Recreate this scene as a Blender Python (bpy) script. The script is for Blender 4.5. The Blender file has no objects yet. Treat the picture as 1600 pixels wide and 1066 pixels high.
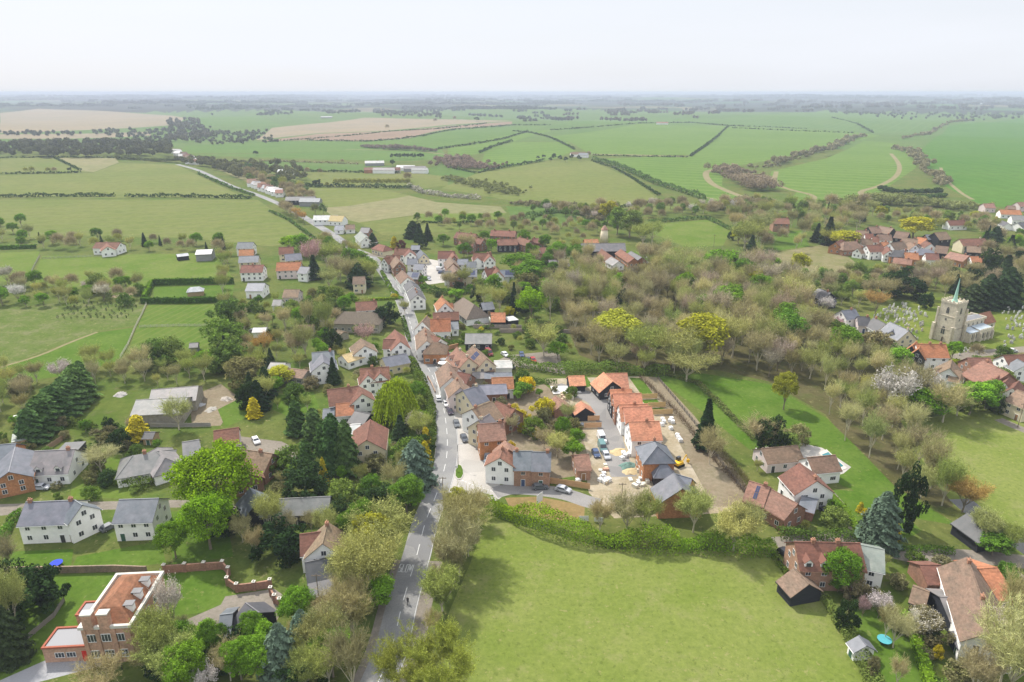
import bpy, math, random
import numpy as np
from mathutils import Vector, Matrix
from mathutils.geometry import delaunay_2d_cdt

# ---------------------------------------------------------------- camera, sky, sun, exposure
SC = bpy.context.scene
CAM_H = 100.0
F = 1600 * 24 / 36.0
HORIZON = 144.0
P = math.atan((533 - HORIZON) / F)
cd = bpy.data.cameras.new('camera'); cam = bpy.data.objects.new('camera', cd)
SC.collection.objects.link(cam); SC.camera = cam
cd.lens = 24; cd.sensor_width = 36; cd.clip_start = 1; cd.clip_end = 90000
cam.location = (0, 0, CAM_H); cam.rotation_euler = (math.radians(90) - P, 0, 0)

SUN_EL, SUN_AZ = 50.0, -38.0          # azimuth measured from +Y (view direction) towards +X
w = bpy.data.worlds.new('World'); SC.world = w; w.use_nodes = True
nt = w.node_tree; nt.nodes.clear()
def nn(t, kind, **kw):
    n = t.nodes.new(kind)
    for k, v in kw.items():
        if k.startswith('i_'): n.inputs[k[2:].replace('_', ' ')].default_value = v
        else: setattr(n, k, v)
    return n
sky = nn(nt, 'ShaderNodeTexSky', sky_type='NISHITA', sun_disc=False)
sky.sun_elevation = math.radians(SUN_EL); sky.sun_rotation = math.radians(SUN_AZ)
sky.air_density = 1.0; sky.dust_density = 2.0; sky.ozone_density = 1.0
tc = nn(nt, 'ShaderNodeTexCoord'); mp = nn(nt, 'ShaderNodeMapping'); mp.inputs['Scale'].default_value = (1.2, 1.2, 9.0)
noi = nn(nt, 'ShaderNodeTexNoise'); noi.inputs['Scale'].default_value = 1.6; noi.inputs['Detail'].default_value = 5
rmp = nn(nt, 'ShaderNodeMapRange'); rmp.inputs['From Min'].default_value = 0.3; rmp.inputs['From Max'].default_value = 0.7
rmp.inputs['To Min'].default_value = 0.82; rmp.inputs['To Max'].default_value = 0.97
sxyz = nn(nt, 'ShaderNodeSeparateXYZ'); nt.links.new(tc.outputs['Generated'], sxyz.inputs[0])
zen = nn(nt, 'ShaderNodeMapRange', interpolation_type='SMOOTHSTEP'); zen.inputs['From Min'].default_value = 0.30; zen.inputs['From Max'].default_value = 0.95
zen.inputs['To Min'].default_value = 1.0; zen.inputs['To Max'].default_value = 1.7      # an overcast sky is brightest overhead
nt.links.new(sxyz.outputs['Z'], zen.inputs['Value'])
cl = nn(nt, 'ShaderNodeMix', data_type='RGBA')
veil = nn(nt, 'ShaderNodeRGB'); veil.outputs[0].default_value = (6.9, 7.15, 7.7, 1)
bg = nn(nt, 'ShaderNodeBackground'); bg.inputs['Strength'].default_value = 0.1
out = nn(nt, 'ShaderNodeOutputWorld')
nt.links.new(tc.outputs['Generated'], mp.inputs['Vector']); nt.links.new(mp.outputs[0], noi.inputs['Vector'])
nt.links.new(noi.outputs['Fac'], rmp.inputs['Value']); nt.links.new(rmp.outputs[0], cl.inputs['Factor'])
nt.links.new(sky.outputs[0], cl.inputs['A']); nt.links.new(veil.outputs[0], cl.inputs['B'])
zm = nn(nt, 'ShaderNodeVectorMath', operation='SCALE'); nt.links.new(cl.outputs['Result'], zm.inputs[0]); nt.links.new(zen.outputs[0], zm.inputs['Scale'])
nt.links.new(zm.outputs[0], bg.inputs['Color']); nt.links.new(bg.outputs[0], out.inputs['Surface'])

sd = bpy.data.lights.new('sun', 'SUN'); sun = bpy.data.objects.new('sun', sd); SC.collection.objects.link(sun)
sd.energy = 4.4; sd.angle = math.radians(1.5); sd.color = (1.0, 0.95, 0.87)
_a, _e = math.radians(SUN_AZ), math.radians(SUN_EL)
sdir = Vector((math.sin(_a) * math.cos(_e), math.cos(_a) * math.cos(_e), math.sin(_e)))
sun.rotation_euler = sdir.to_track_quat('Z', 'Y').to_euler()
SC.view_settings.view_transform = 'Standard'; SC.view_settings.look = 'None'
SC.view_settings.exposure = 0.42; SC.view_settings.gamma = 1.0
SC.cycles.max_bounces = 6; SC.cycles.diffuse_bounces = 3; SC.cycles.volume_bounces = 1
SC.cycles.transparent_max_bounces = 8
SC.cycles.use_denoising = True
SC.cycles.use_adaptive_sampling = True; SC.cycles.adaptive_threshold = 0.004

COL = SC.collection
rnd = random.Random(11)
sp_, cp_ = math.sin(P), math.cos(P)

# ---------------------------------------------------------------- terrain height and pixel -> world
def terr(x, y):
    d = math.hypot(x, y)
    t = min(1, max(0, (d - 620) / 1200.0)); t = t * t * (3 - 2 * t)
    if t <= 0: return 0.0
    a = 7.0 * (math.sin(x / 310 + 1.0) * math.cos(y / 350 + 0.5) + 0.5 * math.sin((x + y) / 190.0))
    f = min(1, max(0, (d - 3500) / 6000.0))
    b = f * 46.0 * (0.5 + 0.5 * math.sin(x / 1500 + 1.3 * math.sin(y / 2300)) * math.cos(y / 1900 + 0.7)) 
    b += f * 16.0 * math.sin(x / 420 + y / 2600)
    g = min(1, max(0, (d - 9000) / 6000.0))
    b += g * (8 * math.sin(x / 230.0) + 5 * math.sin(x / 97.0 + 2))
    return t * a + b * 0.8
def ray(px, py):
    u, v = (px - 800) / F, (py - 533) / F
    return Vector((u, cp_ - v * sp_, -sp_ - v * cp_))
def G(px, py, z=0.0):
    """ground (or plane z above the ground) under the photograph's pixel"""
    r = ray(px, py)
    r.z = min(r.z, -0.0022)
    t = (CAM_H - z) / -r.z
    x, y = r.x * t, r.y * t
    if math.hypot(x, y) > 600:
        s = 500.0; ok = False
        while s < 60000:
            s2 = s * 1.012
            if CAM_H + r.z * s2 <= terr(r.x * s2, r.y * s2) + z:
                lo, hi = s, s2
                for _ in range(12):
                    m = (lo + hi) / 2
                    if CAM_H + r.z * m <= terr(r.x * m, r.y * m) + z: hi = m
                    else: lo = m
                s = hi; ok = True; break
            s = s2
        x, y = r.x * s, r.y * s
    return Vector((x, y, terr(x, y) + z))
def pix(p):
    d = Vector(p) - Vector((0, 0, CAM_H))
    zf = d.y * cp_ - d.z * sp_; up = d.y * sp_ + d.z * cp_
    return (800 + F * d.x / zf, 533 - F * up / zf)

# ---------------------------------------------------------------- scene graph helpers
def tag(o, label=None, cat=None, group=None, kind=None):
    if label: o['label'] = label
    if cat: o['category'] = cat
    if group: o['group'] = group
    if kind: o['kind'] = kind
    return o
def empty(name, loc, rz=0.0):
    o = bpy.data.objects.new(name, None); COL.objects.link(o)
    o.location = loc; o.rotation_euler = (0, 0, rz); o.empty_display_size = 0.5
    return o
def obj(name, me, parent=None, loc=(0, 0, 0), rz=0.0, color=None, scale=None):
    o = bpy.data.objects.new(name, me); COL.objects.link(o)
    o.location = loc; o.rotation_euler = (0, 0, rz)
    if scale is not None: o.scale = scale
    if parent: o.parent = parent
    if color is not None: o.color = (*color, 1)
    return o
def mesh(name, verts, faces, mats, mi=None, smooth=False, attr=None):
    me = bpy.data.meshes.new(name)
    me.from_pydata([tuple(v) for v in verts], [], faces)
    for m in (mats if isinstance(mats, (list, tuple)) else [mats]): me.materials.append(m)
    if mi is not None: me.polygons.foreach_set('material_index', mi)
    if smooth: me.polygons.foreach_set('use_smooth', [True] * len(me.polygons))
    if attr is not None:
        a = me.attributes.new('var', 'FLOAT', 'FACE'); a.data.foreach_set('value', attr)
    me.update()
    return me
class MB:
    def __init__(s): s.v, s.f, s.m = [], [], []
    def add(s, vs, fs, m=0):
        o = len(s.v); s.v += [tuple(v) for v in vs]
        for f in fs: s.f.append([i + o for i in f]); s.m.append(m)
    def box(s, x0, x1, y0, y1, z0, z1, m=0, rz=0.0, at=(0, 0, 0)):
        c, n = math.cos(rz), math.sin(rz)
        vs = [(x * c - y * n + at[0], x * n + y * c + at[1], z + at[2]) for z in (z0, z1) for x, y in ((x0, y0), (x1, y0), (x1, y1), (x0, y1))]
        s.add(vs, [(3, 2, 1, 0), (4, 5, 6, 7), (0, 1, 5, 4), (1, 2, 6, 5), (2, 3, 7, 6), (3, 0, 4, 7)], m)
    def tube(s, a, b, ra, rb, n=6, m=0, cap=True):
        a, b = Vector(a), Vector(b); d = (b - a).normalized()
        u = d.orthogonal().normalized(); v = d.cross(u)
        vs = []
        for p, r in ((a, ra), (b, rb)):
            for i in range(n):
                t = 2 * math.pi * i / n; vs.append(p + (u * math.cos(t) + v * math.sin(t)) * r)
        fs = [(i, (i + 1) % n, n + (i + 1) % n, n + i) for i in range(n)]
        if cap: fs += [tuple(range(n - 1, -1, -1)), tuple(range(n, 2 * n))]
        s.add(vs, fs, m)
    def slab(s, pts, th, m=0):
        """thick polygon: pts ring, extruded down by th"""
        pts = [Vector(p) for p in pts]; n = len(pts)
        vs = pts + [p - Vector((0, 0, th)) for p in pts]
        fs = [tuple(range(n)), tuple(range(2 * n - 1, n - 1, -1))] + [(i, i + n, (i + 1) % n + n, (i + 1) % n) for i in range(n)]
        s.add(vs, fs, m)
    def mesh(s, name, mats, smooth=False): return mesh(name, s.v, s.f, mats, s.m, smooth)

def lin(r, g, b, k=1.0):
    def c(v):
        v = v / 255.0
        return k * (v / 12.92 if v <= 0.04045 else ((v + 0.055) / 1.055) ** 2.4)
    return (c(r), c(g), c(b))

# ---------------------------------------------------------------- materials
def mat(name, rough=0.9, spec=0.2):
    m = bpy.data.materials.new(name); m.use_nodes = True
    b = m.node_tree.nodes['Principled BSDF']; b.inputs['Roughness'].default_value = rough
    b.inputs['Specular IOR Level'].default_value = spec
    return m, m.node_tree, b
def flat(name, c, rough=0.8, spec=0.2, metal=0):
    m, t, b = mat(name, rough, spec); b.inputs['Base Color'].default_value = (*c, 1); b.inputs['Metallic'].default_value = metal
    return m
def noise_mix(t, vec, scale, c1, c2, detail=4, lo=0.35, hi=0.65, rough=0.6):
    n = nn(t, 'ShaderNodeTexNoise'); n.inputs['Scale'].default_value = scale; n.inputs['Detail'].default_value = detail
    n.inputs['Roughness'].default_value = rough
    t.links.new(vec, n.inputs['Vector'])
    r = nn(t, 'ShaderNodeMapRange'); r.inputs['From Min'].default_value = lo; r.inputs['From Max'].default_value = hi
    t.links.new(n.outputs['Fac'], r.inputs['Value'])
    m = nn(t, 'ShaderNodeMix', data_type='RGBA'); t.links.new(r.outputs[0], m.inputs['Factor'])
    for k, c in (('A', c1), ('B', c2)):
        if isinstance(c, tuple): m.inputs[k].default_value = (*c[:3], 1)
        else: t.links.new(c, m.inputs[k])
    return m.outputs['Result']
def mul(t, a, b, fac=1.0, mode='MULTIPLY'):
    m = nn(t, 'ShaderNodeMix', data_type='RGBA', blend_type=mode); m.inputs['Factor'].default_value = fac
    for k, c in (('A', a), ('B', b)):
        if isinstance(c, tuple): m.inputs[k].default_value = (*c[:3], 1)
        else: t.links.new(c, m.inputs[k])
    return m.outputs['Result']
GK = 0.42
def field(name, c1, c2, big=90.0, small=4.0, rows=None, c3=None, k=GK, tuft=0):
    """grass / crop / soil: two colours mottled at a broad and a fine scale, optional rows (angle, spacing, colour, amount)"""
    m, t, b = mat(name, 1.0, 0.05)
    g = nn(t, 'ShaderNodeNewGeometry').outputs['Position']
    yl = lambda c: (c[0], c[1] * .95, c[2] * .84) if c[1] > c[0] * 1.03 else c      # spring grass leans yellow
    a1, a2 = yl(lin(*c1, k)), yl(lin(*c2, k))
    col = noise_mix(t, g, 1.0 / big, a1, a2, 5, 0.36, 0.62)
    dark = tuple(x * 0.80 for x in a1); lite = tuple(min(1, x * 1.16) for x in a2)
    col = mul(t, col, noise_mix(t, g, 1.0 / small, (0.74, 0.77, 0.70), (1.22, 1.18, 1.20), 8, 0.32, 0.68, 0.78))
    if c3: # scattered patches of a third colour
        n = nn(t, 'ShaderNodeTexNoise'); n.inputs['Scale'].default_value = 1 / 9.0; n.inputs['Detail'].default_value = 10; n.inputs['Roughness'].default_value = 0.8
        t.links.new(g, n.inputs['Vector'])
        r = nn(t, 'ShaderNodeMapRange'); r.inputs['From Min'].default_value = 0.52; r.inputs['From Max'].default_value = 0.66; r.inputs['To Max'].default_value = 0.75
        t.links.new(n.outputs['Fac'], r.inputs['Value'])
        mm = nn(t, 'ShaderNodeMix', data_type='RGBA'); t.links.new(r.outputs[0], mm.inputs['Factor']); t.links.new(col, mm.inputs['A'])
        mm.inputs['B'].default_value = (*lin(*c3, k), 1); col = mm.outputs['Result']
    if tuft:   # tufts: dark and straw flecks a few hand-widths across
        for sc, lo, cc in ((1.1, .60, tuple(x * .55 for x in a1)), (0.8, .63, lin(196, 188, 130, k))):
            n = nn(t, 'ShaderNodeTexNoise'); n.inputs['Scale'].default_value = sc; n.inputs['Detail'].default_value = 3; n.inputs['Roughness'].default_value = 0.6
            of = nn(t, 'ShaderNodeVectorMath', operation='ADD'); of.inputs[1].default_value = (sc * 91, 7, 3); t.links.new(g, of.inputs[0]); t.links.new(of.outputs[0], n.inputs['Vector'])
            r = nn(t, 'ShaderNodeMapRange'); r.inputs['From Min'].default_value = lo; r.inputs['From Max'].default_value = lo + .07; r.inputs['To Max'].default_value = tuft
            t.links.new(n.outputs['Fac'], r.inputs['Value']); mm = nn(t, 'ShaderNodeMix', data_type='RGBA'); t.links.new(r.outputs[0], mm.inputs['Factor']); t.links.new(col, mm.inputs['A'])
            mm.inputs['B'].default_value = (*cc, 1); col = mm.outputs['Result']
    if rows:
        ang, sp, rc, amt = rows
        mp = nn(t, 'ShaderNodeMapping'); mp.inputs['Rotation'].default_value = (0, 0, math.radians(ang)); t.links.new(g, mp.inputs['Vector'])
        wv = nn(t, 'ShaderNodeTexWave'); wv.inputs['Scale'].default_value = 0.314 / sp; wv.inputs['Distortion'].default_value = 1.0
        wv.inputs['Detail'].default_value = 2; wv.inputs['Detail Scale'].default_value = 0.3
        t.links.new(mp.outputs[0], wv.inputs['Vector'])
        r = nn(t, 'ShaderNodeMapRange'); r.inputs['From Min'].default_value = 0.75; r.inputs['From Max'].default_value = 1.0; r.inputs['To Max'].default_value = amt
        t.links.new(wv.outputs['Fac'], r.inputs['Value'])
        mm = nn(t, 'ShaderNodeMix', data_type='RGBA'); t.links.new(r.outputs[0], mm.inputs['Factor']); t.links.new(col, mm.inputs['A'])
        mm.inputs['B'].default_value = (*lin(*rc, k), 1); col = mm.outputs['Result']
    t.links.new(col, b.inputs['Base Color'])
    return m
def tinted(name, rough, spec, scale, lo, hi, stretch=None, metal=0):
    """base colour = the object's own colour, mottled"""
    m, t, b = mat(name, rough, spec); b.inputs['Metallic'].default_value = metal
    oi = nn(t, 'ShaderNodeObjectInfo'); g = nn(t, 'ShaderNodeTexCoord').outputs['Object']
    if stretch:
        mp = nn(t, 'ShaderNodeMapping'); mp.inputs['Scale'].default_value = stretch; t.links.new(g, mp.inputs['Vector']); g = mp.outputs[0]
    v = noise_mix(t, g, scale, (lo,) * 3, (hi,) * 3, 6, 0.3, 0.7, 0.7)
    if name.startswith('roof') or name == 'brickwork': v = mul(t, v, noise_mix(t, g, 0.35, (0.78, 0.82, 0.80), (1.16, 1.10, 1.06), 5, 0.35, 0.65, 0.65))
    t.links.new(mul(t, oi.outputs['Color'], v), b.inputs['Base Color'])
    return m
M = {}
def leafmat(name, transl, lo=0.72, hi=1.3):
    m = bpy.data.materials.new(name); m.use_nodes = True; t = m.node_tree; t.nodes.clear()
    oi = nn(t, 'ShaderNodeObjectInfo'); at = nn(t, 'ShaderNodeAttribute'); at.attribute_name = 'var'
    r = nn(t, 'ShaderNodeMapRange'); r.inputs['To Min'].default_value = lo; r.inputs['To Max'].default_value = hi
    t.links.new(at.outputs['Fac'], r.inputs['Value'])
    cb = nn(t, 'ShaderNodeCombineColor')
    for k in ('Red', 'Green', 'Blue'): t.links.new(r.outputs[0], cb.inputs[k])
    c = mul(t, oi.outputs['Color'], cb.outputs[0])
    d = nn(t, 'ShaderNodeBsdfDiffuse'); t.links.new(c, d.inputs['Color'])
    o = nn(t, 'ShaderNodeOutputMaterial')
    if transl > 0:
        tr = nn(t, 'ShaderNodeBsdfTranslucent'); t.links.new(c, tr.inputs['Color'])
        mx = nn(t, 'ShaderNodeMixShader'); mx.inputs[0].default_value = transl
        t.links.new(d.outputs[0], mx.inputs[1]); t.links.new(tr.outputs[0], mx.inputs[2]); t.links.new(mx.outputs[0], o.inputs['Surface'])
    else: t.links.new(d.outputs[0], o.inputs['Surface'])
    return m
M['leaf'] = leafmat('foliage', 0.22, 0.5, 1.45)
M['needle'] = leafmat('needles', 0.1, 0.6, 1.35)
M['twig'] = leafmat('twigs', 0.1, 0.45, 1.5)
M['bark'] = tinted('bark', 0.95, 0.1, 3.0, 0.7, 1.2)
M['roof'] = tinted('roof_tiles', 0.85, 0.25, 1.3, 0.62, 1.28, (1.0, 1.0, 2.2))
M['slate'] = tinted('roof_slate', 0.55, 0.4, 0.8, 0.82, 1.14)
M['wall'] = tinted('painted_render', 0.9, 0.2, 0.5, 0.88, 1.06)
M['brick'] = tinted('brickwork', 0.95, 0.15, 2.2, 0.7, 1.25)
M['board'] = tinted('weatherboard', 0.85, 0.2, 1.0, 0.7, 1.3, (0.3, 0.3, 6.0))
M['thatch'] = tinted('thatch', 1.0, 0.05, 2.0, 0.7, 1.25)
M['paint'] = flat('white_paint', (0.78, 0.78, 0.76), 0.6)
M['glass'] = flat('window_glass', (0.045, 0.05, 0.06), 0.15, 0.6)
M['black'] = flat('black_paint', (0.02, 0.02, 0.022), 0.7)
M['rubber'] = flat('tyre_rubber', (0.02, 0.02, 0.02), 0.9)
M['car'] = tinted('car_paint', 0.3, 0.5, 0.2, 0.98, 1.02)
M['obj'] = tinted('plain_surface', 0.8, 0.2, 2.0, 0.85, 1.12)
M['solar'] = flat('solar_panel', (0.025, 0.035, 0.09), 0.25, 0.6)
M['stone'] = tinted('rubble_stone', 0.95, 0.15, 1.1, 0.72, 1.2)
M['metal'] = flat('dull_metal', (0.16, 0.16, 0.16), 0.5, 0.5, 0.6)

# ---------------------------------------------------------------- the ground: one constrained triangulation cut into its areas
FM = {}
def fm(key, *a, **kw): FM[key] = field("ground_" + key, *a, **kw)
fm('scrub', (112, 142, 66), (138, 148, 86), 26, 3, c3=(92, 112, 56), tuft=.6)
fm('garden', (104, 134, 54), (132, 150, 76), 16, 2.2, c3=(146, 138, 104))
fm('meadow', (146, 170, 82), (163, 180, 102), 24, 1.2, c3=(180, 180, 118), tuft=.5)
fm('lawn', (104, 146, 50), (124, 158, 70), 14, 1.5, tuft=.35)
fm('lawnlight', (122, 156, 62), (142, 166, 84), 20, 2.0, c3=(160, 160, 104))
fm('olive', (138, 158, 86), (152, 164, 98), 120, 8, rows=(75, 22, (158, 160, 104), 0.4))
fm('olive2', (134, 156, 84), (152, 160, 100), 90, 8)
fm('pale', (166, 168, 118), (178, 172, 128), 110, 9)
fm('tan', (196, 176, 144), (180, 168, 140), 160, 12, rows=(20, 40, (206, 190, 158), 0.5))
fm('brownfield', (178, 152, 130), (188, 162, 138), 160, 12)
fm('crop', (118, 160, 68), (130, 168, 80), 150, 10, rows=(-62, 30, (156, 178, 100), 0.6))
fm('crop2', (112, 154, 74), (124, 160, 82), 150, 10, rows=(35, 30, (134, 166, 96), 0.5))
fm('cropdeep', (98, 152, 58), (110, 158, 68), 160, 12, rows=(4, 26, (112, 162, 70), 0.45))
fm('greenfield', (110, 150, 76), (126, 156, 88), 120, 9)
fm('rough', (178, 168, 126), (152, 154, 98), 12, 2, c3=(196, 182, 146))
fm('orchard', (118, 146, 70), (140, 156, 96), 9, 1.6, c3=(164, 162, 122), tuft=.8)
fm('rows', (112, 150, 58), (128, 156, 72), 12, 1.6, rows=(10, 4.2, (160, 166, 96), 0.4))
fm('churchyard', (126, 154, 66), (154, 168, 84), 12, 1.5, c3=(112, 142, 60))
fm('soil', (174, 158, 132), (192, 178, 152), 9, 1.2, c3=(140, 134, 96))
fm('sand', (222, 208, 182), (200, 184, 154), 7, 1.0, c3=(234, 222, 202), k=0.47)
fm('bank', (178, 152, 104), (196, 168, 116), 5, 1.0, c3=(140, 140, 80))
fm('gravel', (178, 168, 154), (192, 182, 168), 8, 0.8, k=0.40)
fm('track', (190, 178, 138), (176, 168, 124), 10, 1.5)
def asphalt(name, c1, c2, c3):
    m, t, b = mat(name, 0.85, 0.3); g = nn(t, 'ShaderNodeNewGeometry').outputs['Position']
    c = noise_mix(t, g, 0.12, c1, c2, 6, 0.35, 0.65, 0.65)
    c = mul(t, c, noise_mix(t, g, 3.0, (0.9,) * 3, (1.1,) * 3, 3))
    # old trench repairs and patches
    v = nn(t, 'ShaderNodeTexVoronoi'); v.inputs['Scale'].default_value = 0.16; t.links.new(g, v.inputs['Vector'])
    r = nn(t, 'ShaderNodeMapRange'); r.inputs['From Min'].default_value = 0.72; r.inputs['From Max'].default_value = 0.74; r.inputs['To Max'].default_value = 0.6
    sep = nn(t, 'ShaderNodeSeparateColor'); t.links.new(v.outputs['Color'], sep.inputs[0]); t.links.new(sep.outputs[0], r.inputs['Value'])
    mm = nn(t, 'ShaderNodeMix', data_type='RGBA'); t.links.new(r.outputs[0], mm.inputs['Factor']); t.links.new(c, mm.inputs['A']); mm.inputs['B'].default_value = (*c3, 1)
    t.links.new(mm.outputs['Result'], b.inputs['Base Color']); return m
FM['asphalt'] = asphalt('asphalt_worn', (0.173, 0.173, 0.173), (0.233, 0.229, 0.216), (0.138, 0.138, 0.143))
FM['asphalt_new'] = asphalt('asphalt_new', (0.190, 0.181, 0.173), (0.233, 0.221, 0.208), (0.164, 0.160, 0.156))
FM['paving'] = asphalt('paving', (0.319, 0.286, 0.242), (0.397, 0.354, 0.302), (0.294, 0.268, 0.233))
FM['grey_paving'] = asphalt('grey_paving', (0.259, 0.259, 0.266), (0.302, 0.302, 0.310), (0.238, 0.238, 0.245))
FM['woodfloor'] = field('ground_woodfloor', (112, 114, 72), (134, 126, 90), 14, 1.6, c3=(104, 124, 58), tuft=.5)
FM['paving'] = asphalt('paving', (0.33, 0.31, 0.28), (0.40, 0.375, 0.34), (0.30, 0.285, 0.26))
FM['stream'] = flat('stream_water', (0.035, 0.035, 0.03), 0.12, 0.5)
def farmat():
    """far country: patchwork of fields, from voronoi cells, with dark wooded patches"""
    m, t, b = mat('far_country', 1.0, 0.05); g = nn(t, 'ShaderNodeNewGeometry').outputs['Position']
    nz = nn(t, 'ShaderNodeTexNoise'); nz.inputs['Scale'].default_value = 1 / 900.0; t.links.new(g, nz.inputs['Vector'])
    ad = nn(t, 'ShaderNodeMix', data_type='VECTOR'); 
    vm = nn(t, 'ShaderNodeVectorMath', operation='SCALE'); vm.inputs['Scale'].default_value = 500.0; t.links.new(nz.outputs['Color'], vm.inputs[0])
    va = nn(t, 'ShaderNodeVectorMath', operation='ADD'); t.links.new(g, va.inputs[0]); t.links.new(vm.outputs[0], va.inputs[1])
    v = nn(t, 'ShaderNodeTexVoronoi', distance='CHEBYCHEV'); v.inputs['Scale'].default_value = 1 / 420.0; t.links.new(va.outputs[0], v.inputs['Vector'])
    sep = nn(t, 'ShaderNodeSeparateColor'); t.links.new(v.outputs['Color'], sep.inputs[0])
    cr = nn(t, 'ShaderNodeValToRGB'); cr.color_ramp.interpolation = 'CONSTANT'
    cols = [(0, (96, 140, 74)), (.2, (118, 146, 84)), (.38, (88, 138, 76)), (.55, (140, 150, 92)), (.68, (168, 152, 116)), (.78, (84, 106, 62)), (.9, (104, 148, 80))]
    el = cr.color_ramp.elements; el[0].position = 0; el[0].color = (*lin(*cols[0][1], GK), 1); el[1].position = cols[1][0]; el[1].color = (*lin(*cols[1][1], GK), 1)
    for p, c in cols[2:]:
        e = el.new(p); e.color = (*lin(*c, GK), 1)
    t.links.new(sep.outputs[0], cr.inputs[0])
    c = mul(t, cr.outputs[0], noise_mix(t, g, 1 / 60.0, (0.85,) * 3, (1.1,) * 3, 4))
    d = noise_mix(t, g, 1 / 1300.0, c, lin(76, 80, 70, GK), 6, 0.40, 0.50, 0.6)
    t.links.new(d, b.inputs['Base Color']); return m
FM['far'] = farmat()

AREAS = []      # (name, material, label, pixel polygon or world polygon, kind)
def A(mk, pts, name='field', label=None, world=False):
    if not world: pts = [G(x, y) for x, y in pts]
    AREAS.append((name, mk, label, [(p[0], p[1]) for p in pts]))
def path_world(pts, n=4):
    """catmull-rom through pixel points, in world"""
    q = [G(x, y).xy for x, y in pts]; q = [q[0] * 2 - q[1]] + q + [q[-1] * 2 - q[-2]]; out = []
    for i in range(1, len(q) - 2):
        for k in range(n):
            t = k / n; a, b, c, d = q[i - 1], q[i], q[i + 1], q[i + 2]
            out.append(0.5 * ((2 * b) + (c - a) * t + (2 * a - 5 * b + 4 * c - d) * t * t + (3 * b - a - 3 * c + d) * t ** 3))
    out.append(q[-2]); return out
def offset(line, o):
    res = []
    for i, p in enumerate(line):
        a = line[max(0, i - 1)]; b = line[min(len(line) - 1, i + 1)]; d = (b - a).normalized()
        res.append(p + Vector((-d.y, d.x)) * o)
    return res
def ribbon(mk, pts, l, r, name, label, n=4):
    """band along a pixel line reaching l metres to the left and r to the right of travel"""
    c = path_world(pts, n); A(mk, offset(c, l) + offset(c, -r)[::-1], name, label, True); return c
# --- far fields
A('tan', [(0,177),(60,170),(270,181),(290,184),(280,195),(140,203),(0,208)], 'field', 'wide pale tan ploughed field at far left below the wooded horizon')
A('tan', [(0,210),(235,206),(236,212),(100,217),(0,217)], 'field', 'narrow tan strip of stubble behind the dark copse')
A('crop2', [(300,184),(400,182),(440,196),(310,198)], 'field', 'small hazy green field right of the far tan field')
A('tan', [(425,200),(570,184),(720,187),(800,189),(690,196),(600,205),(500,208),(400,219)], 'field', 'pale sandy field high on the far slope')
A('brownfield', [(400,221),(500,209),(620,205),(700,197),(800,190),(800,194),(705,201),(640,216),(570,221),(480,219)], 'field', 'pink brown ploughed strip below the sandy field')
A('crop2', [(290,228),(420,222),(570,222),(642,217),(705,202),(860,196),(822,206),(692,232),(560,236),(280,240)], 'field', 'long green field under the pink brown strip')
A('crop2', [(285,242),(560,236),(690,234),(700,247),(640,252),(400,246)], 'field', 'green field left of the row of small firs')
A('crop', [(700,232),(825,206),(870,202),(800,222),(755,240),(700,246)], 'field', 'green field wedge beside the brown copse')
A('greenfield', [(405,252),(560,256),(640,262),(690,270),(640,268),(420,264)], 'field', 'thin green pasture behind the farm')
A('greenfield', [(690,256),(745,270),(740,290),(690,290),(650,268)], 'field')
A('olive2', [(470,270),(640,269),(700,276),(700,290),(640,296),(500,290)], 'field', 'green pasture below the farm buildings')
A('crop', [(757,240),(802,222),(888,222),(900,235),(868,248),(748,268)], 'field', 'rounded green field left of the hilltop farmhouse')
A('crop2', [(860,196),(1000,193),(1120,195),(1135,186),(940,184)], 'field', 'hazy green field beyond the long hedge')
A('crop', [(855,214),(1000,194),(1136,197),(1080,242),(925,242),(890,222)], 'field', 'large bright green wheat field on the middle slope')
A('crop', [(1142,197),(1320,205),(1375,212),(1290,232),(1206,250),(1130,263),(1128,290),(1172,320),(1100,312),(1040,292),(932,248),(1082,244)], 'field', 'big green wheat field crossed by pale tractor lines')
A('crop2', [(1120,188),(1290,172),(1500,187),(1480,196),(1380,208),(1290,202),(1142,196)], 'field', 'hazy green field along the edge of the far woods')
A('crop', [(1205,268),(1290,248),(1350,220),(1400,224),(1422,236),(1432,262),(1375,300),(1295,328),(1215,332),(1245,300),(1200,290)], 'field', 'bright green field between two wooded streams')
A('cropdeep', [(1438,236),(1482,197),(1600,185),(1700,180),(1700,330),(1600,325),(1535,322),(1478,292),(1440,262)], 'field', 'deep green wheat field at far right')
A('olive', [(745,271),(868,250),(925,252),(985,278),(1030,312),(960,328),(872,322),(800,314),(690,294)], 'field', 'smooth olive green hill field below the hilltop farmhouse')
A('olive2', [(940,330),(1032,314),(1090,318),(1080,330),(1000,340)], 'field')
A('greenfield', [(790,322),(870,324),(940,340),(900,352),(800,340)], 'field')
# --- left big fields
A('olive2', [(0,247),(85,246),(122,268),(0,273)], 'field', 'yellow green field at left edge below the copse')
A('pale', [(92,247),(180,247),(186,254),(147,269),(128,268)], 'field', 'pale dry triangle of grassland behind the upper left hedge')
A('olive', [(0,274),(128,271),(147,270),(187,255),(275,257),(372,304),(365,309),(0,309)], 'field', 'upper of the two large olive fields')
A('olive', [(-60,312),(402,312),(496,377),(420,385),(300,372),(130,368),(62,374),(-60,345)], 'field', 'lower of the two large olive fields')
A('pale', [(458,293),(600,296),(682,316),(782,323),(792,333),(650,336),(560,348),(520,338)], 'field', 'large pale straw coloured field in the middle')
A('olive', [(458,293),(600,296),(640,306),(545,322),(500,325)], 'field')
A('lawnlight', [(652,334),(792,333),(765,348),(662,346)], 'field', 'narrow bright green strip under the pale field')
A('olive2', [(560,348),(655,337),(662,346),(765,348),(700,362),(600,368)], 'field')
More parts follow.
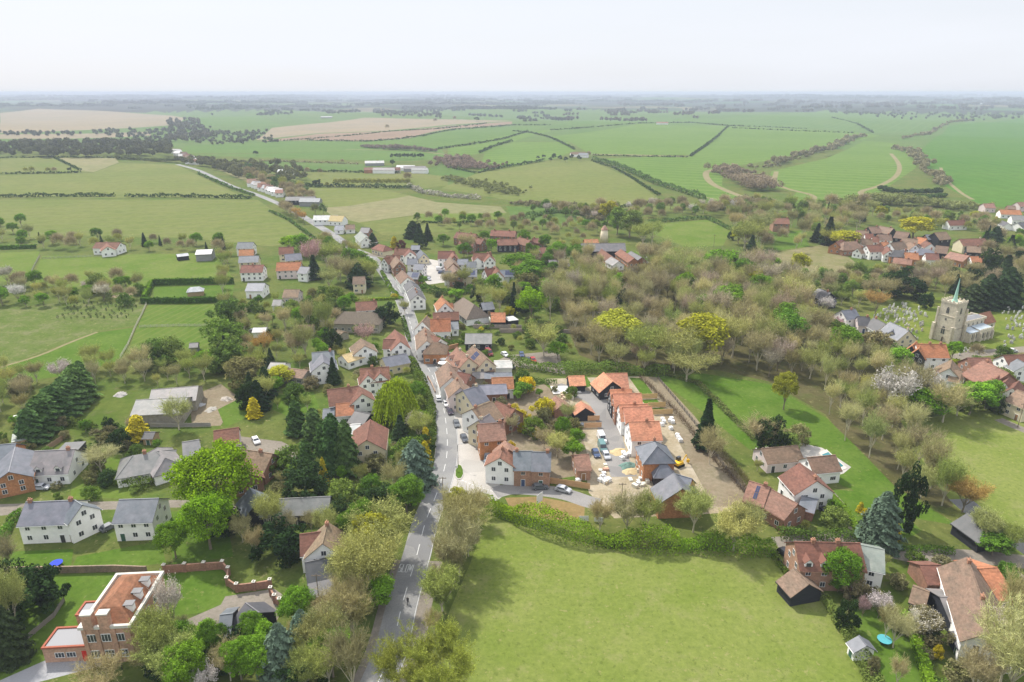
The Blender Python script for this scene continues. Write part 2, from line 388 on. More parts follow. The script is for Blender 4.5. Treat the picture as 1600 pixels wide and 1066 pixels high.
A('greenfield', [(400,276),(440,280),(470,292),(430,290)], 'field')
A('pale', [(335,263),(372,262),(420,280),(395,288)], 'field')
A('lawnlight', [(1015,352),(1105,343),(1142,360),(1130,384),(1070,386),(1022,366)], 'paddock', 'small pale green paddock ringed by trees')
A('rough', [(1168,402),(1300,380),(1348,420),(1300,456),(1200,446)], 'rough_grass', 'rough tan grassland left of the roofs')
A('lawn', [(1200,362),(1255,360),(1265,385),(1210,392)], 'lawn', 'green lawn before the red brick manor')
A('lawn', [(975,392),(1060,398),(1110,430),(1010,452),(985,432)], 'lawn', 'curving green lawn right of the barns')
A('olive2', [(1355,332),(1500,330),(1530,345),(1380,342)], 'field')
# --- left middle
A('lawnlight', [(0,395),(62,393),(46,440),(0,440)], 'paddock', 'small paddock at the left edge left of the rail fence')
A('lawnlight', [(66,400),(200,398),(345,395),(365,440),(215,457),(120,452),(47,444)], 'paddock', 'pale green paddock behind the clipped garden hedge')
A('lawn', [(240,448),(366,445),(362,470),(240,472)], 'lawn', 'lawn inside the tall clipped hedge square')
A('orchard', [(-60,488),(100,473),(230,472),(210,510),(150,518),(0,575),(-60,590)], 'orchard_grass', 'rough orchard grass with rows of saplings')
A('lawn', [(-60,592),(0,577),(152,520),(208,512),(190,562),(120,585),(0,600)], 'lawn', 'bright green grass strip below the orchard path')
A('rows', [(234,473),(366,475),(360,560),(196,566),(214,510)], 'orchard_grass', 'striped mown paddock with a small shed')
A('garden', [(60,655),(130,618),(205,600),(212,612),(200,650),(120,682)], 'lawn')
A('soil', [(296,620),(345,600),(372,620),(345,665),(300,668)], 'yard', 'muddy yard beside the grey double barn')
A('lawn', [(340,640),(380,620),(392,650),(352,668)], 'lawn')
A('lawnlight', [(118,700),(185,692),(200,735),(240,752),(210,778),(110,780)], 'lawn', 'front lawn left of the hip roofed grey bungalow')
A('lawn', [(425,708),(445,702),(500,728),(500,742),(418,742)], 'lawn', 'triangular lawn in the walled brick courtyard')
A('gravel', [(360,680),(440,690),(505,722),(500,735),(430,702),(420,745),(350,745)], 'yard', 'gravel courtyard of the brick house')
A('lawn', [(430,618),(490,612),(500,640),(450,650),(425,640)], 'lawn')
A('lawn', [(560,600),(600,602),(612,640),(575,645)], 'lawn')
A('lawn', [(560,690),(640,670),(650,740),(560,735)], 'lawn', 'garden lawn behind the cream gabled house')
A('lawn', [(120,870),(250,845),(260,880),(110,895)], 'lawn')
A('lawn', [(10,862),(115,858),(110,890),(0,892)], 'lawn')
A('lawn', [(265,800),(350,790),(365,870),(270,882)], 'lawn')
A('gravel', [(-60,790),(60,786),(280,781),(410,792),(410,800),(280,793),(60,800),(-60,812)], 'lane', 'narrow grey lane between the slate roofed houses')
A('lawn', [(-60,905),(180,895),(150,960),(60,1066),(-60,1090)], 'lawn', 'steep green lawn left of the brick mansion')
A('grey_paving', [(105,960),(135,950),(120,1010),(72,1010),(75,1030),(-60,1090),(60,1066),(200,1030),(132,1010)], 'path', 'pale grey path around the brick mansion')
A('lawn', [(258,900),(355,885),(360,925),(400,935),(330,955),(262,965)], 'lawn', 'lawn inside the curving brick wall')
A('gravel', [(283,972),(345,945),(352,932),(428,920),(450,935),(430,975),(340,985)], 'drive', 'gravel drive with a shed inside the curving brick wall')
# --- right middle
A('woodfloor', [(850,430),(1000,408),(1090,428),(1190,432),(1262,472),(1300,530),(1400,592),(1420,652),(1428,715),(1492,790),(1470,797),(1400,762),(1325,692),(1290,648),(1200,596),(1120,578),(1040,580),(960,575),(905,555),(880,500)], 'woodland_floor', 'brown and mossy floor of the central wood')
A('churchyard', [(1352,492),(1400,470),(1500,462),(1620,468),(1620,548),(1495,562),(1440,560),(1388,512)], 'churchyard', 'grassy churchyard full of pale gravestones')
A('meadow', [(1406,656),(1470,650),(1540,633),(1572,642),(1620,668),(1700,720),(1700,880),(1560,810),(1490,790),(1438,715)], 'meadow', 'rough meadow at the right edge below the church')
A('lawn', [(1022,588),(1100,584),(1200,600),(1290,652),(1340,700),(1400,762),(1500,822),(1382,802),(1330,764),(1170,702),(1100,645)], 'lawn', 'long vivid green lawn right of the building site')
A('lawn', [(1300,765),(1380,770),(1440,830),(1400,850),(1350,825)], 'lawn')
A('garden', [(1215,860),(1620,880),(1640,1090),(1380,1090),(1290,930)], 'garden_ground', 'mixed garden ground at lower right')
A('lawn', [(1335,955),(1400,945),(1440,1010),(1470,1090),(1370,1090)], 'lawn', 'back garden lawn beside the tiny white summerhouse')
A('paving', [(1180,700),(1250,692),(1285,700),(1330,730),(1318,740),(1290,748),(1250,730),(1190,720)], 'patio', 'stone terrace of the house with the pool')
# --- building site and its neighbours
A('sand', [(850,592),(1004,588),(1050,640),(1110,720),(1165,800),(960,810),(920,770),(902,650)], 'building_site', 'pale sandy ground of the building site')
A('soil', [(1004,588),(1030,590),(1085,650),(1150,735),(1190,790),(1115,792),(1060,690)], 'soil', 'bare brown soil strip along the building site')
A('lawn', [(983,590),(1003,591),(1022,618),(1003,618)], 'lawn', 'new turf behind the black boarded bungalow')
A('lawn', [(1002,625),(1026,624),(1032,631),(1008,632)], 'lawn')
A('lawn', [(1014,638),(1036,637),(1044,644),(1022,646)], 'lawn')
A('lawn', [(904,590),(916,588),(926,603),(914,606)], 'lawn')
ribbon('asphalt_new', [(868,604),(915,618),(938,632),(950,662),(956,690),(962,712),(975,745)], 3.6, 3.6, 'road', 'new grey road curving through the building site')
A('bank', [(789,778),(840,776),(914,790),(912,815),(860,812),(800,800)], 'verge', 'bare orange bank beside the estate road')
A('lawn', [(868,730),(893,728),(896,748),(872,748)], 'lawn', 'tiny back lawn of the brick terrace')
A('soil', [(735,630),(850,600),(900,640),(925,740),(860,750),(790,700)], 'yard', 'mixed yards and gardens behind the street houses')
A('gravel', [(795,555),(872,548),(884,585),(800,572),(745,578)], 'car_park', 'pale gravel car park behind the black shed')
A('gravel', [(664,556),(705,550),(712,580),(690,590),(668,575)], 'car_park', 'forecourt of the cream inn')
A('paving', [(660,403),(700,410),(705,440),(668,445),(655,425)], 'yard', 'block paved court between the modern houses')
A('gravel', [(735,505),(800,500),(810,512),(740,512)], 'yard')
A('meadow', [(762,806),(830,826),(950,858),(1212,862),(1250,900),(1290,935),(1380,1090),(600,1300),(690,1090),(700,960),(735,880)], 'meadow', 'big open meadow in front of the long hedge')
# --- roads
MAIN = [(540,1190),(583,1085),(606,1030),(618,990),(627,950),(640,905),(652,865),(665,815),(682,772),(696,725),(699,690),(696,655),(689,620),(675,586),(659,560),(648,532),(641,505),(629,470),(610,440),(594,418),(578,400),(550,388),(522,368),(496,352),(461,331),(430,316),(398,303),(360,290),(312,267),(277,257)]
main_c = path_world(MAIN)
def mr(mk, l, r, i0, i1, name, label): A(mk, offset(main_c, l)[i0:i1] + offset(main_c, -r)[i0:i1][::-1], name, label, True)
mr('gravel', 4.8, 6.2, 0, 24, 'verge', 'dusty brown verge beside the main road')
A('paving', [(690,735),(703,690),(712,640),(704,600),(690,570),(700,572),(716,610),(740,680),(750,700),(776,738),(786,775),(776,783),(720,770),(690,770)], 'pavement', 'wide pale forecourt where the side road meets the main road')
A('paving', [(662,548),(668,545),(704,600),(714,640),(707,690),(700,690),(703,640),(697,605)], 'pavement', 'pavement along the street front')
ribbon('asphalt_new', [(772,770),(800,764),(842,766),(882,772),(916,783),(935,788)], 2.7, 2.7, 'road', 'short new estate road behind the long hedge')
mr('asphalt', 3.3, 3.3, 0, 200, 'main_road', 'main road curving from the foreground through the village')
ribbon('track', [(1478,640),(1520,618),(1492,562),(1470,557)], 0.1, 0.1, 'path', None)
AREAS.pop()
ribbon('gravel', [(1490,560),(1512,555),(1545,551),(1600,546),(1660,540)], 3, 3, 'lane', 'lane between the church and the red roofed houses')
ribbon('gravel', [(1212,850),(1260,846),(1330,838),(1350,836),(1400,864),(1450,868),(1520,870),(1600,878),(1660,885)], 2.6, 2.6, 'lane', 'narrow lane past the brick terrace at lower right')
ribbon('gravel', [(1340,838),(1330,815),(1308,785),(1290,765)], 1.6, 1.6, 'drive', 'drive up to the house with the pool')
ribbon('gravel', [(1560,890),(1590,915),(1640,960)], 4, 4, 'lane', None)
ribbon('gravel', [(1560,655),(1600,672),(1650,690)], 2, 2, 'path', 'dirt path at the corner of the rough meadow')
ribbon('stream', [(1500,780),(1530,805),(1575,835),(1640,880)], 3, 3, 'water', 'dark stream along the rough meadow')
ribbon('gravel', [(555,392),(575,397),(602,402),(625,404)], 2, 2, 'lane', None)
# --- tracks across the far fields
ribbon('track', [(948,256),(990,268),(1030,286),(1075,302),(1120,312)], 1.6, 1.6, 'track', 'pale headland track through the middle wheat field')
ribbon('track', [(1140,262),(1105,268),(1110,285),(1140,300),(1170,312),(1165,322)], 4, 4, 'track', 'curved sandy track beside the streamside wood')
ribbon('track', [(1213,268),(1211,285),(1230,295),(1268,305),(1268,315),(1245,330)], 3, 3, 'track', 'looping pale track at the left of the bright field')
ribbon('track', [(1392,240),(1405,258),(1400,275),(1375,290),(1345,300),(1360,312)], 3, 3, 'track', 'winding pale tractor track below the stream trees')
ribbon('track', [(1470,262),(1476,278),(1500,300),(1520,312)], 2, 2, 'track', 'pale tractor track in the deep green field')
ribbon('track', [(925,241),(1000,242.5),(1076,245.5)], 7, 7, 'track', 'sandy strip along the hedge of the large wheat field')
ribbon('track', [(540,233.5),(640,235.5),(700,242)], 3, 3, 'track', 'pale lane above the row of small firs')
ribbon('track', [(0,574),(60,556),(110,535),(152,519)], 0.8, 0.8, 'path', 'mown path below the orchard')

def build_ground():
    V, E, FC = [], [], []
    # rings: fine near, coarse far
    r = 40.0
    V.append((0.0, 0.0))
    while r < 60000:
        n = 72 if r < 300 else 120
        for i in range(n):
            a = 2 * math.pi * (i + 0.5 * (len(V) % 2)) / n
            V.append((r * math.cos(a), r * math.sin(a)))
        r *= 1.16 if r < 600 else 1.075
    # denser ahead, where the relief is looked along
    r = 700.0
    while r < 20000:
        for i in range(150):
            a = math.radians(40 + 100 * (i + 0.5) / 150); V.append((r * 1.03 * math.cos(a), r * 1.03 * math.sin(a)))
        r *= 1.075
    for name, mk, lab, pts in AREAS:
        ar = sum(p[0] * q[1] - q[0] * p[1] for p, q in zip(pts, pts[1:] + pts[:1]))
        if ar < 0: pts = pts[::-1]
        ring = []
        for i, p in enumerate(pts):
            q = pts[(i + 1) % len(pts)]; L = math.hypot(q[0] - p[0], q[1] - p[1]); D = math.hypot(*p)
            if L < 1e-3: continue
            k = max(1, int(L / max(12.0, D * 0.06)))
            for j in range(k): ring.append((p[0] + (q[0] - p[0]) * j / k, p[1] + (q[1] - p[1]) * j / k))
        o = len(V); V.extend(ring); FC.append(list(range(o, o + len(ring))))
    ov, oe, of, vv, ee, ff = delaunay_2d_cdt([Vector(v) for v in V], [], FC, 0, 1e-3, True)
    zs = [terr(v.x, v.y) for v in ov]
    groups = {}
    for i, f in enumerate(of):
        src = [k for k in ff[i] if k < len(AREAS)]
        if src: g = max(src)
        else:
            c = sum((ov[j] for j in f), Vector((0, 0))) / 3
            g = -1 if c.length < 1500 else -3 if c.length < 4200 else -2
        groups.setdefault(g, []).append(f)
    for g, fs in groups.items():
        used = {}; vs = []; out = []
        for f in fs:
            t = []
            for j in f:
                if j not in used: used[j] = len(vs); vs.append((ov[j].x, ov[j].y, zs[j]))
                t.append(used[j])
            a, b, c = (vs[k] for k in t)
            if (b[0] - a[0]) * (c[1] - a[1]) - (b[1] - a[1]) * (c[0] - a[0]) < 0: t.reverse()
            out.append(t)
        if g == -1: nm, mk, lab = 'ground', 'scrub', 'grassy ground of the village'
        elif g == -3: nm, mk, lab = 'ground', 'greenfield', 'green valley ground between the village and the far hills'
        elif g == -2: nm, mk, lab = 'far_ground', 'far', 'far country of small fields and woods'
        else: nm, mk, lab = AREAS[g][0], AREAS[g][1], AREAS[g][2]
        o = obj(nm, mesh(nm, vs, out, FM[mk], smooth=True)); tag(o, lab, kind='structure')
build_ground()

# road markings, 4 mm proud of the road
M['line'] = flat('road_paint', (0.55, 0.55, 0.53), 0.8)
def marks(name, label, runs, w=0.12, z=0.006):
    b = MB()
    for a, c in runs:
        a, c = Vector(a), Vector(c); d = (c - a).normalized(); n = Vector((-d.y, d.x)) * w / 2
        b.add([(*(a - n), z), (*(c - n), z), (*(c + n), z), (*(a + n), z)], [(0, 1, 2, 3)])
    return tag(obj(name, b.mesh(name, [M['line']])), label, kind='structure')
def dashes(line, on, off, start=0):
    runs = []; acc = -start
    for a, c in zip(line, line[1:]):
        L = (c - a).length; d = (c - a) / L; s = 0
        while s < L:
            ph = (acc + s) % (on + off)
            if ph < on:
                e = min(L, s + on - ph); runs.append((a + d * s, a + d * e)); s = e + 1e-4
            else: s += on + off - ph
        acc += L
    return runs
near = [p for p in main_c if p.length < 520]
marks('road_markings', 'dashed white centre line of the main road', dashes(near, 4, 3.4), 0.16)
marks('road_markings', 'solid white edge line of the main road', [(a, b) for a, b in zip(offset(near, -3.1), offset(near, -3.1)[1:])][:60], 0.09)
def slow():
    c = G(634, 894).xy; u = (G(634, 880).xy - G(634, 905).xy)
    i = min(range(len(near) - 1), key=lambda k: (near[k] - c).length); d = (near[i + 1] - near[i]).normalized(); r = Vector((d.y, -d.x))
    o = near[i] + d * (c - near[i]).dot(d) - r * 3.05
    G_ = {'S': [((1,1),(0,1)),((0,1),(0,.5)),((0,.5),(1,.5)),((1,.5),(1,0)),((1,0),(0,0))], 'L': [((0,1),(0,0)),((0,0),(1,0))],
          'O': [((0,0),(0,1)),((0,1),(1,1)),((1,1),(1,0)),((1,0),(0,0))], 'W': [((0,1),(.2,0)),((.2,0),(.5,.8)),((.5,.8),(.8,0)),((.8,0),(1,1))]}
    runs = []
    for k, ch in enumerate('SLOW'):
        for (a, b), (e, f) in G_[ch]:
            runs.append((o + r * (k * 0.76 + a * 0.5) + d * b * 2.6, o + r * (k * 0.76 + e * 0.5) + d * f * 2.6))
    marks('road_markings', 'white word SLOW painted on the left lane', runs, 0.15, 0.009)
slow()
marks('road_markings', 'faint give way line at the side road', dashes(path_world([(716,748),(740,758),(770,768)]), 0.8, 0.4), 0.2)
# kerbs: a real step along both sides of the near main road
def kerb(line, label):
    b = MB()
    for a, c in zip(line, line[1:]):
        L = (c - a).length; an = math.atan2(c.y - a.y, c.x - a.x)
        b.box(0, L, -0.07, 0.07, -0.05, 0.12, 0, an, (a.x, a.y, 0))
    tag(obj('kerb', b.mesh('kerb', [flat('kerb_stone', (0.45, 0.43, 0.40), 0.9)])), label, kind='structure')
kerb([p for p in offset(main_c, -3.45) if 175 < p.length < 360], 'pale kerb on the right side of the main road')
kerb([p for p in offset(main_c, 3.45) if 175 < p.length < 360], 'pale kerb on the left side of the main road')

# ---------------------------------------------------------------- plant prototypes (meshes shared by every copy)
class NP:
    """numpy card collector: quads / triangles with a random value per face"""
    def __init__(s, seed): s.r = np.random.default_rng(seed); s.v = []; s.f = []; s.a = []; s.n = 0
    def cards(s, c, nrm, size, aspect=1.0, along=None, var=None):
        k = len(c)
        nrm = nrm / (np.linalg.norm(nrm, axis=1, keepdims=True) + 1e-9)
        ref = s.r.normal(size=(k, 3)) if along is None else along
        u = np.cross(nrm, ref); u /= (np.linalg.norm(u, axis=1, keepdims=True) + 1e-9)
        w = np.cross(nrm, u)
        size = np.asarray(size).reshape(-1, 1) * np.ones((k, 1))
        u = u * size * 0.5; w = w * size * aspect * 0.5
        # irregular leaf-cluster outline: skewed quad
        j = lambda: 1 + 0.35 * s.r.normal(size=(k, 1))
        q = np.stack([c - u * j() - w * 0.4, c - w * j() + u * 0.3, c + u * j() + w * 0.4, c + w * j() - u * 0.3], 1)
        s.v.append(q.reshape(-1, 3)); s.f.append(np.arange(4 * k).reshape(-1, 4) + s.n); s.n += 4 * k
        s.a.append(s.r.random(k) if var is None else var)
    def slivers(s, a, b, wd, var=None):
        """thin twigs from a to b"""
        k = len(a); d = b - a; side = np.cross(d, s.r.normal(size=(k, 3))); side /= (np.linalg.norm(side, axis=1, keepdims=True) + 1e-9)
        wd = np.asarray(wd).reshape(-1, 1) * np.ones((k, 1))
        q = np.stack([a - side * wd / 2, a + side * wd / 2, b + side * wd * 0.2, b - side * wd * 0.2], 1)
        s.v.append(q.reshape(-1, 3)); s.f.append(np.arange(4 * k).reshape(-1, 4) + s.n); s.n += 4 * k
        s.a.append(s.r.random(k) if var is None else var)
    def mesh(s, name, m):
        v = np.concatenate(s.v); f = np.concatenate(s.f); a = np.concatenate(s.a)
        me = bpy.data.meshes.new(name); me.vertices.add(len(v)); me.vertices.foreach_set('co', v.astype(np.float32).ravel())
        me.loops.add(f.size); me.loops.foreach_set('vertex_index', f.ravel().astype(np.int32))
        me.polygons.add(len(f)); me.polygons.foreach_set('loop_start', np.arange(0, f.size, 4, dtype=np.int32))
        me.polygons.foreach_set('loop_total', np.full(len(f), 4, dtype=np.int32))
        me.materials.append(m); at = me.attributes.new('var', 'FLOAT', 'FACE'); at.data.foreach_set('value', a.astype(np.float32))
        me.update(); me.validate(); return me
def sph(r, k):
    d = r.normal(size=(k, 3)); return d / np.linalg.norm(d, axis=1, keepdims=True)
def clumps(np_, center, rad, nclump, cr, per, leaf, flatten=0.8, shell=0.75, under=0.35):
    """leaf clumps spread through a lumpy ellipsoid"""
    r = np_.r
    d = sph(r, nclump); d[:, 2] = np.where(d[:, 2] < -under, -d[:, 2], d[:, 2])
    lump = 1 + 0.16 * np.sin(3.1 * d[:, 0] + 1.7 * np_.n % 7) + 0.12 * np.cos(4.3 * d[:, 1] + 2.2 * d[:, 2])
    rr = (shell + (1 - shell) * r.random(nclump) ** 0.5)
    rr = np.where(r.random(nclump) < 0.22, rr * r.random(nclump) ** 0.4, rr) * lump
    cc = center + d * rr[:, None] * rad
    for c in cc:
        k = int(per * (0.6 + 0.8 * r.random())); e = sph(r, k); R = cr * (0.6 + 0.7 * r.random())
        p = c + e * R * (0.55 + 0.45 * r.random((k, 1))) * np.array([1, 1, flatten])
        base = r.random(); nr = e + 0.7 * r.normal(size=(k, 3)) + np.array([0, 0, 0.5])
        np_.cards(p, nr, leaf * (0.7 + 0.7 * r.random(k)), 0.8, var=np.clip(0.5 * base + 0.5 * r.random(k), 0, 1))
def limbs(seed, h, fork, spread, r0, nl=6, lean=0.0, sub=3):
    b = MB(); r = random.Random(seed); ends = []
    top = Vector((r.uniform(-.3, .3), r.uniform(-.3, .3), fork))
    b.tube((0, 0, -0.4), top, r0, r0 * .7, 7)
    for i in range(nl):
        a = 2 * math.pi * (i + r.uniform(-.3, .3)) / nl; s = spread * r.uniform(.45, .85)
        st = top * r.uniform(.75, 1); mid = Vector((math.cos(a) * s * .55, math.sin(a) * s * .55, fork + (h - fork) * .38))
        b.tube(st, mid, r0 * .42, r0 * .26, 5, cap=False)
        for j in range(sub):
            a2 = a + r.uniform(-.6, .6); s2 = s * r.uniform(.8, 1.25)
            e = Vector((math.cos(a2) * s2, math.sin(a2) * s2, fork + (h - fork) * r.uniform(.55, .9)))
            b.tube(mid, e, r0 * .22, r0 * .07, 4, cap=False); ends.append((mid, e))
    b.tube(top, (0.3, 0.2, fork + (h - fork) * .8), r0 * .6, r0 * .1, 5, cap=False)
    return b, ends
PROTO = {}
def leafy(key, seed, h=11, rad=(4.4, 4.4, 4.2), cz=6.6, ncl=62, cr=1.45, per=95, leaf=0.42, fork=2.6, r0=.28, spread=4.2):
    n = NP(seed); clumps(n, np.array([0, 0, cz]), np.array(rad), ncl, cr, per, leaf)
    b, _ = limbs(seed, h, fork, spread, r0)
    PROTO.setdefault(key, []).append((n.mesh('leafy_crown', M['leaf']), b.mesh('trunk', [M['bark']]), h))
def bare(key, seed, h=13, spread=4.6, fork=3.0, twigs=3400, tl=1.15, tw=0.075, leafn=0, r0=.26, cz=None, rz=None, up=0.55, fine=False):
    """leafless crown: limbs, three orders of branches and thousands of fine twigs"""
    n = NP(seed); r = n.r; b, ends = limbs(seed, h, fork, spread, r0, 7, sub=3)
    A0 = np.array([tuple(m + (e - m) * .2) for m, e in ends]); E0 = np.array([tuple(e) for m, e in ends])
    idx = r.integers(0, len(A0), 260); t = r.random((260, 1)); s = A0[idx] + (E0[idx] - A0[idx]) * t
    d = sph(r, 260) * .8 + (E0[idx] - A0[idx]) / (np.linalg.norm(E0[idx] - A0[idx], axis=1, keepdims=True)) * .7 + np.array([0, 0, up])
    e = s + d * (1.2 + 1.0 * r.random((260, 1))) * (h / 13)
    n.slivers(s, e, 0.10, np.clip(.55 + .3 * r.random(260), 0, 1))
    i2 = r.integers(0, 260, 900); t = r.random((900, 1)) ** .7; s2 = s[i2] + (e[i2] - s[i2]) * t
    d2 = sph(r, 900) + d[i2] * .6 + np.array([0, 0, up * .6]); e2 = s2 + d2 * (.7 + .7 * r.random((900, 1))) * (h / 13)
    n.slivers(s2, e2, 0.055, np.clip(.4 + .4 * r.random(900), 0, 1))
    i3 = r.integers(0, 900, twigs); t = r.random((twigs, 1)) ** .6; s3 = s2[i3] + (e2[i3] - s2[i3]) * t
    d3 = sph(r, twigs) + d2[i3] * .4 + np.array([0, 0, .25]); e3 = s3 + d3 * tl * (.5 + .6 * r.random((twigs, 1)))
    n.slivers(s3, e3, tw)
    if leafn:
        j = r.integers(0, twigs, leafn); n.cards(e3[j], r.normal(size=(leafn, 3)) + [0, 0, .6], (.12 if fine else .18) + .12 * r.random(leafn), .8)
    PROTO.setdefault(key, []).append((n.mesh('twig_crown', M['twig']), b.mesh('trunk', [M['bark']]), h))
def conifer(key, seed, h=13, R=3.2, per=4200, leaf=.5, droop=.5, blunt=.0, base=.08, mt='needle', layers=14):
    n = NP(seed); r = n.r; z = base + (1 - base) * r.random(per) ** 1.25
    lay = np.sin(z * layers * math.pi) * .14 + .9
    prof = np.clip((1 - z) ** (1 - blunt * .55) + .02, 0, 1) * lay
    a = r.random(per) * 2 * math.pi; arms = .82 + .2 * np.sin(a * 7 + z * 40)
    q = (.45 + .55 * r.random(per) ** .5) * prof * R * arms
    p = np.stack([np.cos(a) * q, np.sin(a) * q, z * h - droop * q * .35], 1)
    nr = np.stack([np.cos(a), np.sin(a), np.full(per, .9)], 1) + .5 * r.normal(size=(per, 3))
    n.cards(p, nr, leaf * (.6 + .7 * r.random(per)), 1.6, along=None)
    b = MB(); b.tube((0, 0, -.4), (0, 0, h * .93), .26, .04, 6)
    PROTO.setdefault(key, []).append((n.mesh('needle_crown', M[mt]), b.mesh('trunk', [M['bark']]), h))
def willow(key, seed):
    n = NP(seed); r = n.r; h = 11; k = 420; d = sph(r, k); d[:, 2] = np.abs(d[:, 2])
    top = np.array([0, 0, 6.4]) + d * np.array([5, 5, 4.6]) * (.7 + .3 * r.random((k, 1)))
    for c, dd in zip(top, d):
        L = min(c[2] - .6, 2.5 + 4.5 * r.random()); m = int(5 + L * 3.2); t = np.linspace(0, 1, m)[:, None]
        p = c + np.array([dd[0] * .5, dd[1] * .5, -1]) * (L * t) + .12 * r.normal(size=(m, 3))
        n.cards(p, np.array([dd[0], dd[1], .4]) + .5 * r.normal(size=(m, 3)), .34, 1.9, along=np.tile([0, 0, 1.0], (m, 1)) + .15 * r.normal(size=(m, 3)), var=np.clip(.3 * r.random() + .7 * r.random(m), 0, 1))
    clumps(n, np.array([0, 0, 6.8]), np.array([4, 4, 3.6]), 30, 1.2, 70, .35)
    b, _ = limbs(seed, h, 2.5, 4.0, .35)
    PROTO.setdefault(key, []).append((n.mesh('weeping_crown', M['leaf']), b.mesh('trunk', [M['bark']]), h))
def shrub(key, seed, R=(1.6, 1.6, 1.3), ncl=18, cr=.75, per=60, leaf=.3, h=2.6):
    n = NP(seed); clumps(n, np.array([0, 0, R[2] * .9]), np.array(R), ncl, cr, per, leaf, under=.8)
    PROTO.setdefault(key, []).append((n.mesh('shrub_leaves', M['leaf']), None, h))
for s in (1, 2, 3): leafy('leafy', s)
leafy('leafy', 4, rad=(3.6, 4.8, 4.4), cz=6.8, ncl=58)
leafy('oval', 5, h=14, rad=(3.4, 3.4, 5.6), cz=7.6, ncl=64, spread=3.0); leafy('oval', 6, h=13, rad=(3.8, 3.3, 5.0), cz=7.2, ncl=60, spread=3.0)
for s in (11, 12, 13, 14): bare('bare', s)
for s in (15, 16): bare('tallbare', s, h=18, spread=3.9, fork=5.5, twigs=3600, tl=1.2)
for s in (21, 22, 23): bare('budding', s, h=12, spread=4.6, twigs=2400, leafn=2200)
for s in (71, 72): bare('finebud', s, h=12, spread=4.6, twigs=8000, tl=.85, tw=.05, leafn=7000, fine=True)
for s in (73, 74): bare('finebare', s, h=13, spread=4.6, twigs=9500, tl=.85, tw=.045, fine=True)
leafy('bigleafy', 75, h=14, rad=(5.6, 5.6, 5.4), cz=8.0, ncl=150, cr=1.3, per=120, leaf=.30, fork=3, r0=.35, spread=5.2)
leafy('bigleafy', 76, h=13, rad=(5.2, 5.6, 5.0), cz=7.6, ncl=140, cr=1.3, per=120, leaf=.30, fork=3, r0=.35, spread=5.0)
bare('hugebud', 77, h=15, spread=7.0, fork=4, twigs=24000, tl=.8, tw=.045, leafn=24000, fine=True, r0=.4)
for s in (24, 25): bare('tallbud', s, h=16, spread=4.0, fork=4.0, twigs=2400, leafn=2400)
for s in (27, 28): bare('blossom', s, h=7, spread=3.1, fork=1.4, twigs=900, tl=.7, leafn=2600, r0=.15)
for s in (31, 32): conifer('fir', s)
conifer('fir', 33, h=12, R=3.8, blunt=.5, droop=.8)
for s in (34, 35): conifer('cypress', s, h=10, R=2.6, blunt=.95, droop=.1, per=3800, leaf=.42, layers=5)
conifer('cedar', 36, h=13, R=5.0, blunt=.8, droop=.9, per=5600, leaf=.5, layers=8)
willow('willow', 41)
n_ = 0
for s in (51, 52, 53): shrub('shrub', s)
shrub('yew', 54, (3.4, 3.4, 2.9), 46, 1.0, 90, .36, 6.0); shrub('yew', 55, (3.0, 3.6, 3.2), 46, 1.0, 90, .36, 6.4)
shrub('bush', 56, (2.2, 2.2, 1.9), 44, .7, 80, .24, 4.0); shrub('bush', 57, (2.0, 2.5, 1.8), 44, .7, 80, .24, 4.0)
# coarser versions for trees more than half a kilometre away
def coarse(key, seed, kind):
    if kind == 'leafy':
        n = NP(seed); clumps(n, np.array([0, 0, 6.4]), np.array([4.6, 4.6, 4.3]), 26, 1.7, 34, .95)
        b = MB(); b.tube((0, 0, -.4), (0, 0, 4), .35, .2, 5)
        PROTO.setdefault(key, []).append((n.mesh('leafy_crown', M['leaf']), b.mesh('trunk', [M['bark']]), 11))
    else:
        n = NP(seed); r = n.r; k = 850; d = sph(r, k); d[:, 2] = np.where(d[:, 2] < -.4, -d[:, 2], d[:, 2])
        p = np.array([0, 0, 6.8]) + d * np.array([4.6, 4.6, 4.8]) * (.25 + .7 * r.random((k, 1)) ** .6)
        n.slivers(p, p + (d + .5 * r.normal(size=(k, 3)) + [0, 0, .4]) * 1.7, .24)
        b, _ = limbs(seed, 12, 3, 4.2, .3, 5, sub=2)
        PROTO.setdefault(key, []).append((n.mesh('twig_crown', M['twig']), b.mesh('trunk', [M['bark']]), 12))
for s in (61, 62): coarse('farleafy', s, 'leafy')
for s in (63, 64): coarse('farbare', s, 'bare')

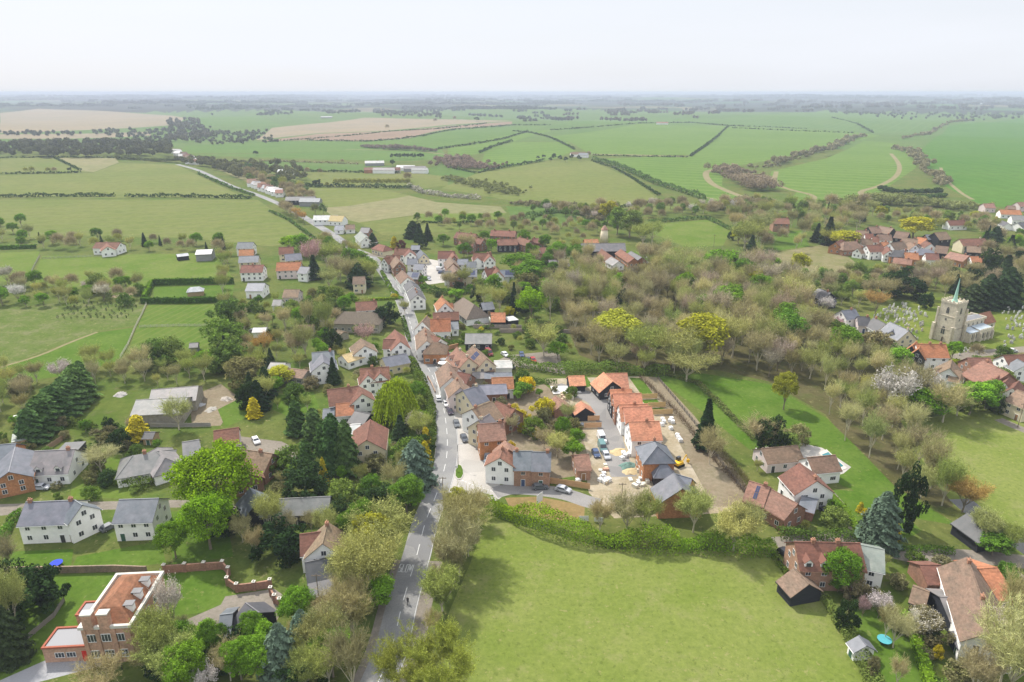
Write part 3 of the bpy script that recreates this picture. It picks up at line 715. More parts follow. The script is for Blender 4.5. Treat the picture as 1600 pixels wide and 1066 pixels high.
# kind -> (prototype, colour list, phrase, category, bark colour)
K_ = 0.95
def T_(r, g, b, k=K_): return lin(r, g, b, k)
BK = (0.24, 0.20, 0.15); BK2 = (0.50, 0.45, 0.34)
KIND = {
 'B': ('bare', [T_(176,166,122), T_(164,154,114), T_(182,174,130), T_(160,154,108)], 'bare brown twiggy tree', 'tree', BK2),
 'P': ('bare', [T_(174,160,138), T_(170,156,134)], 'bare pinkish grey tree', 'tree', BK),
 'TB': ('tallbare', [T_(186,180,130), T_(178,170,124), T_(188,182,126)], 'tall bare pale-limbed tree', 'tree', BK2),
 'O': ('budding', [T_(164,168,96), T_(152,162,88), T_(174,174,106), T_(160,162,102)], 'olive green budding tree', 'tree', BK2),
 'TO': ('tallbud', [T_(164,168,102), T_(154,162,96), T_(170,172,108)], 'tall olive budding tree', 'tree', BK2),
 'A': ('budding', [T_(186,152,88), T_(190,160,96)], 'orange tinted budding tree', 'tree', BK),
 'HB': ('hugebud', [T_(150,158,72)], 'huge olive budding tree', 'tree', BK2),
 'L': ('leafy', [T_(128,162,30), T_(122,156,32)], 'lime green leafy tree', 'tree', BK),
 'G': ('leafy', [T_(106,142,40), T_(114,152,44), T_(98,132,44)], 'fresh green leafy tree', 'tree', BK),
 'Y': ('leafy', [T_(166,166,48), T_(160,160,54)], 'yellow green leafy tree', 'tree', BK),
 'GO': ('oval', [T_(112,138,64), T_(124,144,70)], 'soft green oval tree', 'tree', BK),
 'D': ('leafy', [T_(58,78,38), T_(52,72,36)], 'dark green leafy tree', 'tree', BK),
 'F': ('fir', [T_(48,66,40), T_(56,74,46)], 'dark fir tree', 'conifer', BK),
 'C': ('cypress', [T_(72,98,52), T_(84,108,58)], 'dark rounded cypress', 'conifer', BK),
 'CB': ('cedar', [T_(96,116,96), T_(104,122,104)], 'blue grey cedar', 'conifer', BK),
 'CD': ('cedar', [T_(62,76,46), T_(54,72,46)], 'broad dark cedar', 'conifer', BK),
 'YC': ('cypress', [T_(180,166,40), T_(190,170,44)], 'golden yellow conifer', 'conifer', BK),
 'W': ('willow', [T_(160,178,40)], 'weeping yellow green willow', 'tree', BK),
 'WB': ('blossom', [T_(214,206,192), T_(204,196,186)], 'white blossom tree', 'tree', BK),
 'PB': ('blossom', [T_(190,160,156)], 'pink blossom tree', 'tree', BK),
 'S': ('shrub', [T_(104,128,54), T_(92,116,50), T_(118,136,64), T_(128,126,80)], 'green garden shrub', 'shrub', BK),
 'SD': ('shrub', [T_(62,82,44), T_(72,88,50)], 'dark evergreen shrub', 'shrub', BK),
 'SB': ('shrub', [T_(134,128,90), T_(124,120,84)], 'brown leafless shrub', 'shrub', BK),
 'SY': ('shrub', [T_(200,178,36), T_(190,176,46)], 'bright yellow flowering shrub', 'shrub', BK),
 'SR': ('shrub', [T_(96,50,52), T_(110,64,56)], 'dark red shrub', 'shrub', BK),
 'SW': ('shrub', [T_(214,208,200)], 'white flowering shrub', 'shrub', BK),
 'V': ('yew', [T_(56,76,40), T_(48,68,38)], 'round dark yew', 'tree', BK),
 'FL': ('farleafy', [T_(96,120,64), T_(84,108,60), T_(110,128,72)], 'distant green tree', 'tree', BK),
 'FD': ('farleafy', [T_(60,78,50), T_(54,72,48)], 'distant dark green tree', 'tree', BK),
 'FB': ('farbare', [T_(146,134,110), T_(136,126,104), T_(154,144,112)], 'distant bare brown tree', 'tree', BK),
 'FO': ('farbare', [T_(138,136,92), T_(128,130,88)], 'distant olive budding tree', 'tree', BK),
}
WID = {}
for _k, _l in PROTO.items():
    for _i, (_c, _t, _h) in enumerate(_l):
        _co = np.empty(len(_c.vertices) * 3, np.float32); _c.vertices.foreach_get('co', _co); _co = _co.reshape(-1, 3)
        _l[_i] = (_c, _t, float(np.percentile(_co[:, 2], 98.5)))
    WID[_k] = float(np.percentile(_co[:, 0], 97) - np.percentile(_co[:, 0], 3))
KNAME = {'HB': 'budding_tree', 'B': 'bare_tree', 'P': 'bare_tree', 'TB': 'bare_tree', 'O': 'budding_tree', 'TO': 'budding_tree', 'A': 'budding_tree', 'L': 'leafy_tree', 'G': 'leafy_tree', 'Y': 'leafy_tree', 'GO': 'leafy_tree', 'D': 'leafy_tree', 'W': 'willow_tree', 'WB': 'blossom_tree', 'PB': 'blossom_tree', 'V': 'yew_tree', 'FL': 'leafy_tree', 'FD': 'conifer', 'FB': 'bare_tree', 'FO': 'budding_tree'}
TREES = []   # (object, kind, world xy, height, pixel)
prnd = random.Random(5)
def plant(kind, x, y, h, wd=None, z=None, nm=None, label=None):
    pr, cols, phrase, cat, bk = KIND[kind]
    if math.hypot(x, y) < 230 and pr == 'leafy' and h > 7: pr = 'bigleafy'
    if math.hypot(x, y) < 190 and pr in ('bare', 'budding', 'tallbud', 'tallbare'): pr = 'finebare' if 'bare' in pr else 'finebud'
    if pr == 'shrub' and h > 2.4: pr = 'bush'
    crown, trunk, h0 = prnd.choice(PROTO[pr]); s = h / h0; sx = s * (wd if wd else prnd.uniform(.88, 1.12))
    c = prnd.choice(cols)
    if 'bare' in pr or 'bud' in pr: c = (c[0] * .98, c[1] * .99, c[2] * .97)
    j = prnd.uniform(.86, 1.14); c = (c[0] * j * prnd.uniform(.94, 1.06), c[1] * j, c[2] * j * prnd.uniform(.9, 1.1))
    z = terr(x, y) if z is None else z; rz = prnd.uniform(0, 6.28)
    if kind[0] == 'S': h = min(h, 2.6 if kind == 'SY' else 4.2)
    if kind in ('WB', 'PB'): h = min(h, 6.0)
    name = nm or KNAME.get(kind, 'shrub' if cat == 'shrub' else 'conifer'); cat = name.replace('_', ' ')
    if trunk is None:
        o = obj(name, crown, None, (x, y, z), rz, c, (sx, sx, s))
    else:
        o = empty(name, (x, y, z), rz); o.scale = (sx, sx, s)
        obj('crown', crown, o, color=c); obj('trunk', trunk, o, color=bk)
    tag(o, label, cat); TREES.append((o, kind, x, y, h, label)); return o
VPY = 533 + F / math.tan(P)
def tree(kind, x, yt, yb, wpx=None, label=None):
    """a tree whose crown is centred on column x, top at row yt, foot at row yb, crown wpx pixels wide"""
    yc = (yt + yb) / 2; xb = x + (800 - x) * (yb - yc) / (VPY - yc)
    g = G(xb, yb); h = 6.0; D0 = math.hypot(g.length, CAM_H); rr = (wpx or 0) * .85 * D0 / F / 2; fw = Vector((g.x, g.y, 0)).normalized() * rr * .7
    lo, hi = 1.5, 40.0
    for _ in range(16):
        h = (lo + hi) / 2
        if min(pix((g.x, g.y, g.z + h))[1], pix((g.x + fw.x, g.y + fw.y, g.z + h * .8))[1]) > yt: lo = h
        else: hi = h
    wd = None
    if wpx:
        D = (Vector((g.x, g.y, g.z + h * .6)) - Vector((0, 0, CAM_H))); zf = D.y * cp_ - D.z * sp_
        pk = KIND[kind][0]; pk = 'bigleafy' if pk == 'leafy' and math.hypot(g.x, g.y) < 230 and h > 7 else pk; w0 = WID[pk]; h0 = PROTO[pk][0][2]; wd = (wpx * .85 * zf / F) / (w0 * h / h0)
        wd = max(.4, min(2.0, wd))
    return plant(kind, g.x, g.y, h, wd, g.z, label=label)
KEEP_OUT = []   # (cx, cy, half length, half depth, angle) of buildings; (points, radius) of roads
def blocked(x, y, m=2.0):
    for cx, cy, hx, hy, a in KEEP_OUT:
        dx, dy = x - cx, y - cy; u = dx * math.cos(a) + dy * math.sin(a); v = -dx * math.sin(a) + dy * math.cos(a)
        if abs(u) < hx + m and abs(v) < hy + m: return True
    q = Vector((x, y))
    return any((p - q).length < 5.5 + m for p in near2)
near2 = [a.lerp(b, t / 4) for a, b in zip(main_c, main_c[1:]) for t in range(4) if a.length < 900]
def inside(p, poly):
    r = False; j = len(poly) - 1
    for i in range(len(poly)):
        a, b = poly[i], poly[j]
        if (a[1] > p[1]) != (b[1] > p[1]) and p[0] < (b[0] - a[0]) * (p[1] - a[1]) / (b[1] - a[1]) + a[0]: r = not r
        j = i
    return r
SC_PTS = []
BSC = []
def hides(x, y, h):
    D = math.hypot(x, y); px, yb = pix((x, y, terr(x, y))); _, yt = pix((x, y, terr(x, y) + h)); w_ = h * .36 * F / math.hypot(D, CAM_H)
    return any(d > D - 3 and abs(bx_ - px) < w_ + bw * .5 and yt < by_ < yb for bx_, by_, d, bw in BSC)
def scatter(poly, kinds, hr, gap, n=999, seed=0, m=2.0):
    """trees of mixed kinds through a pixel polygon, at least gap metres apart"""
    r = random.Random(seed or (len(SC_PTS) + 17)); pw = [G(x, y) for x, y in poly]; pw = [(p.x, p.y) for p in pw]
    x0, x1 = min(p[0] for p in pw), max(p[0] for p in pw); y0, y1 = min(p[1] for p in pw), max(p[1] for p in pw)
    ks = [k for k, c in kinds for _ in range(c)]; got = 0
    for _ in range(6000):
        if got >= n: break
        p = (r.uniform(x0, x1), r.uniform(y0, y1))
        if not inside(p, pw) or blocked(*p, m): continue
        if any((p[0] - q[0]) ** 2 + (p[1] - q[1]) ** 2 < (gap * .5 + q[2] * .5) ** 2 for q in SC_PTS): continue
        hh = r.uniform(*hr)
        if hides(p[0], p[1], hh) and r.random() < .98: continue
        SC_PTS.append((*p, gap)); got += 1
        plant(r.choice(ks), p[0], p[1], hh)
    return got

# ---------------------------------------------------------------- hedges and far woods: one mesh each, leaf size follows distance
def hedge(pts, hgt, wid, col, label, name='hedge', clip=False, cat='hedge', kind=None, lumpy=.35, twig=False, dens=1.0, group=None, var=None):
    line = [G(x, y) for x, y in pts]; n = NP(len(TREES) * 7 + len(pts) * 31 + int(abs(pts[0][0]))); r = n.r
    o0 = line[0]; cs = []
    for a, b in zip(line, line[1:]):
        L = (b - a).length
        if L < .1: continue
        D = ((a + b) / 2).length; leaf = max(.34, .0021 * D)
        k = int(dens * L * (wid + 2 * hgt) * (1.15 if clip else 1.7) / (leaf * leaf)); k = min(k, 16000)
        t = r.random((k, 1)); base = np.array(a) + (np.array(b) - np.array(a)) * t
        d = (b - a).normalized(); nx = np.array([-d.y, d.x, 0])
        s = (t[:, 0] * L); ph = a.x * .37 + a.y * .21
        lump = 1 + lumpy * (np.sin(s / 2.9 + ph) * .5 + np.sin(s / 1.3 + ph * 2) * .3 + np.sin(s / 7.1 + ph) * .6) if not clip else 1 + .03 * np.sin(s)
        side = r.random(k)
        if clip:
            u = r.random(k) * 2 - 1; hh = r.random(k); face = side < (wid / (wid + 2 * hgt)); sg = np.where(r.random(k) < .5, -1, 1)
            off = np.where(face, u, sg) * wid / 2; zz = np.where(face, 1.0, hh) * hgt
            nr = np.where(face[:, None], np.array([0, 0, 1.0]), sg[:, None] * nx) + .35 * r.normal(size=(k, 3))
        else:
            th = r.random(k) * math.pi; off = np.cos(th) * wid / 2 * (lump ** .7); zz = (np.sin(th) ** .6) * hgt * lump * (.55 + .45 * r.random(k) ** .5) 
            nr = np.cos(th)[:, None] * nx + np.sin(th)[:, None] * np.array([0, 0, 1.0]) + .6 * r.normal(size=(k, 3))
        p = base + nx * off[:, None] + np.stack([np.zeros(k), np.zeros(k), zz], 1) + .12 * r.normal(size=(k, 3))
        blot = .5 + .5 * np.sin(s / 2.3 + ph * 3)
        vv = np.clip(.3 * blot + .7 * r.random(k), 0, 1)
        if twig:
            n.slivers(p, p + (nr + [0, 0, .7]) * leaf * 1.5, leaf * .22, vv)
            j = r.random(k) < .25; n.cards(p[j], nr[j], leaf * .9, .8)
        else: n.cards(p, nr, leaf * (.75 + .5 * r.random(k)), .85, var=vv)
        if clip:   # dense interior
            A3, B3, X3 = np.array(a), np.array(b), nx * wid * .43; T3 = np.array([0, 0, hgt * .93])
            q = [A3 - X3, B3 - X3, B3 + X3, A3 + X3, A3 - X3 + T3, B3 - X3 + T3, B3 + X3 + T3, A3 + X3 + T3]
            for fc in ((0,1,5,4), (2,3,7,6), (4,5,6,7), (3,0,4,7), (1,2,6,5)):
                n.v.append(np.array([q[t_] for t_ in fc])); n.f.append(np.arange(4).reshape(1, 4) + n.n); n.n += 4; n.a.append(np.array([.1]))
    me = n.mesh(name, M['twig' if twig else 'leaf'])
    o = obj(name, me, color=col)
    tag(o, label, None if kind else cat, group, kind); return o
def wood(poly, n, hr, cols, label, name='distant_woodland', seed=3, streak=0):
    """a far wood read as one mass: one stuff object"""
    r = np.random.default_rng(seed); pw = [G(x, y) for x, y in poly]; pw = [(p.x, p.y) for p in pw]
    c = NP(seed); x0, x1 = min(p[0] for p in pw), max(p[0] for p in pw); y0, y1 = min(p[1] for p in pw), max(p[1] for p in pw); got = 0
    for _ in range(n * 30):
        if got >= n: break
        if streak and got % streak: x, y = x + abs(r.normal()) * hr[1] * .55 * sg_, y + r.normal() * hr[1] * .18 + tl_ * hr[1] * .3
        else: x, y = r.uniform(x0, x1), r.uniform(y0, y1); sg_ = r.choice([-1, 1]); tl_ = r.normal() * .5
        if not inside((x, y), pw):
            if streak: got += 1
            continue
        got += 1; z = terr(x, y); h = r.uniform(*hr); D = math.hypot(x, y); leaf = max(1.0, .0018 * D); k = int(min(130, 36 * (h / leaf) ** 1.0)) 
        k = max(10, int(22 * (h * .8 / leaf) ** 1.2)); k = min(k, 150)
        d = sph(r, k); d[:, 2] = np.abs(d[:, 2]) * np.where(r.random(k) < .3, -.5, 1)
        p = np.array([x, y, z + h * .55]) + d * np.array([h * .42, h * .42, h * .45]) * (.6 + .4 * r.random((k, 1)))
        c.cards(p, d + .6 * r.normal(size=(k, 3)), leaf * (.7 + .6 * r.random(k)), .9, var=np.clip(.55 * r.random() + .45 * r.random(k), 0, 1))
    if got == 0: return None
    return tag(obj(name, c.mesh(name, M['leaf']), color=cols), label, kind='stuff')

def belt(pts, wid, n, hr, col, label, seed=1):
    """a strip of trees too small and dense to count: crowns of uneven size strewn along a pixel line"""
    r = np.random.default_rng(seed + abs(int(pts[0][0]))); line = [G(x, y) for x, y in pts]; c = NP(seed)
    ls = [(b - a).length for a, b in zip(line, line[1:])]; tot = sum(ls)
    for _ in range(n):
        q = r.random() * tot; i = 0
        while i < len(ls) - 1 and q > ls[i]: q -= ls[i]; i += 1
        a, b = line[i], line[i + 1]; d = (b - a).normalized(); p = a + d * q
        o_ = r.normal() * wid * .3 * (1 + .5 * math.sin(p.x / 31) * math.cos(p.y / 47)); x, y = p.x - d.y * o_, p.y + d.x * o_; z = terr(x, y)
        h = r.uniform(*hr) * (.75 + .35 * math.sin(p.x / 23 + p.y / 37)); D = math.hypot(x, y); leaf = max(.8, .0015 * D); k = max(16, min(170, int(26 * (h * .8 / leaf) ** 1.2)))
        e = sph(r, k); e[:, 2] = np.abs(e[:, 2]) * np.where(r.random(k) < .3, -.5, 1)
        pp = np.array([x, y, z + h * .55]) + e * np.array([h * .44, h * .44, h * .45]) * (.55 + .45 * r.random((k, 1)))
        c.cards(pp, e + .6 * r.normal(size=(k, 3)), leaf * (.6 + .6 * r.random(k)), .9, var=np.clip(.5 * r.random() + .5 * r.random(k), 0, 1))
    return tag(obj('tree_belt', c.mesh('tree_belt', M['leaf']), color=col), label, kind='stuff')

# ---------------------------------------------------------------- buildings
RC = {'R': ((0.185, 0.09, 0.065), 'roof'), 'B': ((0.20, 0.14, 0.10), 'roof'), 'O': ((0.38, 0.165, 0.085), 'roof'), 'N': ((0.50, 0.235, 0.145), 'roof'),
      'S': ((0.126, 0.137, 0.163), 'slate'), 'D': ((0.074, 0.074, 0.081), 'slate'), 'G': ((0.185, 0.178, 0.178), 'slate'), 'T': ((0.192, 0.163, 0.126), 'thatch'),
      'Y': ((0.459, 0.355, 0.192), 'thatch'), 'W': ((0.444, 0.444, 0.444), 'slate'), 'P': ((0.266, 0.148, 0.111), 'roof'), 'L': ((0.340, 0.370, 0.400), 'slate'), 'V': ((0.237, 0.266, 0.237), 'slate')}
WC = {'w': ((0.88, 0.87, 0.84), 'wall'), 'c': ((0.68, 0.60, 0.42), 'wall'), 'k': ((0.028, 0.030, 0.036), 'board'), 'b': ((0.288, 0.160, 0.112), 'brick'), 'o': ((0.400, 0.192, 0.096), 'brick'),
      'p': ((0.66, 0.56, 0.54), 'wall'), 's': ((0.336, 0.312, 0.256), 'stone'), 'y': ((0.62, 0.54, 0.36), 'wall'), 'g': ((0.272, 0.272, 0.272), 'board'), 't': ((0.368, 0.256, 0.144), 'board'), 'q': ((0.368, 0.224, 0.160), 'brick')}
def unit_window(wd=1.15, ht=1.3, bars=1):
    b = MB(); f = .07
    b.box(-wd/2, wd/2, -.02, .05, 0, f, 0); b.box(-wd/2, wd/2, -.02, .05, ht - f, ht, 0)
    b.box(-wd/2, -wd/2 + f, -.02, .05, f, ht - f, 0); b.box(wd/2 - f, wd/2, -.02, .05, f, ht - f, 0)
    for k in range(bars): x = -wd/2 + wd * (k + 1) / (bars + 1); b.box(x - .03, x + .03, -.02, .045, f, ht - f, 0)
    b.box(-wd/2 + f, wd/2 - f, -.02, .012, f, ht - f, 1)
    return b.mesh('window', [M['paint'], M['glass']])
WIN = unit_window(); WINW = unit_window(1.7, 1.2, 2); WINB = unit_window(2.2, 2.1, 3)
def unit_door(mt):
    b = MB(); b.box(-.5, .5, -.02, .06, 0, 2.05, 0); b.box(-.6, -.5, -.02, .08, 0, 2.15, 1); b.box(.5, .6, -.02, .08, 0, 2.15, 1); b.box(-.5, .5, -.02, .08, 2.05, 2.15, 1)
    return b.mesh('door', [mt, M['paint']])
DOOR = [unit_door(flat('door_paint_' + n, c, .5)) for n, c in (('green', (.05, .12, .08)), ('blue', (.06, .09, .17)), ('dark', (.05, .05, .05)), ('timber', (.28, .16, .08)))]
def unit_chimney():
    b = MB(); b.box(-.42, .42, -.32, .32, 0, 1.75, 0); b.box(-.5, .5, -.4, .4, 1.55, 1.72, 0)
    for x in (-.2, .2): b.tube((x, 0, 1.72), (x, 0, 2.15), .13, .11, 6, 1)
    return b.mesh('chimney', [M['brick'], flat('chimney_pot', (0.5, 0.28, 0.18), .9)])
CHIM = unit_chimney()
LAND = []    # (short name, world xyz) used to describe plants
NB = [0]
def block(root, o0, x1, y1, x2, y2, hr, he, dep, rk, wk, typ='g', over=.4, asym=0.0, lod=0, chim=(), win=1, doors=1, dorm=0, solar=None, seed=0, parapet=False):
    """one roofed volume given by the pixel ends of its ridge"""
    a, b = G(x1, y1, hr), G(x2, y2, hr)
    d = (b - a); d.z = 0; L = d.length; c = (a + b) / 2; c.z = 0
    if typ in ('h', 'hh'): L += dep * .72                       # hips reach beyond the ridge
    ang = math.atan2(d.y, d.x); gz = terr(c.x, c.y)
    hx, hy = L / 2, dep / 2
    rc, rm = RC[rk]; wc, wm = WC[wk]; r = random.Random(int(x1 * 7 + y1 * 13))
    j = r.uniform(.86, 1.14); rc = tuple(v * j * r.uniform(.96, 1.04) for v in rc)
    KEEP_OUT.append((c.x, c.y, hx, hy, ang)); [BSC.append((*pix((c.x + math.cos(ang) * L * q, c.y + math.sin(ang) * L * q, gz + he * .6)), math.hypot(c.x, c.y), 5 * F / math.hypot(c.length, CAM_H))) for q in (-.36, 0, .36)]; loc = (c.x - o0.x, c.y - o0.y, gz - o0.z)
    # local axes: X along ridge; make local -Y the side nearer the camera
    if (math.sin(ang) * c.x - math.cos(ang) * c.y) > 0: ang += math.pi; 
    # sun/camera side check: -Y direction = (sin a, -cos a); want it to point towards the camera (origin)
    mw = MB(); mr_ = MB()
    if typ == 'g':
        mw.add([(-hx,-hy,-.3),(hx,-hy,-.3),(hx,hy,-.3),(-hx,hy,-.3),(-hx,-hy,he),(hx,-hy,he),(hx,hy,he),(-hx,hy,he),(-hx,0,hr),(hx,0,hr)],
               [(0,1,5,4),(2,3,7,6),(1,2,6,9,5),(3,0,4,8,7)])
        s = (hr - he) / hy; ex = hx + over * .7; ey = hy + over; ez = he - s * over + .06
        for sg in (-1, 1):
            pts = [(-ex, sg * ey, ez), (ex, sg * ey, ez), (ex, 0, hr + .1), (-ex, 0, hr + .1)]
            if sg > 0: pts = pts[::-1]
            mr_.slab([(p[0], p[1], p[2] + .14) for p in pts], .16)
        mr_.box(-ex, ex, -.12, .12, hr + .1, hr + .3)
        if rm != 'thatch' and lod < 2:
            mw.box(-ex, ex, -ey - .08, -ey, ez - .12, ez + .02); mw.box(-ex, ex, ey, ey + .08, ez - .12, ez + .02)
    elif typ in ('h', 'hh'):
        mw.add([(-hx,-hy,-.3),(hx,-hy,-.3),(hx,hy,-.3),(-hx,hy,-.3),(-hx,-hy,he),(hx,-hy,he),(hx,hy,he),(-hx,hy,he)], [(0,1,5,4),(1,2,6,5),(2,3,7,6),(3,0,4,7)])
        ex, ey = hx + over, hy + over; rx = max(.05, hx - dep * .36); z0 = he - .08
        v = [(-ex,-ey,z0),(ex,-ey,z0),(ex,ey,z0),(-ex,ey,z0),(-rx,0,hr + .1),(rx,0,hr + .1)]
        mr_.add(v + [(p[0], p[1], p[2] - .15) for p in v[:4]], [(0,1,5,4),(1,2,5),(2,3,4,5),(3,0,4),(0,6,7,1),(1,7,8,2),(2,8,9,3),(3,9,6,0),(9,8,7,6)])
        if lod == 0:
            for q, e in (((-ex,-ey,z0),(-rx,0,hr+.1)), ((ex,-ey,z0),(rx,0,hr+.1)), ((ex,ey,z0),(rx,0,hr+.1)), ((-ex,ey,z0),(-rx,0,hr+.1))): mr_.tube(q, e, .13, .13, 4)
    elif typ == 'f':     # flat or low parapet roof
        mw.add([(-hx,-hy,-.3),(hx,-hy,-.3),(hx,hy,-.3),(-hx,hy,-.3),(-hx,-hy,he),(hx,-hy,he),(hx,hy,he),(-hx,hy,he)], [(0,1,5,4),(1,2,6,5),(2,3,7,6),(3,0,4,7)])
        mr_.box(-hx - .1, hx + .1, -hy - .1, hy + .1, he, he + .2)
        if parapet: 
            for bx in ((-hx-.15,hx+.15,-hy-.15,-hy+.15),(-hx-.15,hx+.15,hy-.15,hy+.15),(-hx-.15,-hx+.15,-hy+.15,hy-.15),(hx-.15,hx+.15,-hy+.15,hy-.15)): mw.box(*bx, he + .2, he + .55)
    obj('wall', mw.mesh('wall', [M[wm]]), root, loc, ang, wc)
    ro = obj('roof', mr_.mesh('roof', [M[rm]]), root, loc, ang, rc)
    ca, sa = math.cos(ang), math.sin(ang)
    def put(nm, me, lx, ly, lz, rz=0, col=None, sc=None):
        return obj(nm, me, root, (loc[0] + lx * ca - ly * sa, loc[1] + lx * sa + ly * ca, loc[2] + lz), ang + rz, col, sc)
    for t in chim:
        z = hr - .75 if typ != 'f' else he
        put('chimney', CHIM, t * (hx - .6), 0, z, 0, (0.5, 0.46, 0.36) if wk in 'cy' else (0.36, 0.19, 0.13))
    if lod == 0 and win:
        fl = [1.0] + ([he - 1.55] if he > 4.2 else [])
        big = he < 3.2
        for sg in (-1, 1):
            nwin = max(1, int(L / 2.9)); dd = r.randrange(nwin)
            for i in range(nwin):
                lx = -hx + L * (i + .5) / nwin
                for k, z in enumerate(fl):
                    if k == 0 and i == dd and doors and sg < 0: put('door', DOOR[r.randrange(4)], lx, sg * hy, 0, math.pi if sg < 0 else 0); continue
                    put('window', WINW if (r.random() < .35 and k == 0) else WIN, lx, sg * hy, z, math.pi if sg < 0 else 0)
        if typ == 'g' and dep > 5:
            for sg in (-1, 1):
                for z in fl + ([he + .3] if hr - he > 2.4 else []):
                    for q in ((-.22, .22) if z < he else (0,)): put('window', WIN, sg * hx, q * dep, z, -math.pi / 2 * sg)
    elif lod == 1 and win:
        z = max(1.0, he - 1.7) if he > 4 else 1.0
        nwin = max(1, int(L / 3.6))
        for i in range(nwin): put('window', WIN, -hx + L * (i + .5) / nwin, -hy, z, math.pi)
    for i in range(dorm):
        q = MB(); w2 = .85; zb = he + .35; yb = -hy + .35; s = (hr - he) / hy
        lx = -hx + L * (i + .5) / dorm
        q.add([(lx-w2,yb,zb-.2),(lx+w2,yb,zb-.2),(lx+w2,yb,zb+1.1),(lx,yb,zb+1.9),(lx-w2,yb,zb+1.1),(lx-w2,yb+2.0,zb+1.1),(lx+w2,yb+2.0,zb+1.1),(lx,yb+2.9,zb+1.9),(lx-w2,yb+.1,zb-.2),(lx+w2,yb+.1,zb-.2)],
              [(0,1,2,3,4),(4,5,8,0),(1,9,6,2)])
        q.slab([(lx-w2-.2,yb-.2,zb+.98),(lx,yb-.2,zb+2.0),(lx,yb+2.9,zb+2.0),(lx-w2-.2,yb+2.2,zb+.98)][::-1], .1, 1); q.slab([(lx,yb-.2,zb+2.0),(lx+w2+.2,yb-.2,zb+.98),(lx+w2+.2,yb+2.2,zb+.98),(lx,yb+2.9,zb+2.0)][::-1], .1, 1)
        q.box(lx-.5, lx+.5, yb-.04, yb, zb, zb+.95, 2)
        obj('dormer', q.mesh('dormer', [M['wall'], flat('dormer_roof', rc, .8), M['glass']]), root, loc, ang, (0.72, 0.71, 0.68))
    if solar:
        s = (hr - he) / hy; f0, f1 = solar; nrm = .22
        q = MB(); nx = max(2, int((f1 - f0) * L / 1.1)); 
        for i in range(nx):
            for kk in range(2):
                X0 = -hx + L * (f0 + (f1 - f0) * i / nx) + .04; X1 = -hx + L * (f0 + (f1 - f0) * (i + 1) / nx) - .04
                Y0 = -hy * (.82 - .36 * kk); Y1 = -hy * (.82 - .36 * kk - .33)
                zf = lambda Y: he + (hy + Y) * s + .30
                q.slab([(X0, Y0, zf(Y0)), (X1, Y0, zf(Y0)), (X1, Y1, zf(Y1)), (X0, Y1, zf(Y1))], .05)
        obj('solar_panel', q.mesh('solar_panel', [M['solar']]), root, loc, ang)
    return c, ang, L
def H(label, short, blocks, name='house', cat='house', group=None, **kw):
    """a building made of one or more roofed blocks"""
    b0 = blocks[0]; a, b = G(b0[0], b0[1], b0[4]), G(b0[2], b0[3], b0[4]); c = (a + b) / 2
    o0 = Vector((c.x, c.y, terr(c.x, c.y))); root = empty(name, o0); D = o0.length
    lod = 0 if D < 520 else 1 if D < 800 else 2
    for i, bl in enumerate(blocks):
        ex = {}
        for q in bl[9:]:
            if isinstance(q, str): ex['typ'] = q
            else: ex.update(q)
        k2 = {**kw, **ex}
        if i > 0 and 'chim' not in ex: k2['chim'] = ()
        if i > 0 and 'dorm' not in ex: k2['dorm'] = 0
        if i > 0 and 'solar' not in ex: k2['solar'] = None
        if i > 0: k2['doors'] = 0
        block(root, o0, *bl[:9], lod=lod, **k2)
    tag(root, label, cat, group)
    if short: LAND.append((short, o0))
    return root

# ---------------------------------------------------------------- the buildings of the village, each from its ridge in the photograph
C1 = (.7,); C2 = (-.8, .8)
def dk(**k): return k
# modern estate right of the main road
H('white house with red brown roof and cross gable, top of the modern estate', 'the topmost red-roofed estate house', [(617,389,641,389,8,5,8,'R','w'),(641,394,638,388,7.8,5,7,'R','w')], chim=(-.9,))
H('dark boarded outbuilding with slate roof behind the estate', 'the dark boarded estate outbuilding', [(643,384,656,384,5,3,7,'S','k')], name='outbuilding', cat='outbuilding')
H('small cream gabled garage with slate roof and timber doors', 'the cream gabled garage', [(662,397.5,657,391,6,3,6.5,'S','c')], name='garage', cat='garage')
H('white house with broad red brown roof beside the main road bend', 'the white estate house on the road bend', [(604,400,625,400,8.5,5,8.5,'R','w'),(600,404,612,401,8,5,6,'R','w')], chim=(0,))
H('estate house with brick front gable and weathered brown roof', 'the brick-gabled house above the road', [(624,409.5,618,401,8.5,5,7,'B','b')])
H('white estate house with steep weathered roof sloping to the road', 'the steep weathered roof by the road', [(628,423,637,434,8,5,7.5,'B','w')])
H('estate house with slate roof, roof panels and brick end wall', 'the slate house with roof panels by the court', [(638,425,656,426,7.5,4.8,8,'S','q')], solar=(.4, .95))
H('slate roofed white cottage beside the paved court, upper one', 'the upper slate cottage of the court', [(637,405,652,405,7,4.6,6.5,'S','w')])
H('slate roofed white cottage beside the paved court, lower one', 'the lower slate cottage of the court', [(649,412.5,663,413.5,7,4.6,6.5,'S','w')])
H('long stepped white terrace with dark roof and big white end gable', 'the white stepped terrace', [(652.5,461,647,449,7.6,5,7.4,'D','w'),(646,447,641,439,7.4,5,7.2,'D','w')], chim=(-.2, .6))
H('red roofed house at the head of the paved court', 'the red-roofed house at the court head', [(685,393,710,393,8.5,5,8,'R','w'),(709.5,400,705,391,8,5,6,'R','b')])
H('first of the stacked brick gables right of the court', 'the upper brick gable of the court', [(708.5,411.5,703,402,8.3,5.2,7,'B','b')])
H('brick gabled house with slate wing in the middle of the estate', 'the brick gable with the slate wing', [(712.5,424,708,414,8.5,5.2,7.4,'B','b'),(694,424.5,710,424,7,4.8,6.4,'S','w')])
H('plain slate roofed house behind the estate gables', 'the plain slate estate house', [(715.5,405.5,731,405.5,7,4.8,7.5,'S','w')])
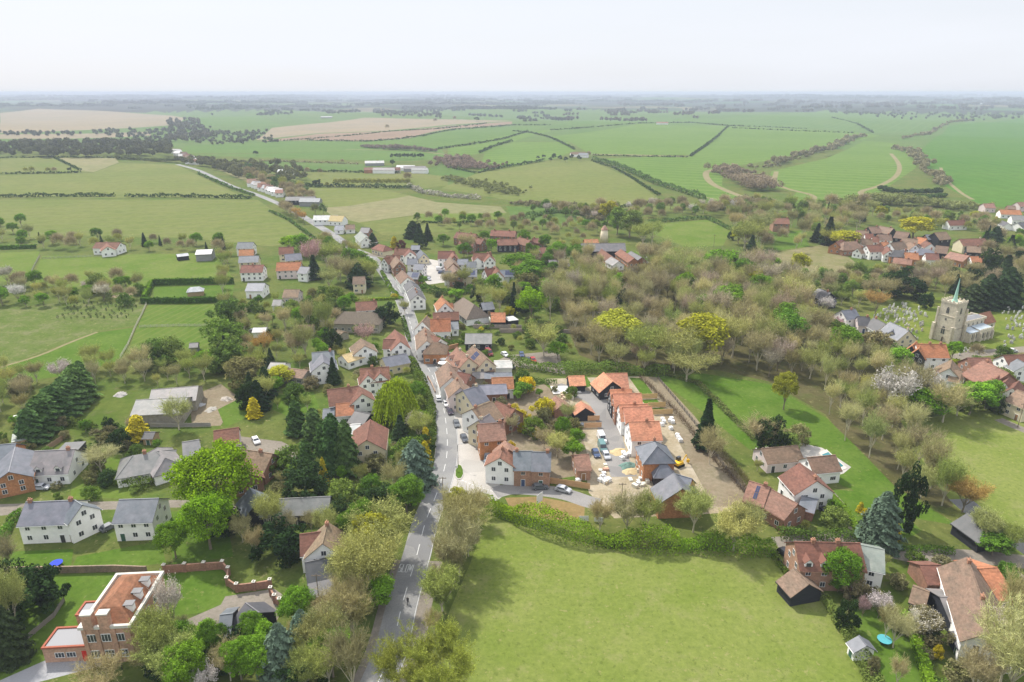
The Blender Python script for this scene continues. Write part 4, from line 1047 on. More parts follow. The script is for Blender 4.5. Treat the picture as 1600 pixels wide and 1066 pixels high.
H('lower slate roofed annexe beside the brown wing', 'the low slate annexe', [(731,409.5,744,409.5,6,3.6,6.5,'S','w')], name='annexe', cat='house')
H('slate roofed cream house with a row of roof panels', 'the cream house with roof panels', [(721,422,745,422,7.6,5,8.5,'S','c')], solar=(.1, .9))
H('white house with dark red roof and two front gables', 'the white twin-gabled estate house', [(740,396,768,396,8.6,5.2,8,'R','w'),(746,403,744,397,7,5,5,'R','w'),(765.5,401,762,394,8.4,5.2,6.6,'R','w')], chim=(.95,))
H('white estate house with tall front gable, red roof and slate wing', 'the tall white gable at the estate corner', [(757,421,773,419,8.6,5.2,7.5,'R','w'),(778,425,773,416,8.6,5.2,7,'R','w'),(782,422.5,803,422.5,7.4,4.8,7,'S','w',dk(solar=(.35,.95)))], chim=(-.9,))
H('pink brick cottage with three white dormers and hipped red roof', 'the cottage with three white dormers', [(845,387,864,387.5,7.5,4.4,8,'R','q','h'),(867,393,882,394,4.5,3,6,'S','w')], dorm=3)
H('low black barn with grey roof behind the big leafy trees', 'the low black barn', [(857.5,407,887.5,406,6,3.2,9,'G','k')], name='barn', cat='barn', win=0)
# courtyard estate at the top
for i, (q, lab) in enumerate([([(714,363,744,366,8,5,9,'R','b')], 'top left block of the red brick courtyard estate'), ([(719,375,741,376,8,5,8.5,'R','b')], 'lower left block of the red brick courtyard estate'), ([(741,372,756,374,7.5,4.8,7.5,'R','b')], 'small right block of the left courtyard group'),
    ([(768,360,806,361.5,8,5,9,'R','b')], 'wide rear block of the red brick courtyard estate'), ([(777,374.5,808,374,7.5,4.6,9,'R','k')], 'red roofed block with black boarded wall'), ([(811,371,829,376,7.5,4.6,8,'R','b')], 'angled red roofed block next to the black boarded one'), ([(832,372.5,851,373.5,6,3.6,7,'R','b')], 'low red roofed block at the right end of the courtyard estate')]):
    H(lab, 'the ' + lab, q, chim=(-.8, .5), group='red roofed blocks of the courtyard estate')
# barns
H('very long black barn with grey roof', 'the very long black barn', [(908,381,976,380.5,8,4.2,10.5,'G','k')], name='barn', cat='barn', win=0)
H('small orange roofed building behind the long black barn', 'the small orange roof behind the barn', [(913,374.5,934,374,5.5,3.2,7,'O','o')], name='outbuilding', cat='outbuilding', win=0)
H('narrow red brown range running down from the long black barn', 'the left red-brown barn range', [(937.5,388,962,405,5.2,2.8,6.5,'R','t')], name='stable', cat='stable', win=0)
H('narrow orange brick range with red roof and arched end', 'the orange brick barn range', [(970,390,991,404,5.6,3.2,7,'R','o')], name='stable', cat='stable')
H('dark roofed brick range beside the orange brick one', 'the dark-roofed brick range', [(986,393,1003,402.5,5.2,3.0,6.5,'D','o')], name='stable', cat='stable')
H('small white gabled cottage below the barns', 'the small white cottage below the barns', [(967,408.5,955,402,5.5,3.2,7,'G','w')], win=1)
def silo():
    g = G(943.5, 380); t = empty('oast_tower', g); b = MB(); b.tube((0,0,0), (0,0,9.5), 3.2, 2.3, 16); obj('wall', b.mesh('wall', [M['wall']], True), t, color=(.66,.58,.42))
    b = MB(); b.tube((0,0,9.5), (0,0,12.2), 2.6, .8, 16); obj('roof', b.mesh('roof', [M['roof']]), t, color=(.40,.24,.18)); tag(t, 'cream tapered round tower behind the long black barn', 'tower'); LAND.append(('the cream round tower', g))
silo()
# by the road at the top
H('bungalow with fresh straw yellow roof above white scaffold band', 'the straw-yellow roof', [(517,337,538,338,7,3.6,10,'Y','w')])
H('slate roofed white bungalow at the roadside', 'the slate roadside bungalow', [(524,353,537,353,5.5,3,8,'S','w')])
H('brown roofed white bungalow with long pale fascia', 'the brown roofed roadside bungalow', [(540,352,554,351.5,5.5,3,9,'B','w')])
H('dark slate bungalow behind the roadside hedge', 'the dark slate bungalow', [(565,356,578,356.5,5.8,3,8.5,'D','b')])
H('grey tiled gable house facing the road', 'the grey tiled gable', [(563,362,572,371,7,4,8,'V','w')])
H('brown roofed cottage with a white lean-to', 'the brown cottage with white lean-to', [(575,371.5,587,370.5,6,3.4,8,'B','w'),(579,374,587,373,4,2.6,5,'W','w')])
H('hip roofed dark red cottage with cream walls', 'the hip-roofed cream cottage', [(592,381.5,602,384,6.2,3.4,8,'R','c','h')])
# along the main road right side, middle
H('white gabled cottage with orange tile roof and chimneys', 'the orange-roofed white cottage', [(695.3,474,690,464,8,4.6,7,'O','w'),(698,475,707,474.5,5.5,3.2,5,'O','w')], chim=(-.7,))
H('big weathered thatched barn roof sloping to the right', 'the big thatched roof', [(724,465,741,476,8.4,3.2,11,'T','w','h')])
H('black boarded bungalow with slate roof among garden trees', 'the black bungalow in the trees', [(752,474,769,472.5,5,2.8,8,'S','k')])
H('long low range with brown red roof behind the orange roofed house', 'the long brown-red range', [(677,489.5,716,488,6,3.6,7,'R','k')])
H('house with vivid orange roof, curved white gable and tall chimney', 'the vivid orange roof with the chimney', [(673,499.5,703,498.5,8,4,8.5,'O','w'),(667,494,660,503,8,4.4,7,'B','w'),(705,504,715,503.5,5,3.2,8,'S','w')], chim=(-.3,))
H('roadside cottage with mottled brown roof and two white chimneys', 'the mottled roadside roof', [(664,512,667,533,8,4.6,8,'B','w'),(674,524,688,529,7,4.2,7,'R','w')], chim=(-.3, .3))
H('hip roofed brown house beside the brick wall', 'the brown hip roof by the brick wall', [(676,535,685,535,7.4,4.2,9,'B','o','h')])
H('long black shed with grey roof and four white windows', 'the long black shed', [(728,522,768,522,5.6,3,9,'G','k')], name='shed', cat='shed')
H('open black barn with vivid orange roof', 'the open black barn with orange roof', [(767.5,489.5,789,489.5,5.8,3,8,'O','k')], name='barn', cat='barn', win=0)
H('small black garage with white flat roof', 'the black garage with white roof', [(791,498,806,496,3.4,3,6,'W','k','f')], name='garage', cat='garage', win=0)
H('cream inn with mottled orange brown roof and massive cream chimney', 'the cream inn', [(732,560,714,543.5,9,5.2,8.5,'P','c')], chim=(.86,-.5), dorm=2)
H('cream gabled house with dark roof panels behind the inn', 'the house behind the inn', [(760,561,739,541,8,4.6,7.5,'B','c')], chim=(-.8,), solar=(.35,.6))
H('black boarded outbuilding with brown roof beside the inn', 'the black outbuilding of the inn', [(740,569.5,771,568.5,4.6,3,6.5,'B','k')], name='outbuilding', cat='outbuilding', win=0)
H('low store with long grey roof below the inn', 'the low grey-roofed store', [(758,583.5,799,583,3.4,2.4,5,'S','b')], name='outbuilding', cat='outbuilding', win=0)
H('stone shed with weathered grey roof at the end of the store', 'the small stone shed', [(739,582.5,757,582,3.6,2.4,5,'G','s')], name='shed', cat='shed', win=0)
H('long white marquee roofed shelter beside the car park', 'the long white shelter', [(773,566.5,799,566,3.4,2.6,7,'W','w')], name='shelter', cat='shelter', win=0)
H('roadside cottage pair with brown gables and white street wall', 'the brown-gabled street cottages', [(698,567,706,590,8.5,5.2,8,'B','w'),(700,572,716,576,7.4,4.6,6,'B','w')], chim=(.8,))
H('tall pink street house with brown roof', 'the pink street house', [(713,592,719,606,8.5,5.4,7.5,'B','p'),(716,582,735,586,6.4,4,6.5,'R','b')], chim=(-.6,))
H('slate roofed street house with cream side wall', 'the slate street house', [(724,611,748,603,9,5.6,10,'S','c')], chim=(.8,))
H('wide brown roofed street house with white corner', 'the wide brown street roof', [(738,640,768,628,9,5.6,10,'B','w')], chim=(-.8,))
H('orange roofed cottage with white wall in the back yards', 'the orange cottage in the back yards', [(769,591,801,590,6.4,3.8,7,'O','w')])
H('low slate workshop between the back yards', 'the low slate workshop', [(750,603,790,601,5,3.4,8,'S','b')], name='outbuilding', cat='outbuilding')
H('grey gabled street house with cream front above the orange brick one', 'the grey-gabled street house', [(748,658,764,648,8.8,5.6,8,'G','c')], chim=(-.7,))
H('long brown roofed back house with lean-to', 'the brown back house', [(776,628,804,640,7.5,4.6,8,'R','b')], chim=(.5,))
H('big orange brick house with brown roof beside the forecourt', 'the big orange brick house', [(747,664,786,661,9.2,6.2,9,'P','o')], chim=(.9,))
H('white gabled house with brick wing by the forecourt', 'the white gable by the forecourt', [(781,716,786,700,8,5.4,8,'R','w'),(789,690,795,703,7.5,5,6.5,'P','o')], chim=(.8,))
H('new brick terrace house with slate roof, left one', 'the left slate terrace house', [(803,706,831,706,8,5,9,'S','q')], chim=(-.9,), win=1)
H('new brick terrace house with slate roof, right one', 'the right slate terrace house', [(832.5,707,860,708,8,5,9,'S','q')], chim=(.9,))
H('pink brick garage block with red roof at the terrace end', 'the garage block at the terrace end', [(898,712,919,711,5.5,3.2,8,'P','q')], name='garage', cat='garage')
H('small brick garage with red roof behind the site fence', 'the small brick garage at the site fence', [(868,620,880,632,4.5,2.6,6,'P','b')], name='garage', cat='garage', win=0)
# new houses
def timber_doors(p, k=1): pass
H('new double garage with orange roof and black doors', 'the new double garage', [(888.5,588.8,912,587.8,4.6,2.5,6.4,'N','k')], name='garage', cat='garage', win=0)
H('new black boarded bungalow with orange cross roof', 'the new black bungalow', [(948,584.5,979,584,6.4,2.9,9,'N','k'),(957,596.5,943,583,6.4,2.9,9,'N','k')])
H('new black clad house with orange roof, farthest of the new row', 'the new black clad house', [(954,610,986,609.3,8.4,5,7,'N','k')], chim=(.2,))
H('new house with broad orange roof beside the black clad one', 'the second new orange roof', [(958.5,616,1001,615.5,8.6,5,9.5,'N','b')])
H('new white house with stepped orange roof and small rear gable', 'the third new orange roof', [(968,633,1011,632,8.4,5,8,'N','w'),(974.5,637,1017,636,8.4,5,10,'N','w')], chim=(.1,))
H('new white house with plain orange roof above the slate one', 'the new white house', [(983.5,660,1029,659,8.8,5.4,9.5,'N','w')], chim=(.2,))
H('new orange brick house with hipped slate roof', 'the hipped slate new house', [(1023,690,1027,697.5,9,5.6,8.4,'S','o','h')], chim=(-.5,))
H('small black fronted garage with hipped slate roof', 'the hipped slate garage', [(1034,722,1039,722,5.6,2.8,6.6,'S','k','h')], name='garage', cat='garage', win=0)
H('new house shell with wide plain slate roof nearest the long hedge', 'the wide slate new roof', [(1053,741,1066,764,8.4,4.4,11,'S','o'),(1056,742,1080,749,7.6,4.4,8,'S','o')], win=0)
H('small black garage with orange gable roof on the site road', 'the small orange-roofed garage', [(908,628,914.5,638,4.6,2.5,6.2,'N','k')], name='garage', cat='garage', win=0)
# left side of the main road, top group
G3 = 'houses of the close left of the main road'
H('slate roofed house at the top left of the close', 'the top slate house of the close', [(372,379,396,379,8,5,8,'S','w')], group=G3)
H('orange tiled house directly below the top slate one', 'the orange-tiled house of the close', [(374,391,396,390,8,5,8,'O','b')], group=G3)
H('slate and cream house in the middle of the close', 'the slate and cream house of the close', [(374,401,404,400,7.6,4.8,8,'S','c')], group=G3)
H('wide red brown roofed white house at the near end of the close', 'the wide red roof of the close', [(378,415,412,414.5,8,5,9,'R','w')], group=G3, chim=(0,))
H('slate bungalow at the bottom of the close', 'the slate bungalow of the close', [(388,443,414,443,6.6,4,10,'S','w')], group=G3)
H('cream gabled house with red roof at the head of the close', 'the cream gable of the close', [(436,387,458,386,8.4,5,8,'R','c'),(445,398,470,396,8,5,8,'S','c')], group=G3)
H('big house with orange brown roof and blue grey wing', 'the orange-brown roof with grey wing', [(433,411,470,410,8.4,5,9,'O','p'),(470,417,484,418,7.4,4.8,8,'S','w')], group=G3)
H('brown roofed bungalow with pink wall', 'the pink bungalow', [(445,453,468,453,6,3.4,9,'B','p')], group=G3)
H('small white outbuilding on a lawn beside the pink bungalow', 'the small white outbuilding', [(428,469,440,469,4.6,2.8,6,'G','w')], name='outbuilding', cat='outbuilding')
H('low shed with pale roof and open white front', 'the pale-roofed shed', [(397,513,416,512.5,3.4,2.5,6,'W','w')], name='shed', cat='shed', win=0)
H('large old house with grey thatched hips', 'the large thatched house', [(538,487,582,488,8,4.2,11,'T','s','h')])
H('red roofed house behind the large thatched one', 'the red roof behind the thatch', [(556,473,588,471,7.6,4.8,8,'R','w')], chim=(.9,))
H('cream house half hidden behind the spreading trees', 'the cream house behind the trees', [(552,433,570,432.5,8,5.2,8,'B','c')])
H('tiny brown roofed outhouse among shrubs', 'the tiny brown outhouse', [(528,516,537,519,3.6,2.4,5,'B','s')], name='outbuilding', cat='outbuilding', win=0)
H('long low brown roofed stable among garden trees', 'the long low brown stable', [(462,509,490,508,4,2.6,6,'B','s')], name='stable', cat='stable', win=0)
H('white gabled cottage with dark red roof at the roadside', 'the white roadside gable', [(625.5,534.5,617,516,7.8,4.6,7.4,'R','w'),(600,531,617,531,7,4.4,6,'R','w')])
H('white house with big gable and tan roof', 'the tan-roofed white gable', [(570,541,564,530,7.6,4.6,9,'B','w'),(535,556,561,548,4.8,3,7,'Y','w')])
H('slate roofed white villa with projecting front gable', 'the slate white villa', [(488,552,521,549,8.6,5.4,10,'S','w'),(505.5,567,503,553,8.2,5.2,9,'S','w')], chim=(.8,))
H('low white wing with grey roof left of the slate villa', 'the low white wing', [(424,567,446,568,4.6,3,8,'G','w'),(447,576,480,580,4.4,3,7,'B','s')])
H('white house with two front gables and orange brown roof', 'the twin-gabled white house', [(563,577,607,574,8.6,5.2,9,'R','w'),(575,587,573,577,8,5,6,'R','w'),(594,584,592,574,8.2,5,6.6,'R','w')], chim=(-.2,))
H('slate roofed roadside building left of the main road', 'the slate roadside building', [(598,560,634,553,5.6,3.4,8,'S','y')])
H('large white house with dark red roof and lower orange wing', 'the large white house by the willow', [(512,610,560,604,8.8,5.4,10,'R','w'),(560,604,566,616,8.6,5.4,8,'R','w'),(526,632,552,630,5.6,3.4,8,'O','w'),(506,640,522,639,4.4,3,6,'S','w')], chim=(.4,))
H('dark grey garage roof beside the large white house', 'the dark grey garage roof', [(556,643,578,648,5,2.8,9,'D','k')], name='garage', cat='garage', win=0)
H('cream gabled house with red brown roof and central roof panels', 'the cream house with the roof panels', [(573,688,578.5,657,8.8,5.6,9.6,'R','y'),(548,665,562,664,4.4,3,7,'W','w')], win=1)
H('purple grey roofed house with pale porch', 'the pale porch house', [(335,674,372,669,6.4,3.6,8,'R','p')])
H('long brick courtyard house with pinkish brown roof', 'the brick courtyard house', [(378,703,425,710,7,4,9,'B','b'),(374,712,384,740,6.4,4,8,'R','b')], chim=(.3,))
H('long grey barn conversion with solar panels at both ends', 'the barn with solar panels', [(410,782,515,777,5.2,2.9,7,'G','k','g',dk(solar=(.03,.28)))], name='barn', cat='barn')
H('steep slate roofed annexe left of the barn with solar panels', 'the steep slate annexe', [(391,764,403,784,6.4,3.4,7,'S','k')], name='outbuilding', cat='outbuilding', win=0)
H('white house with tall brown roof and chimney among dense trees', 'the white house in the dense trees', [(504,850,512,818,8.6,5.2,8,'B','w'),(470,836,500,832,7.6,4.8,7,'R','w'),(478,880,516,872,5.6,3.2,7,'D','w')], chim=(.9,))
H('flat dark roofed extension in front of the white house in the trees', 'the dark flat roof', [(482,915,520,905,3.4,3,8,'D','k','f')], name='outbuilding', cat='outbuilding', win=0)
H('square slate garage inside the curving brick wall', 'the square slate garage', [(346,962,362,960,5,2.6,9,'S','k')], name='garage', cat='garage', win=0)
H('low dark slate shed behind the green shrubs', 'the low dark slate shed', [(385,944,404,958,5,2.8,7,'D','k')], name='shed', cat='shed', win=0)
# left
H('semi detached white house with wide slate roof, left one', 'the left white slate-roofed house', [(42,786,117,783,8.2,5.2,9.4,'S','w')], chim=(-.95, .95))
H('tall white end gable wing beside the left slate roof', 'the white end gable wing', [(119,784,128,790,8.6,5.6,7,'S','w')])
H('semi detached white house with wide slate roof, right one', 'the right white slate-roofed house', [(188,782,247,780,8.2,5.2,9.4,'S','w')])
H('wide dark grey roofed chalet house with two dormers', 'the grey chalet with dormers', [(56,706,116,703,7.4,3.4,11,'G','w')], dorm=2, chim=(.8,))
H('flat dark roofed extension behind the chalet house', 'the dark flat extension', [(92,701,124,699,3.6,3.2,8,'D','k','f')], name='outbuilding', cat='outbuilding', win=0)
H('white bungalow with complex dark grey hipped roof', 'the hip-roofed grey bungalow', [(208,712,244,706,6.2,3,11,'G','w','h'),(246,700,258,716,5.8,3,8,'G','w','h')], chim=(0,))
H('small white bungalow with grey roof half hidden by shrubs', 'the small half-hidden bungalow', [(286,692,310,688,5.4,3,8,'G','w')])
H('brick house with slate roofs at the left edge', 'the brick house at the left edge', [(-10,697,24,694,7.6,4.8,9,'S','o'),(24,700,14,738,7,4.4,9,'S','o')])
H('tan timber shed with green felt roof', 'the tan timber shed', [(18,682,42,677,3.2,2.4,6,'V','t','f')], name='shed', cat='shed', win=0)
H('little timber summerhouse beside the yellow tree', 'the little timber summerhouse', [(227,676,242,676,3.2,2.2,4,'D','t')], name='summerhouse', cat='summerhouse', win=1)
H('large derelict double span barn with grey sheet roofs', 'the grey double barn', [(214,626,292,622,6,3.6,12,'G','s'),(238,610,309,604,6.2,3.8,12,'G','s')], name='barn', cat='barn', win=0)
H('white cottage with dark red roof at the far paddock', 'the white cottage by the far paddock', [(151,379,188,379.5,7,4.2,10,'R','w'),(168,386,166,378,6.4,4,8,'R','w')])
H('large pale grey shed among trees', 'the large pale grey shed', [(308,391,332,390,6,4.4,12,'W','g')], name='shed', cat='shed', win=0)
H('small open shed with pale roof', 'the small open shed', [(276,398,293,396,3.6,2.6,5,'L','k')], name='shed', cat='shed', win=0)
H('white garden pavilion inside the clipped hedge', 'the white garden pavilion', [(298,449,311,448,4.4,2.6,5,'W','t','h')], name='pavilion', cat='pavilion', win=0)
H('small dark roofed shed in the striped paddock', 'the small shed in the paddock', [(297,537,309,536,3.2,2.2,4.5,'D','g')], name='shed', cat='shed', win=0)
# right: house with the pool and around the lower lane
H('white house with dark brown roof and brick chimney end beside the pool', 'the house with the pool', [(1250,725,1276,752,8.4,4.8,10,'R','w'),(1262,716,1304,712,6.4,3.8,7,'B','w')], chim=(.9,))
H('low tan roofed wing above the house with the pool', 'the low tan-roofed wing', [(1190,702,1245,697,5.4,3,8,'B','p')])
H('pink roofed long house with a roof panel', 'the long pink-roofed house', [(1172,753,1202,762,7,4,9,'P','b'),(1204,765,1245,788,6.6,3.8,8,'P','b')], solar=(.4,.6), chim=(.8,))
H('small slate garage beside the long pink roofed house', 'the small slate garage', [(1254,776,1276,782,4.2,2.6,7,'S','b')], name='garage', cat='garage', win=0)
H('brick terrace with dark red roof, tall chimneys and white dormers', 'the brick terrace', [(1243,848,1342,850,8.8,5.4,9,'R','q'),(1345,853,1380,860,7.4,5,9,'V','w')], chim=(-.5,.35), dorm=4)
H('brown roofed cart barn with black arch beside the rail fence', 'the cart barn by the rail fence', [(1241,890,1263,913,5,2.6,7,'B','k')], name='barn', cat='barn', win=0)
H('very long brown roofed house with brick wing at the right edge', 'the very long brown roof', [(1511,873,1553,987,8.4,4.8,8.6,'B','w'),(1530,890,1556,888,7,4.4,12,'O','o')], chim=(-.9, .2))
H('low grey roofed workshop beside the very long brown roof', 'the low grey workshop', [(1470,934,1512,936,4.6,2.8,9,'G','k')], name='outbuilding', cat='outbuilding', win=0)
H('small brown roofed outbuilding in the lower gardens', 'the small brown outbuilding', [(1438,884,1468,884,4.6,2.8,7,'R','b')], name='outbuilding', cat='outbuilding', win=0)
H('brown roofed shed left of the low grey workshop', 'the brown shed', [(1428,918,1450,926,4,2.4,6,'B','k')], name='shed', cat='shed', win=0)
H('long dark slate barn beside the stream', 'the dark barn by the stream', [(1514,803,1556,832,5,2.8,8,'D','k')], name='barn', cat='barn', win=0)
H('tiny white summerhouse with slate roof at the meadow edge', 'the tiny white summerhouse', [(1343,996,1353,1009,3.5,2.3,3.8,'S','w')], name='summerhouse', cat='summerhouse')
H('dark low shed among blossom at the lower right', 'the dark low shed', [(1515,985,1530,1010,3.6,2.4,6,'D','k')], name='shed', cat='shed', win=0)
# around the church
H('white timber framed house with orange roof and two black gables', 'the house with two black gables', [(1432,538,1477,539,9,5.4,8.5,'O','w'),(1435,546,1440,537,8.4,5,5.6,'O','k'),(1425,541,1432,534,8.2,5,5,'O','k')], chim=(-.1,.75))
H('brown roofed cottage group with tall peak beside the lane', 'the peaked brown cottage', [(1452,579,1480,574,6,3.2,7,'B','w'),(1487,563,1484,576,8,4,9,'B','w')])
H('mottled brown roofed white cottage with bay', 'the mottled brown cottage', [(1486,577,1502,580,7,4,8,'B','w')])
H('huge brown red roofed hall below the church', 'the huge brown-red hall', [(1537,564,1576,584,9.4,4.4,14,'P','b'),(1512,560,1546,560,7.6,4.4,9,'R','b')], chim=(-.8,))
H('row of three white gables with brown roofs', 'the three white gables', [(1557,592,1566,582,8,5,6,'R','w'),(1570,598,1579,588,8,5,6,'R','w'),(1583,607,1592,596,8,5,6,'R','w')])
H('long brown roofed white house along the lane', 'the long white lane house', [(1568,556,1620,554,7.4,4.4,8,'R','w'),(1590,562,1604,570,7,4.4,7,'S','w')])
H('brown roofed house at the right edge below the three gables', 'the brown house at the right edge', [(1590,610,1620,622,8,5,9,'B','c')])
H('cream house with slate roof and great brick chimney', 'the cream house with the great chimney', [(1391,504,1420,517,8.2,4.4,8.5,'S','c'),(1394,518,1400,508,6.6,3.8,6.5,'S','c')], chim=(.98,))
H('long brown roofed cottage row behind the cream house', 'the brown cottage row', [(1366,497,1384,507,6.6,3.4,7,'D','w')], chim=(-.8,))
H('pale pink cottage with dark roof', 'the pale pink cottage', [(1340,495,1358,496,6.4,3.6,7,'D','p')], chim=(.9,))
H('tall white cottage with slate roof, leftmost of the row by the churchyard', 'the tall white cottage', [(1315,486,1336,484,7.4,4.6,8,'S','w')], chim=(.5,))
H('black and white house with dark roof among the trees', 'the black and white house', [(1279,451,1298,458,7.6,4.6,8,'D','k'),(1290,463,1301,462,5.6,3.4,6,'D','k')], chim=(.6,))
H('red brick manor house with hipped roof', 'the red brick manor', [(1207,341,1232,341.5,9.5,6.2,11,'R','q')], chim=(-.9,.9), name='manor')
H('long cream cottage with red roof behind the hill estate', 'the long cream cottage', [(1480,345,1507,344.5,6.6,3.6,8,'R','w')], chim=(.9,))
# hill estate
ES = [((1338,360,1357,361,8,4.6,9,'B','o'),'brown roofed house with orange brick end'), ((1357,355,1373,354.5,9,5.4,10,'B','k'),'black boarded house with brown roof'), ((1374,353.5,1396,357,9,5.4,10,'B','k'),'long black boarded house with steep gable'),
 ((1329,367,1343,364,8,4.6,8,'B','w'),'white gable at the top left'), ((1306,379,1321,371.5,7.6,4.2,8,'R','o'),'orange brick gable at the far left'), ((1319,378,1337,377,8,3.6,11,'B','b','h'),'brown hip roofed house over carports'), ((1345,374,1362,374.5,7.4,4.4,8,'B','w'),'small white house in the centre'),
 ((1372,366.5,1392,367,8,4.8,8,'B','w'),'white house with dark brown roof'), ((1401,361.5,1421,364,8.4,4.6,9,'B','k'),'brown roofed black barn house'), ((1354,384,1377,383,8.2,5,8.5,'R','w'),'white fronted house with brick gable end nearest the grass'),
 ((1376,379,1386,378,7,4.4,7,'O','b'),'small orange roofed house'), ((1391,380.5,1411,377.5,8.4,4.8,8.5,'B','w'),'white gabled house with grey brown roof'), ((1410,372,1434,374,8.6,4.8,9,'B','w'),'large white house with gable on the right'), ((1434,371,1448,373,7.6,4.4,8,'O','b'),'orange roofed link house'),
 ((1398,391,1412,391.5,7.6,4.4,9,'D','o','h'),'dark hip roofed brick house'), ((1414,395,1434,396,7,4,9,'O','o'),'orange roofed brick house in front'), ((1437,389,1452,389.5,7,4.2,10,'S','o','h'),'slate hip roofed brick house'),
 ((1460,364,1478,362.5,9,5,10,'B','k'),'tall black barn with brown roof'), ((1446,367,1456,367,6.6,4,8,'S','k'),'small slate roofed barn'), ((1463,384,1482,386,7.4,3.8,9,'B','k'),'low black barn with grey brown roof'), ((1499,374,1538,373,8.4,5,9,'R','c'),'long cream house with red roof'),
 ((1511,384.5,1532,386,6.6,3.6,9,'B','k'),'black boarded wing with brown roof'), ((1485,394,1514,400,7,4,9,'P','o'),'brown red roof behind the bare trees'), ((1516,401,1543,401.5,7,4,8,'O','w'),'orange roof behind the bare trees'), ((1397,403,1425,406,6,3.6,7,'P','o'),'brick cottage lowest on the hill'),
 ((1324,370.5,1337,369.5,7.6,4.4,7,'B','w'),'white house squeezed behind the carports'), ((1363,370,1373,370.5,7.4,4.4,7,'R','w'),'narrow white house with red roof'), ((1386,385,1391,392,7.4,4.6,6.5,'R','w'),'white gable end facing the grass'), ((1420,379,1431,383,7.6,4.6,7,'B','w'),'white house angled down the slope'),
 ((1446,377,1455,381,7.2,4.4,7,'R','w'),'small white house by the black barns'), ((1340,389,1349,387,6,3.4,6,'B','w'),'low white cottage at the near left edge'), ((1446,396,1466,397,7,4,8,'R','w'),'white cottage with red roof at the near right edge'), ((1352,365.5,1364,366,7.8,4.6,7,'R','w'),'white house before the brown roofed barn')]
for q, lab in ES: H(lab + ' of the hill estate', 'the ' + lab.replace(' of the hill estate', ''), [q], group='closely set houses of the hill estate', chim=(.7,) if 'barn' not in lab else ())
# right top corner farm and mews
for q, lab in [((1536,318.5,1552,318.5,7,4,9,'P','p'),'pinkish long house on the ridge at upper right'), ((1562,328,1594,329,6.4,3.4,9,'O','w'),'long orange roofed mews house'), ((1574,321.5,1586,322,6,3.6,8,'B','b'),'brown roofed cottage above the orange mews'), ((1589,316.5,1612,316,7.4,4.4,9,'P','p'),'pink walled house at the upper right edge'),
    ((1580,337,1606,338,6.4,3.6,9,'G','w'),'grey roofed mews house'), ((1590,348.5,1612,347,6.4,3.4,10,'D','w'),'dark roofed mews house'), ((1566,345,1576,349,5.4,3.2,6,'D','w'),'little dark roofed mews cottage')]:
    H(lab, 'the ' + lab, [q])
# far farm and hamlets
def ham(lst, lab, grp, nm='house', cat='house'):
    for i, (x, y, L, rk, wk) in enumerate(lst):
        g = G(x, y); D = g.length; hl = L / 2 * F / D
        H(lab[i] if isinstance(lab, list) else lab, None, [(x - hl, y - 5.5 * F / D * .98, x + hl, y - 5.5 * F / D * .98 + (.4 if i % 2 else -.3), 7, 4.2, 9, rk, wk)], name=nm, cat=cat, group=grp)
ham([(582,268,24,'P','o'),(600,268,30,'G','w'),(612,268,24,'R','p'),(634,264,26,'W','w'),(648,266,32,'G','g'),(656,268,22,'G','w'),(585,257,30,'W','g')],
    ['brick farmhouse with pink brown roof at the far farm','long pale farm range between the farmhouse and barns','red roofed farm cottage at the far farm','large white roofed farm shed at the far farm','big grey farm barn at the right of the far farm','small grey lean-to at the right end of the far farm','pale open shed behind the far farmhouse'], 'buildings of the far farm', 'farm_building', 'farm building')
LAND.append(('the far farm', G(610, 268)))
rh = random.Random(2)
ham([(274 + i * 2.3 + rh.uniform(-5, 5), 237 + i * 1.3 + rh.uniform(-2, 2), rh.uniform(9, 15), rh.choice('WSGBRW'), 'w') for i in range(14)], 'small pale house of the distant white hamlet', 'houses of the distant white hamlet')
LAND.append(('the distant white hamlet', G(290, 245)))
ham([(393 + i * 2.7, 286.5 + i * 1.08 + rh.uniform(-1, 1), rh.uniform(8, 12), rh.choice('WSPBRPG'), 'w') for i in range(17)], 'white fronted house in the roadside row', 'white houses in the roadside row')
LAND.append(('the white roadside row', G(415, 298)))
ham([(903,243,26,'B','w'),(912,244,16,'S','w')], ['brown roofed farmhouse on the far hilltop','small slate outbuilding on the far hilltop'], None)
LAND.append(('the hilltop farmhouse', G(905, 244)))
ham([(470,316,30,'D','k'),(485,318,20,'S','g')], ['dark nursery shed left of the pale field','small grey nursery shed left of the pale field'], None, 'shed', 'shed')
ham([(509,347,20,'W','w'),(446,271,20,'W','w')], ['small white roadside garage','lone white barn in the far green field'], None, 'outbuilding', 'outbuilding')
ham([(1530,162,60,'W','w'),(563,163,60,'W','w'),(510,184,50,'W','g'),(1035,193,40,'P','w')], ['faint pale farm far off on the right horizon','faint pale farm far off near the horizon','dark barn on the far sandy slope','pale farm beside the far right field'], None, 'farm_building', 'farm building')
for nm, x, y in (('the big front meadow', 980, 960), ('the building site', 1090, 720), ('the churchyard', 1350, 500), ('the long green lawn', 1230, 650), ('the pale paddock', 1080, 365), ('the striped paddock', 290, 500), ('the orchard', 90, 520), ('the SLOW road marking', 634, 894), ('the lower right garden lawn', 1395, 1010), ('the rough meadow', 1500, 720), ('the rough tan grassland', 1250, 420), ('the clipped hedge square', 230, 470), ('the curving brick wall', 330, 900), ('the grass traffic island', 718, 738), ('the left lawn by the mansion', 60, 990), ('the bottom of the main road', 590, 1050)):
    LAND.append((nm, G(x, y)))

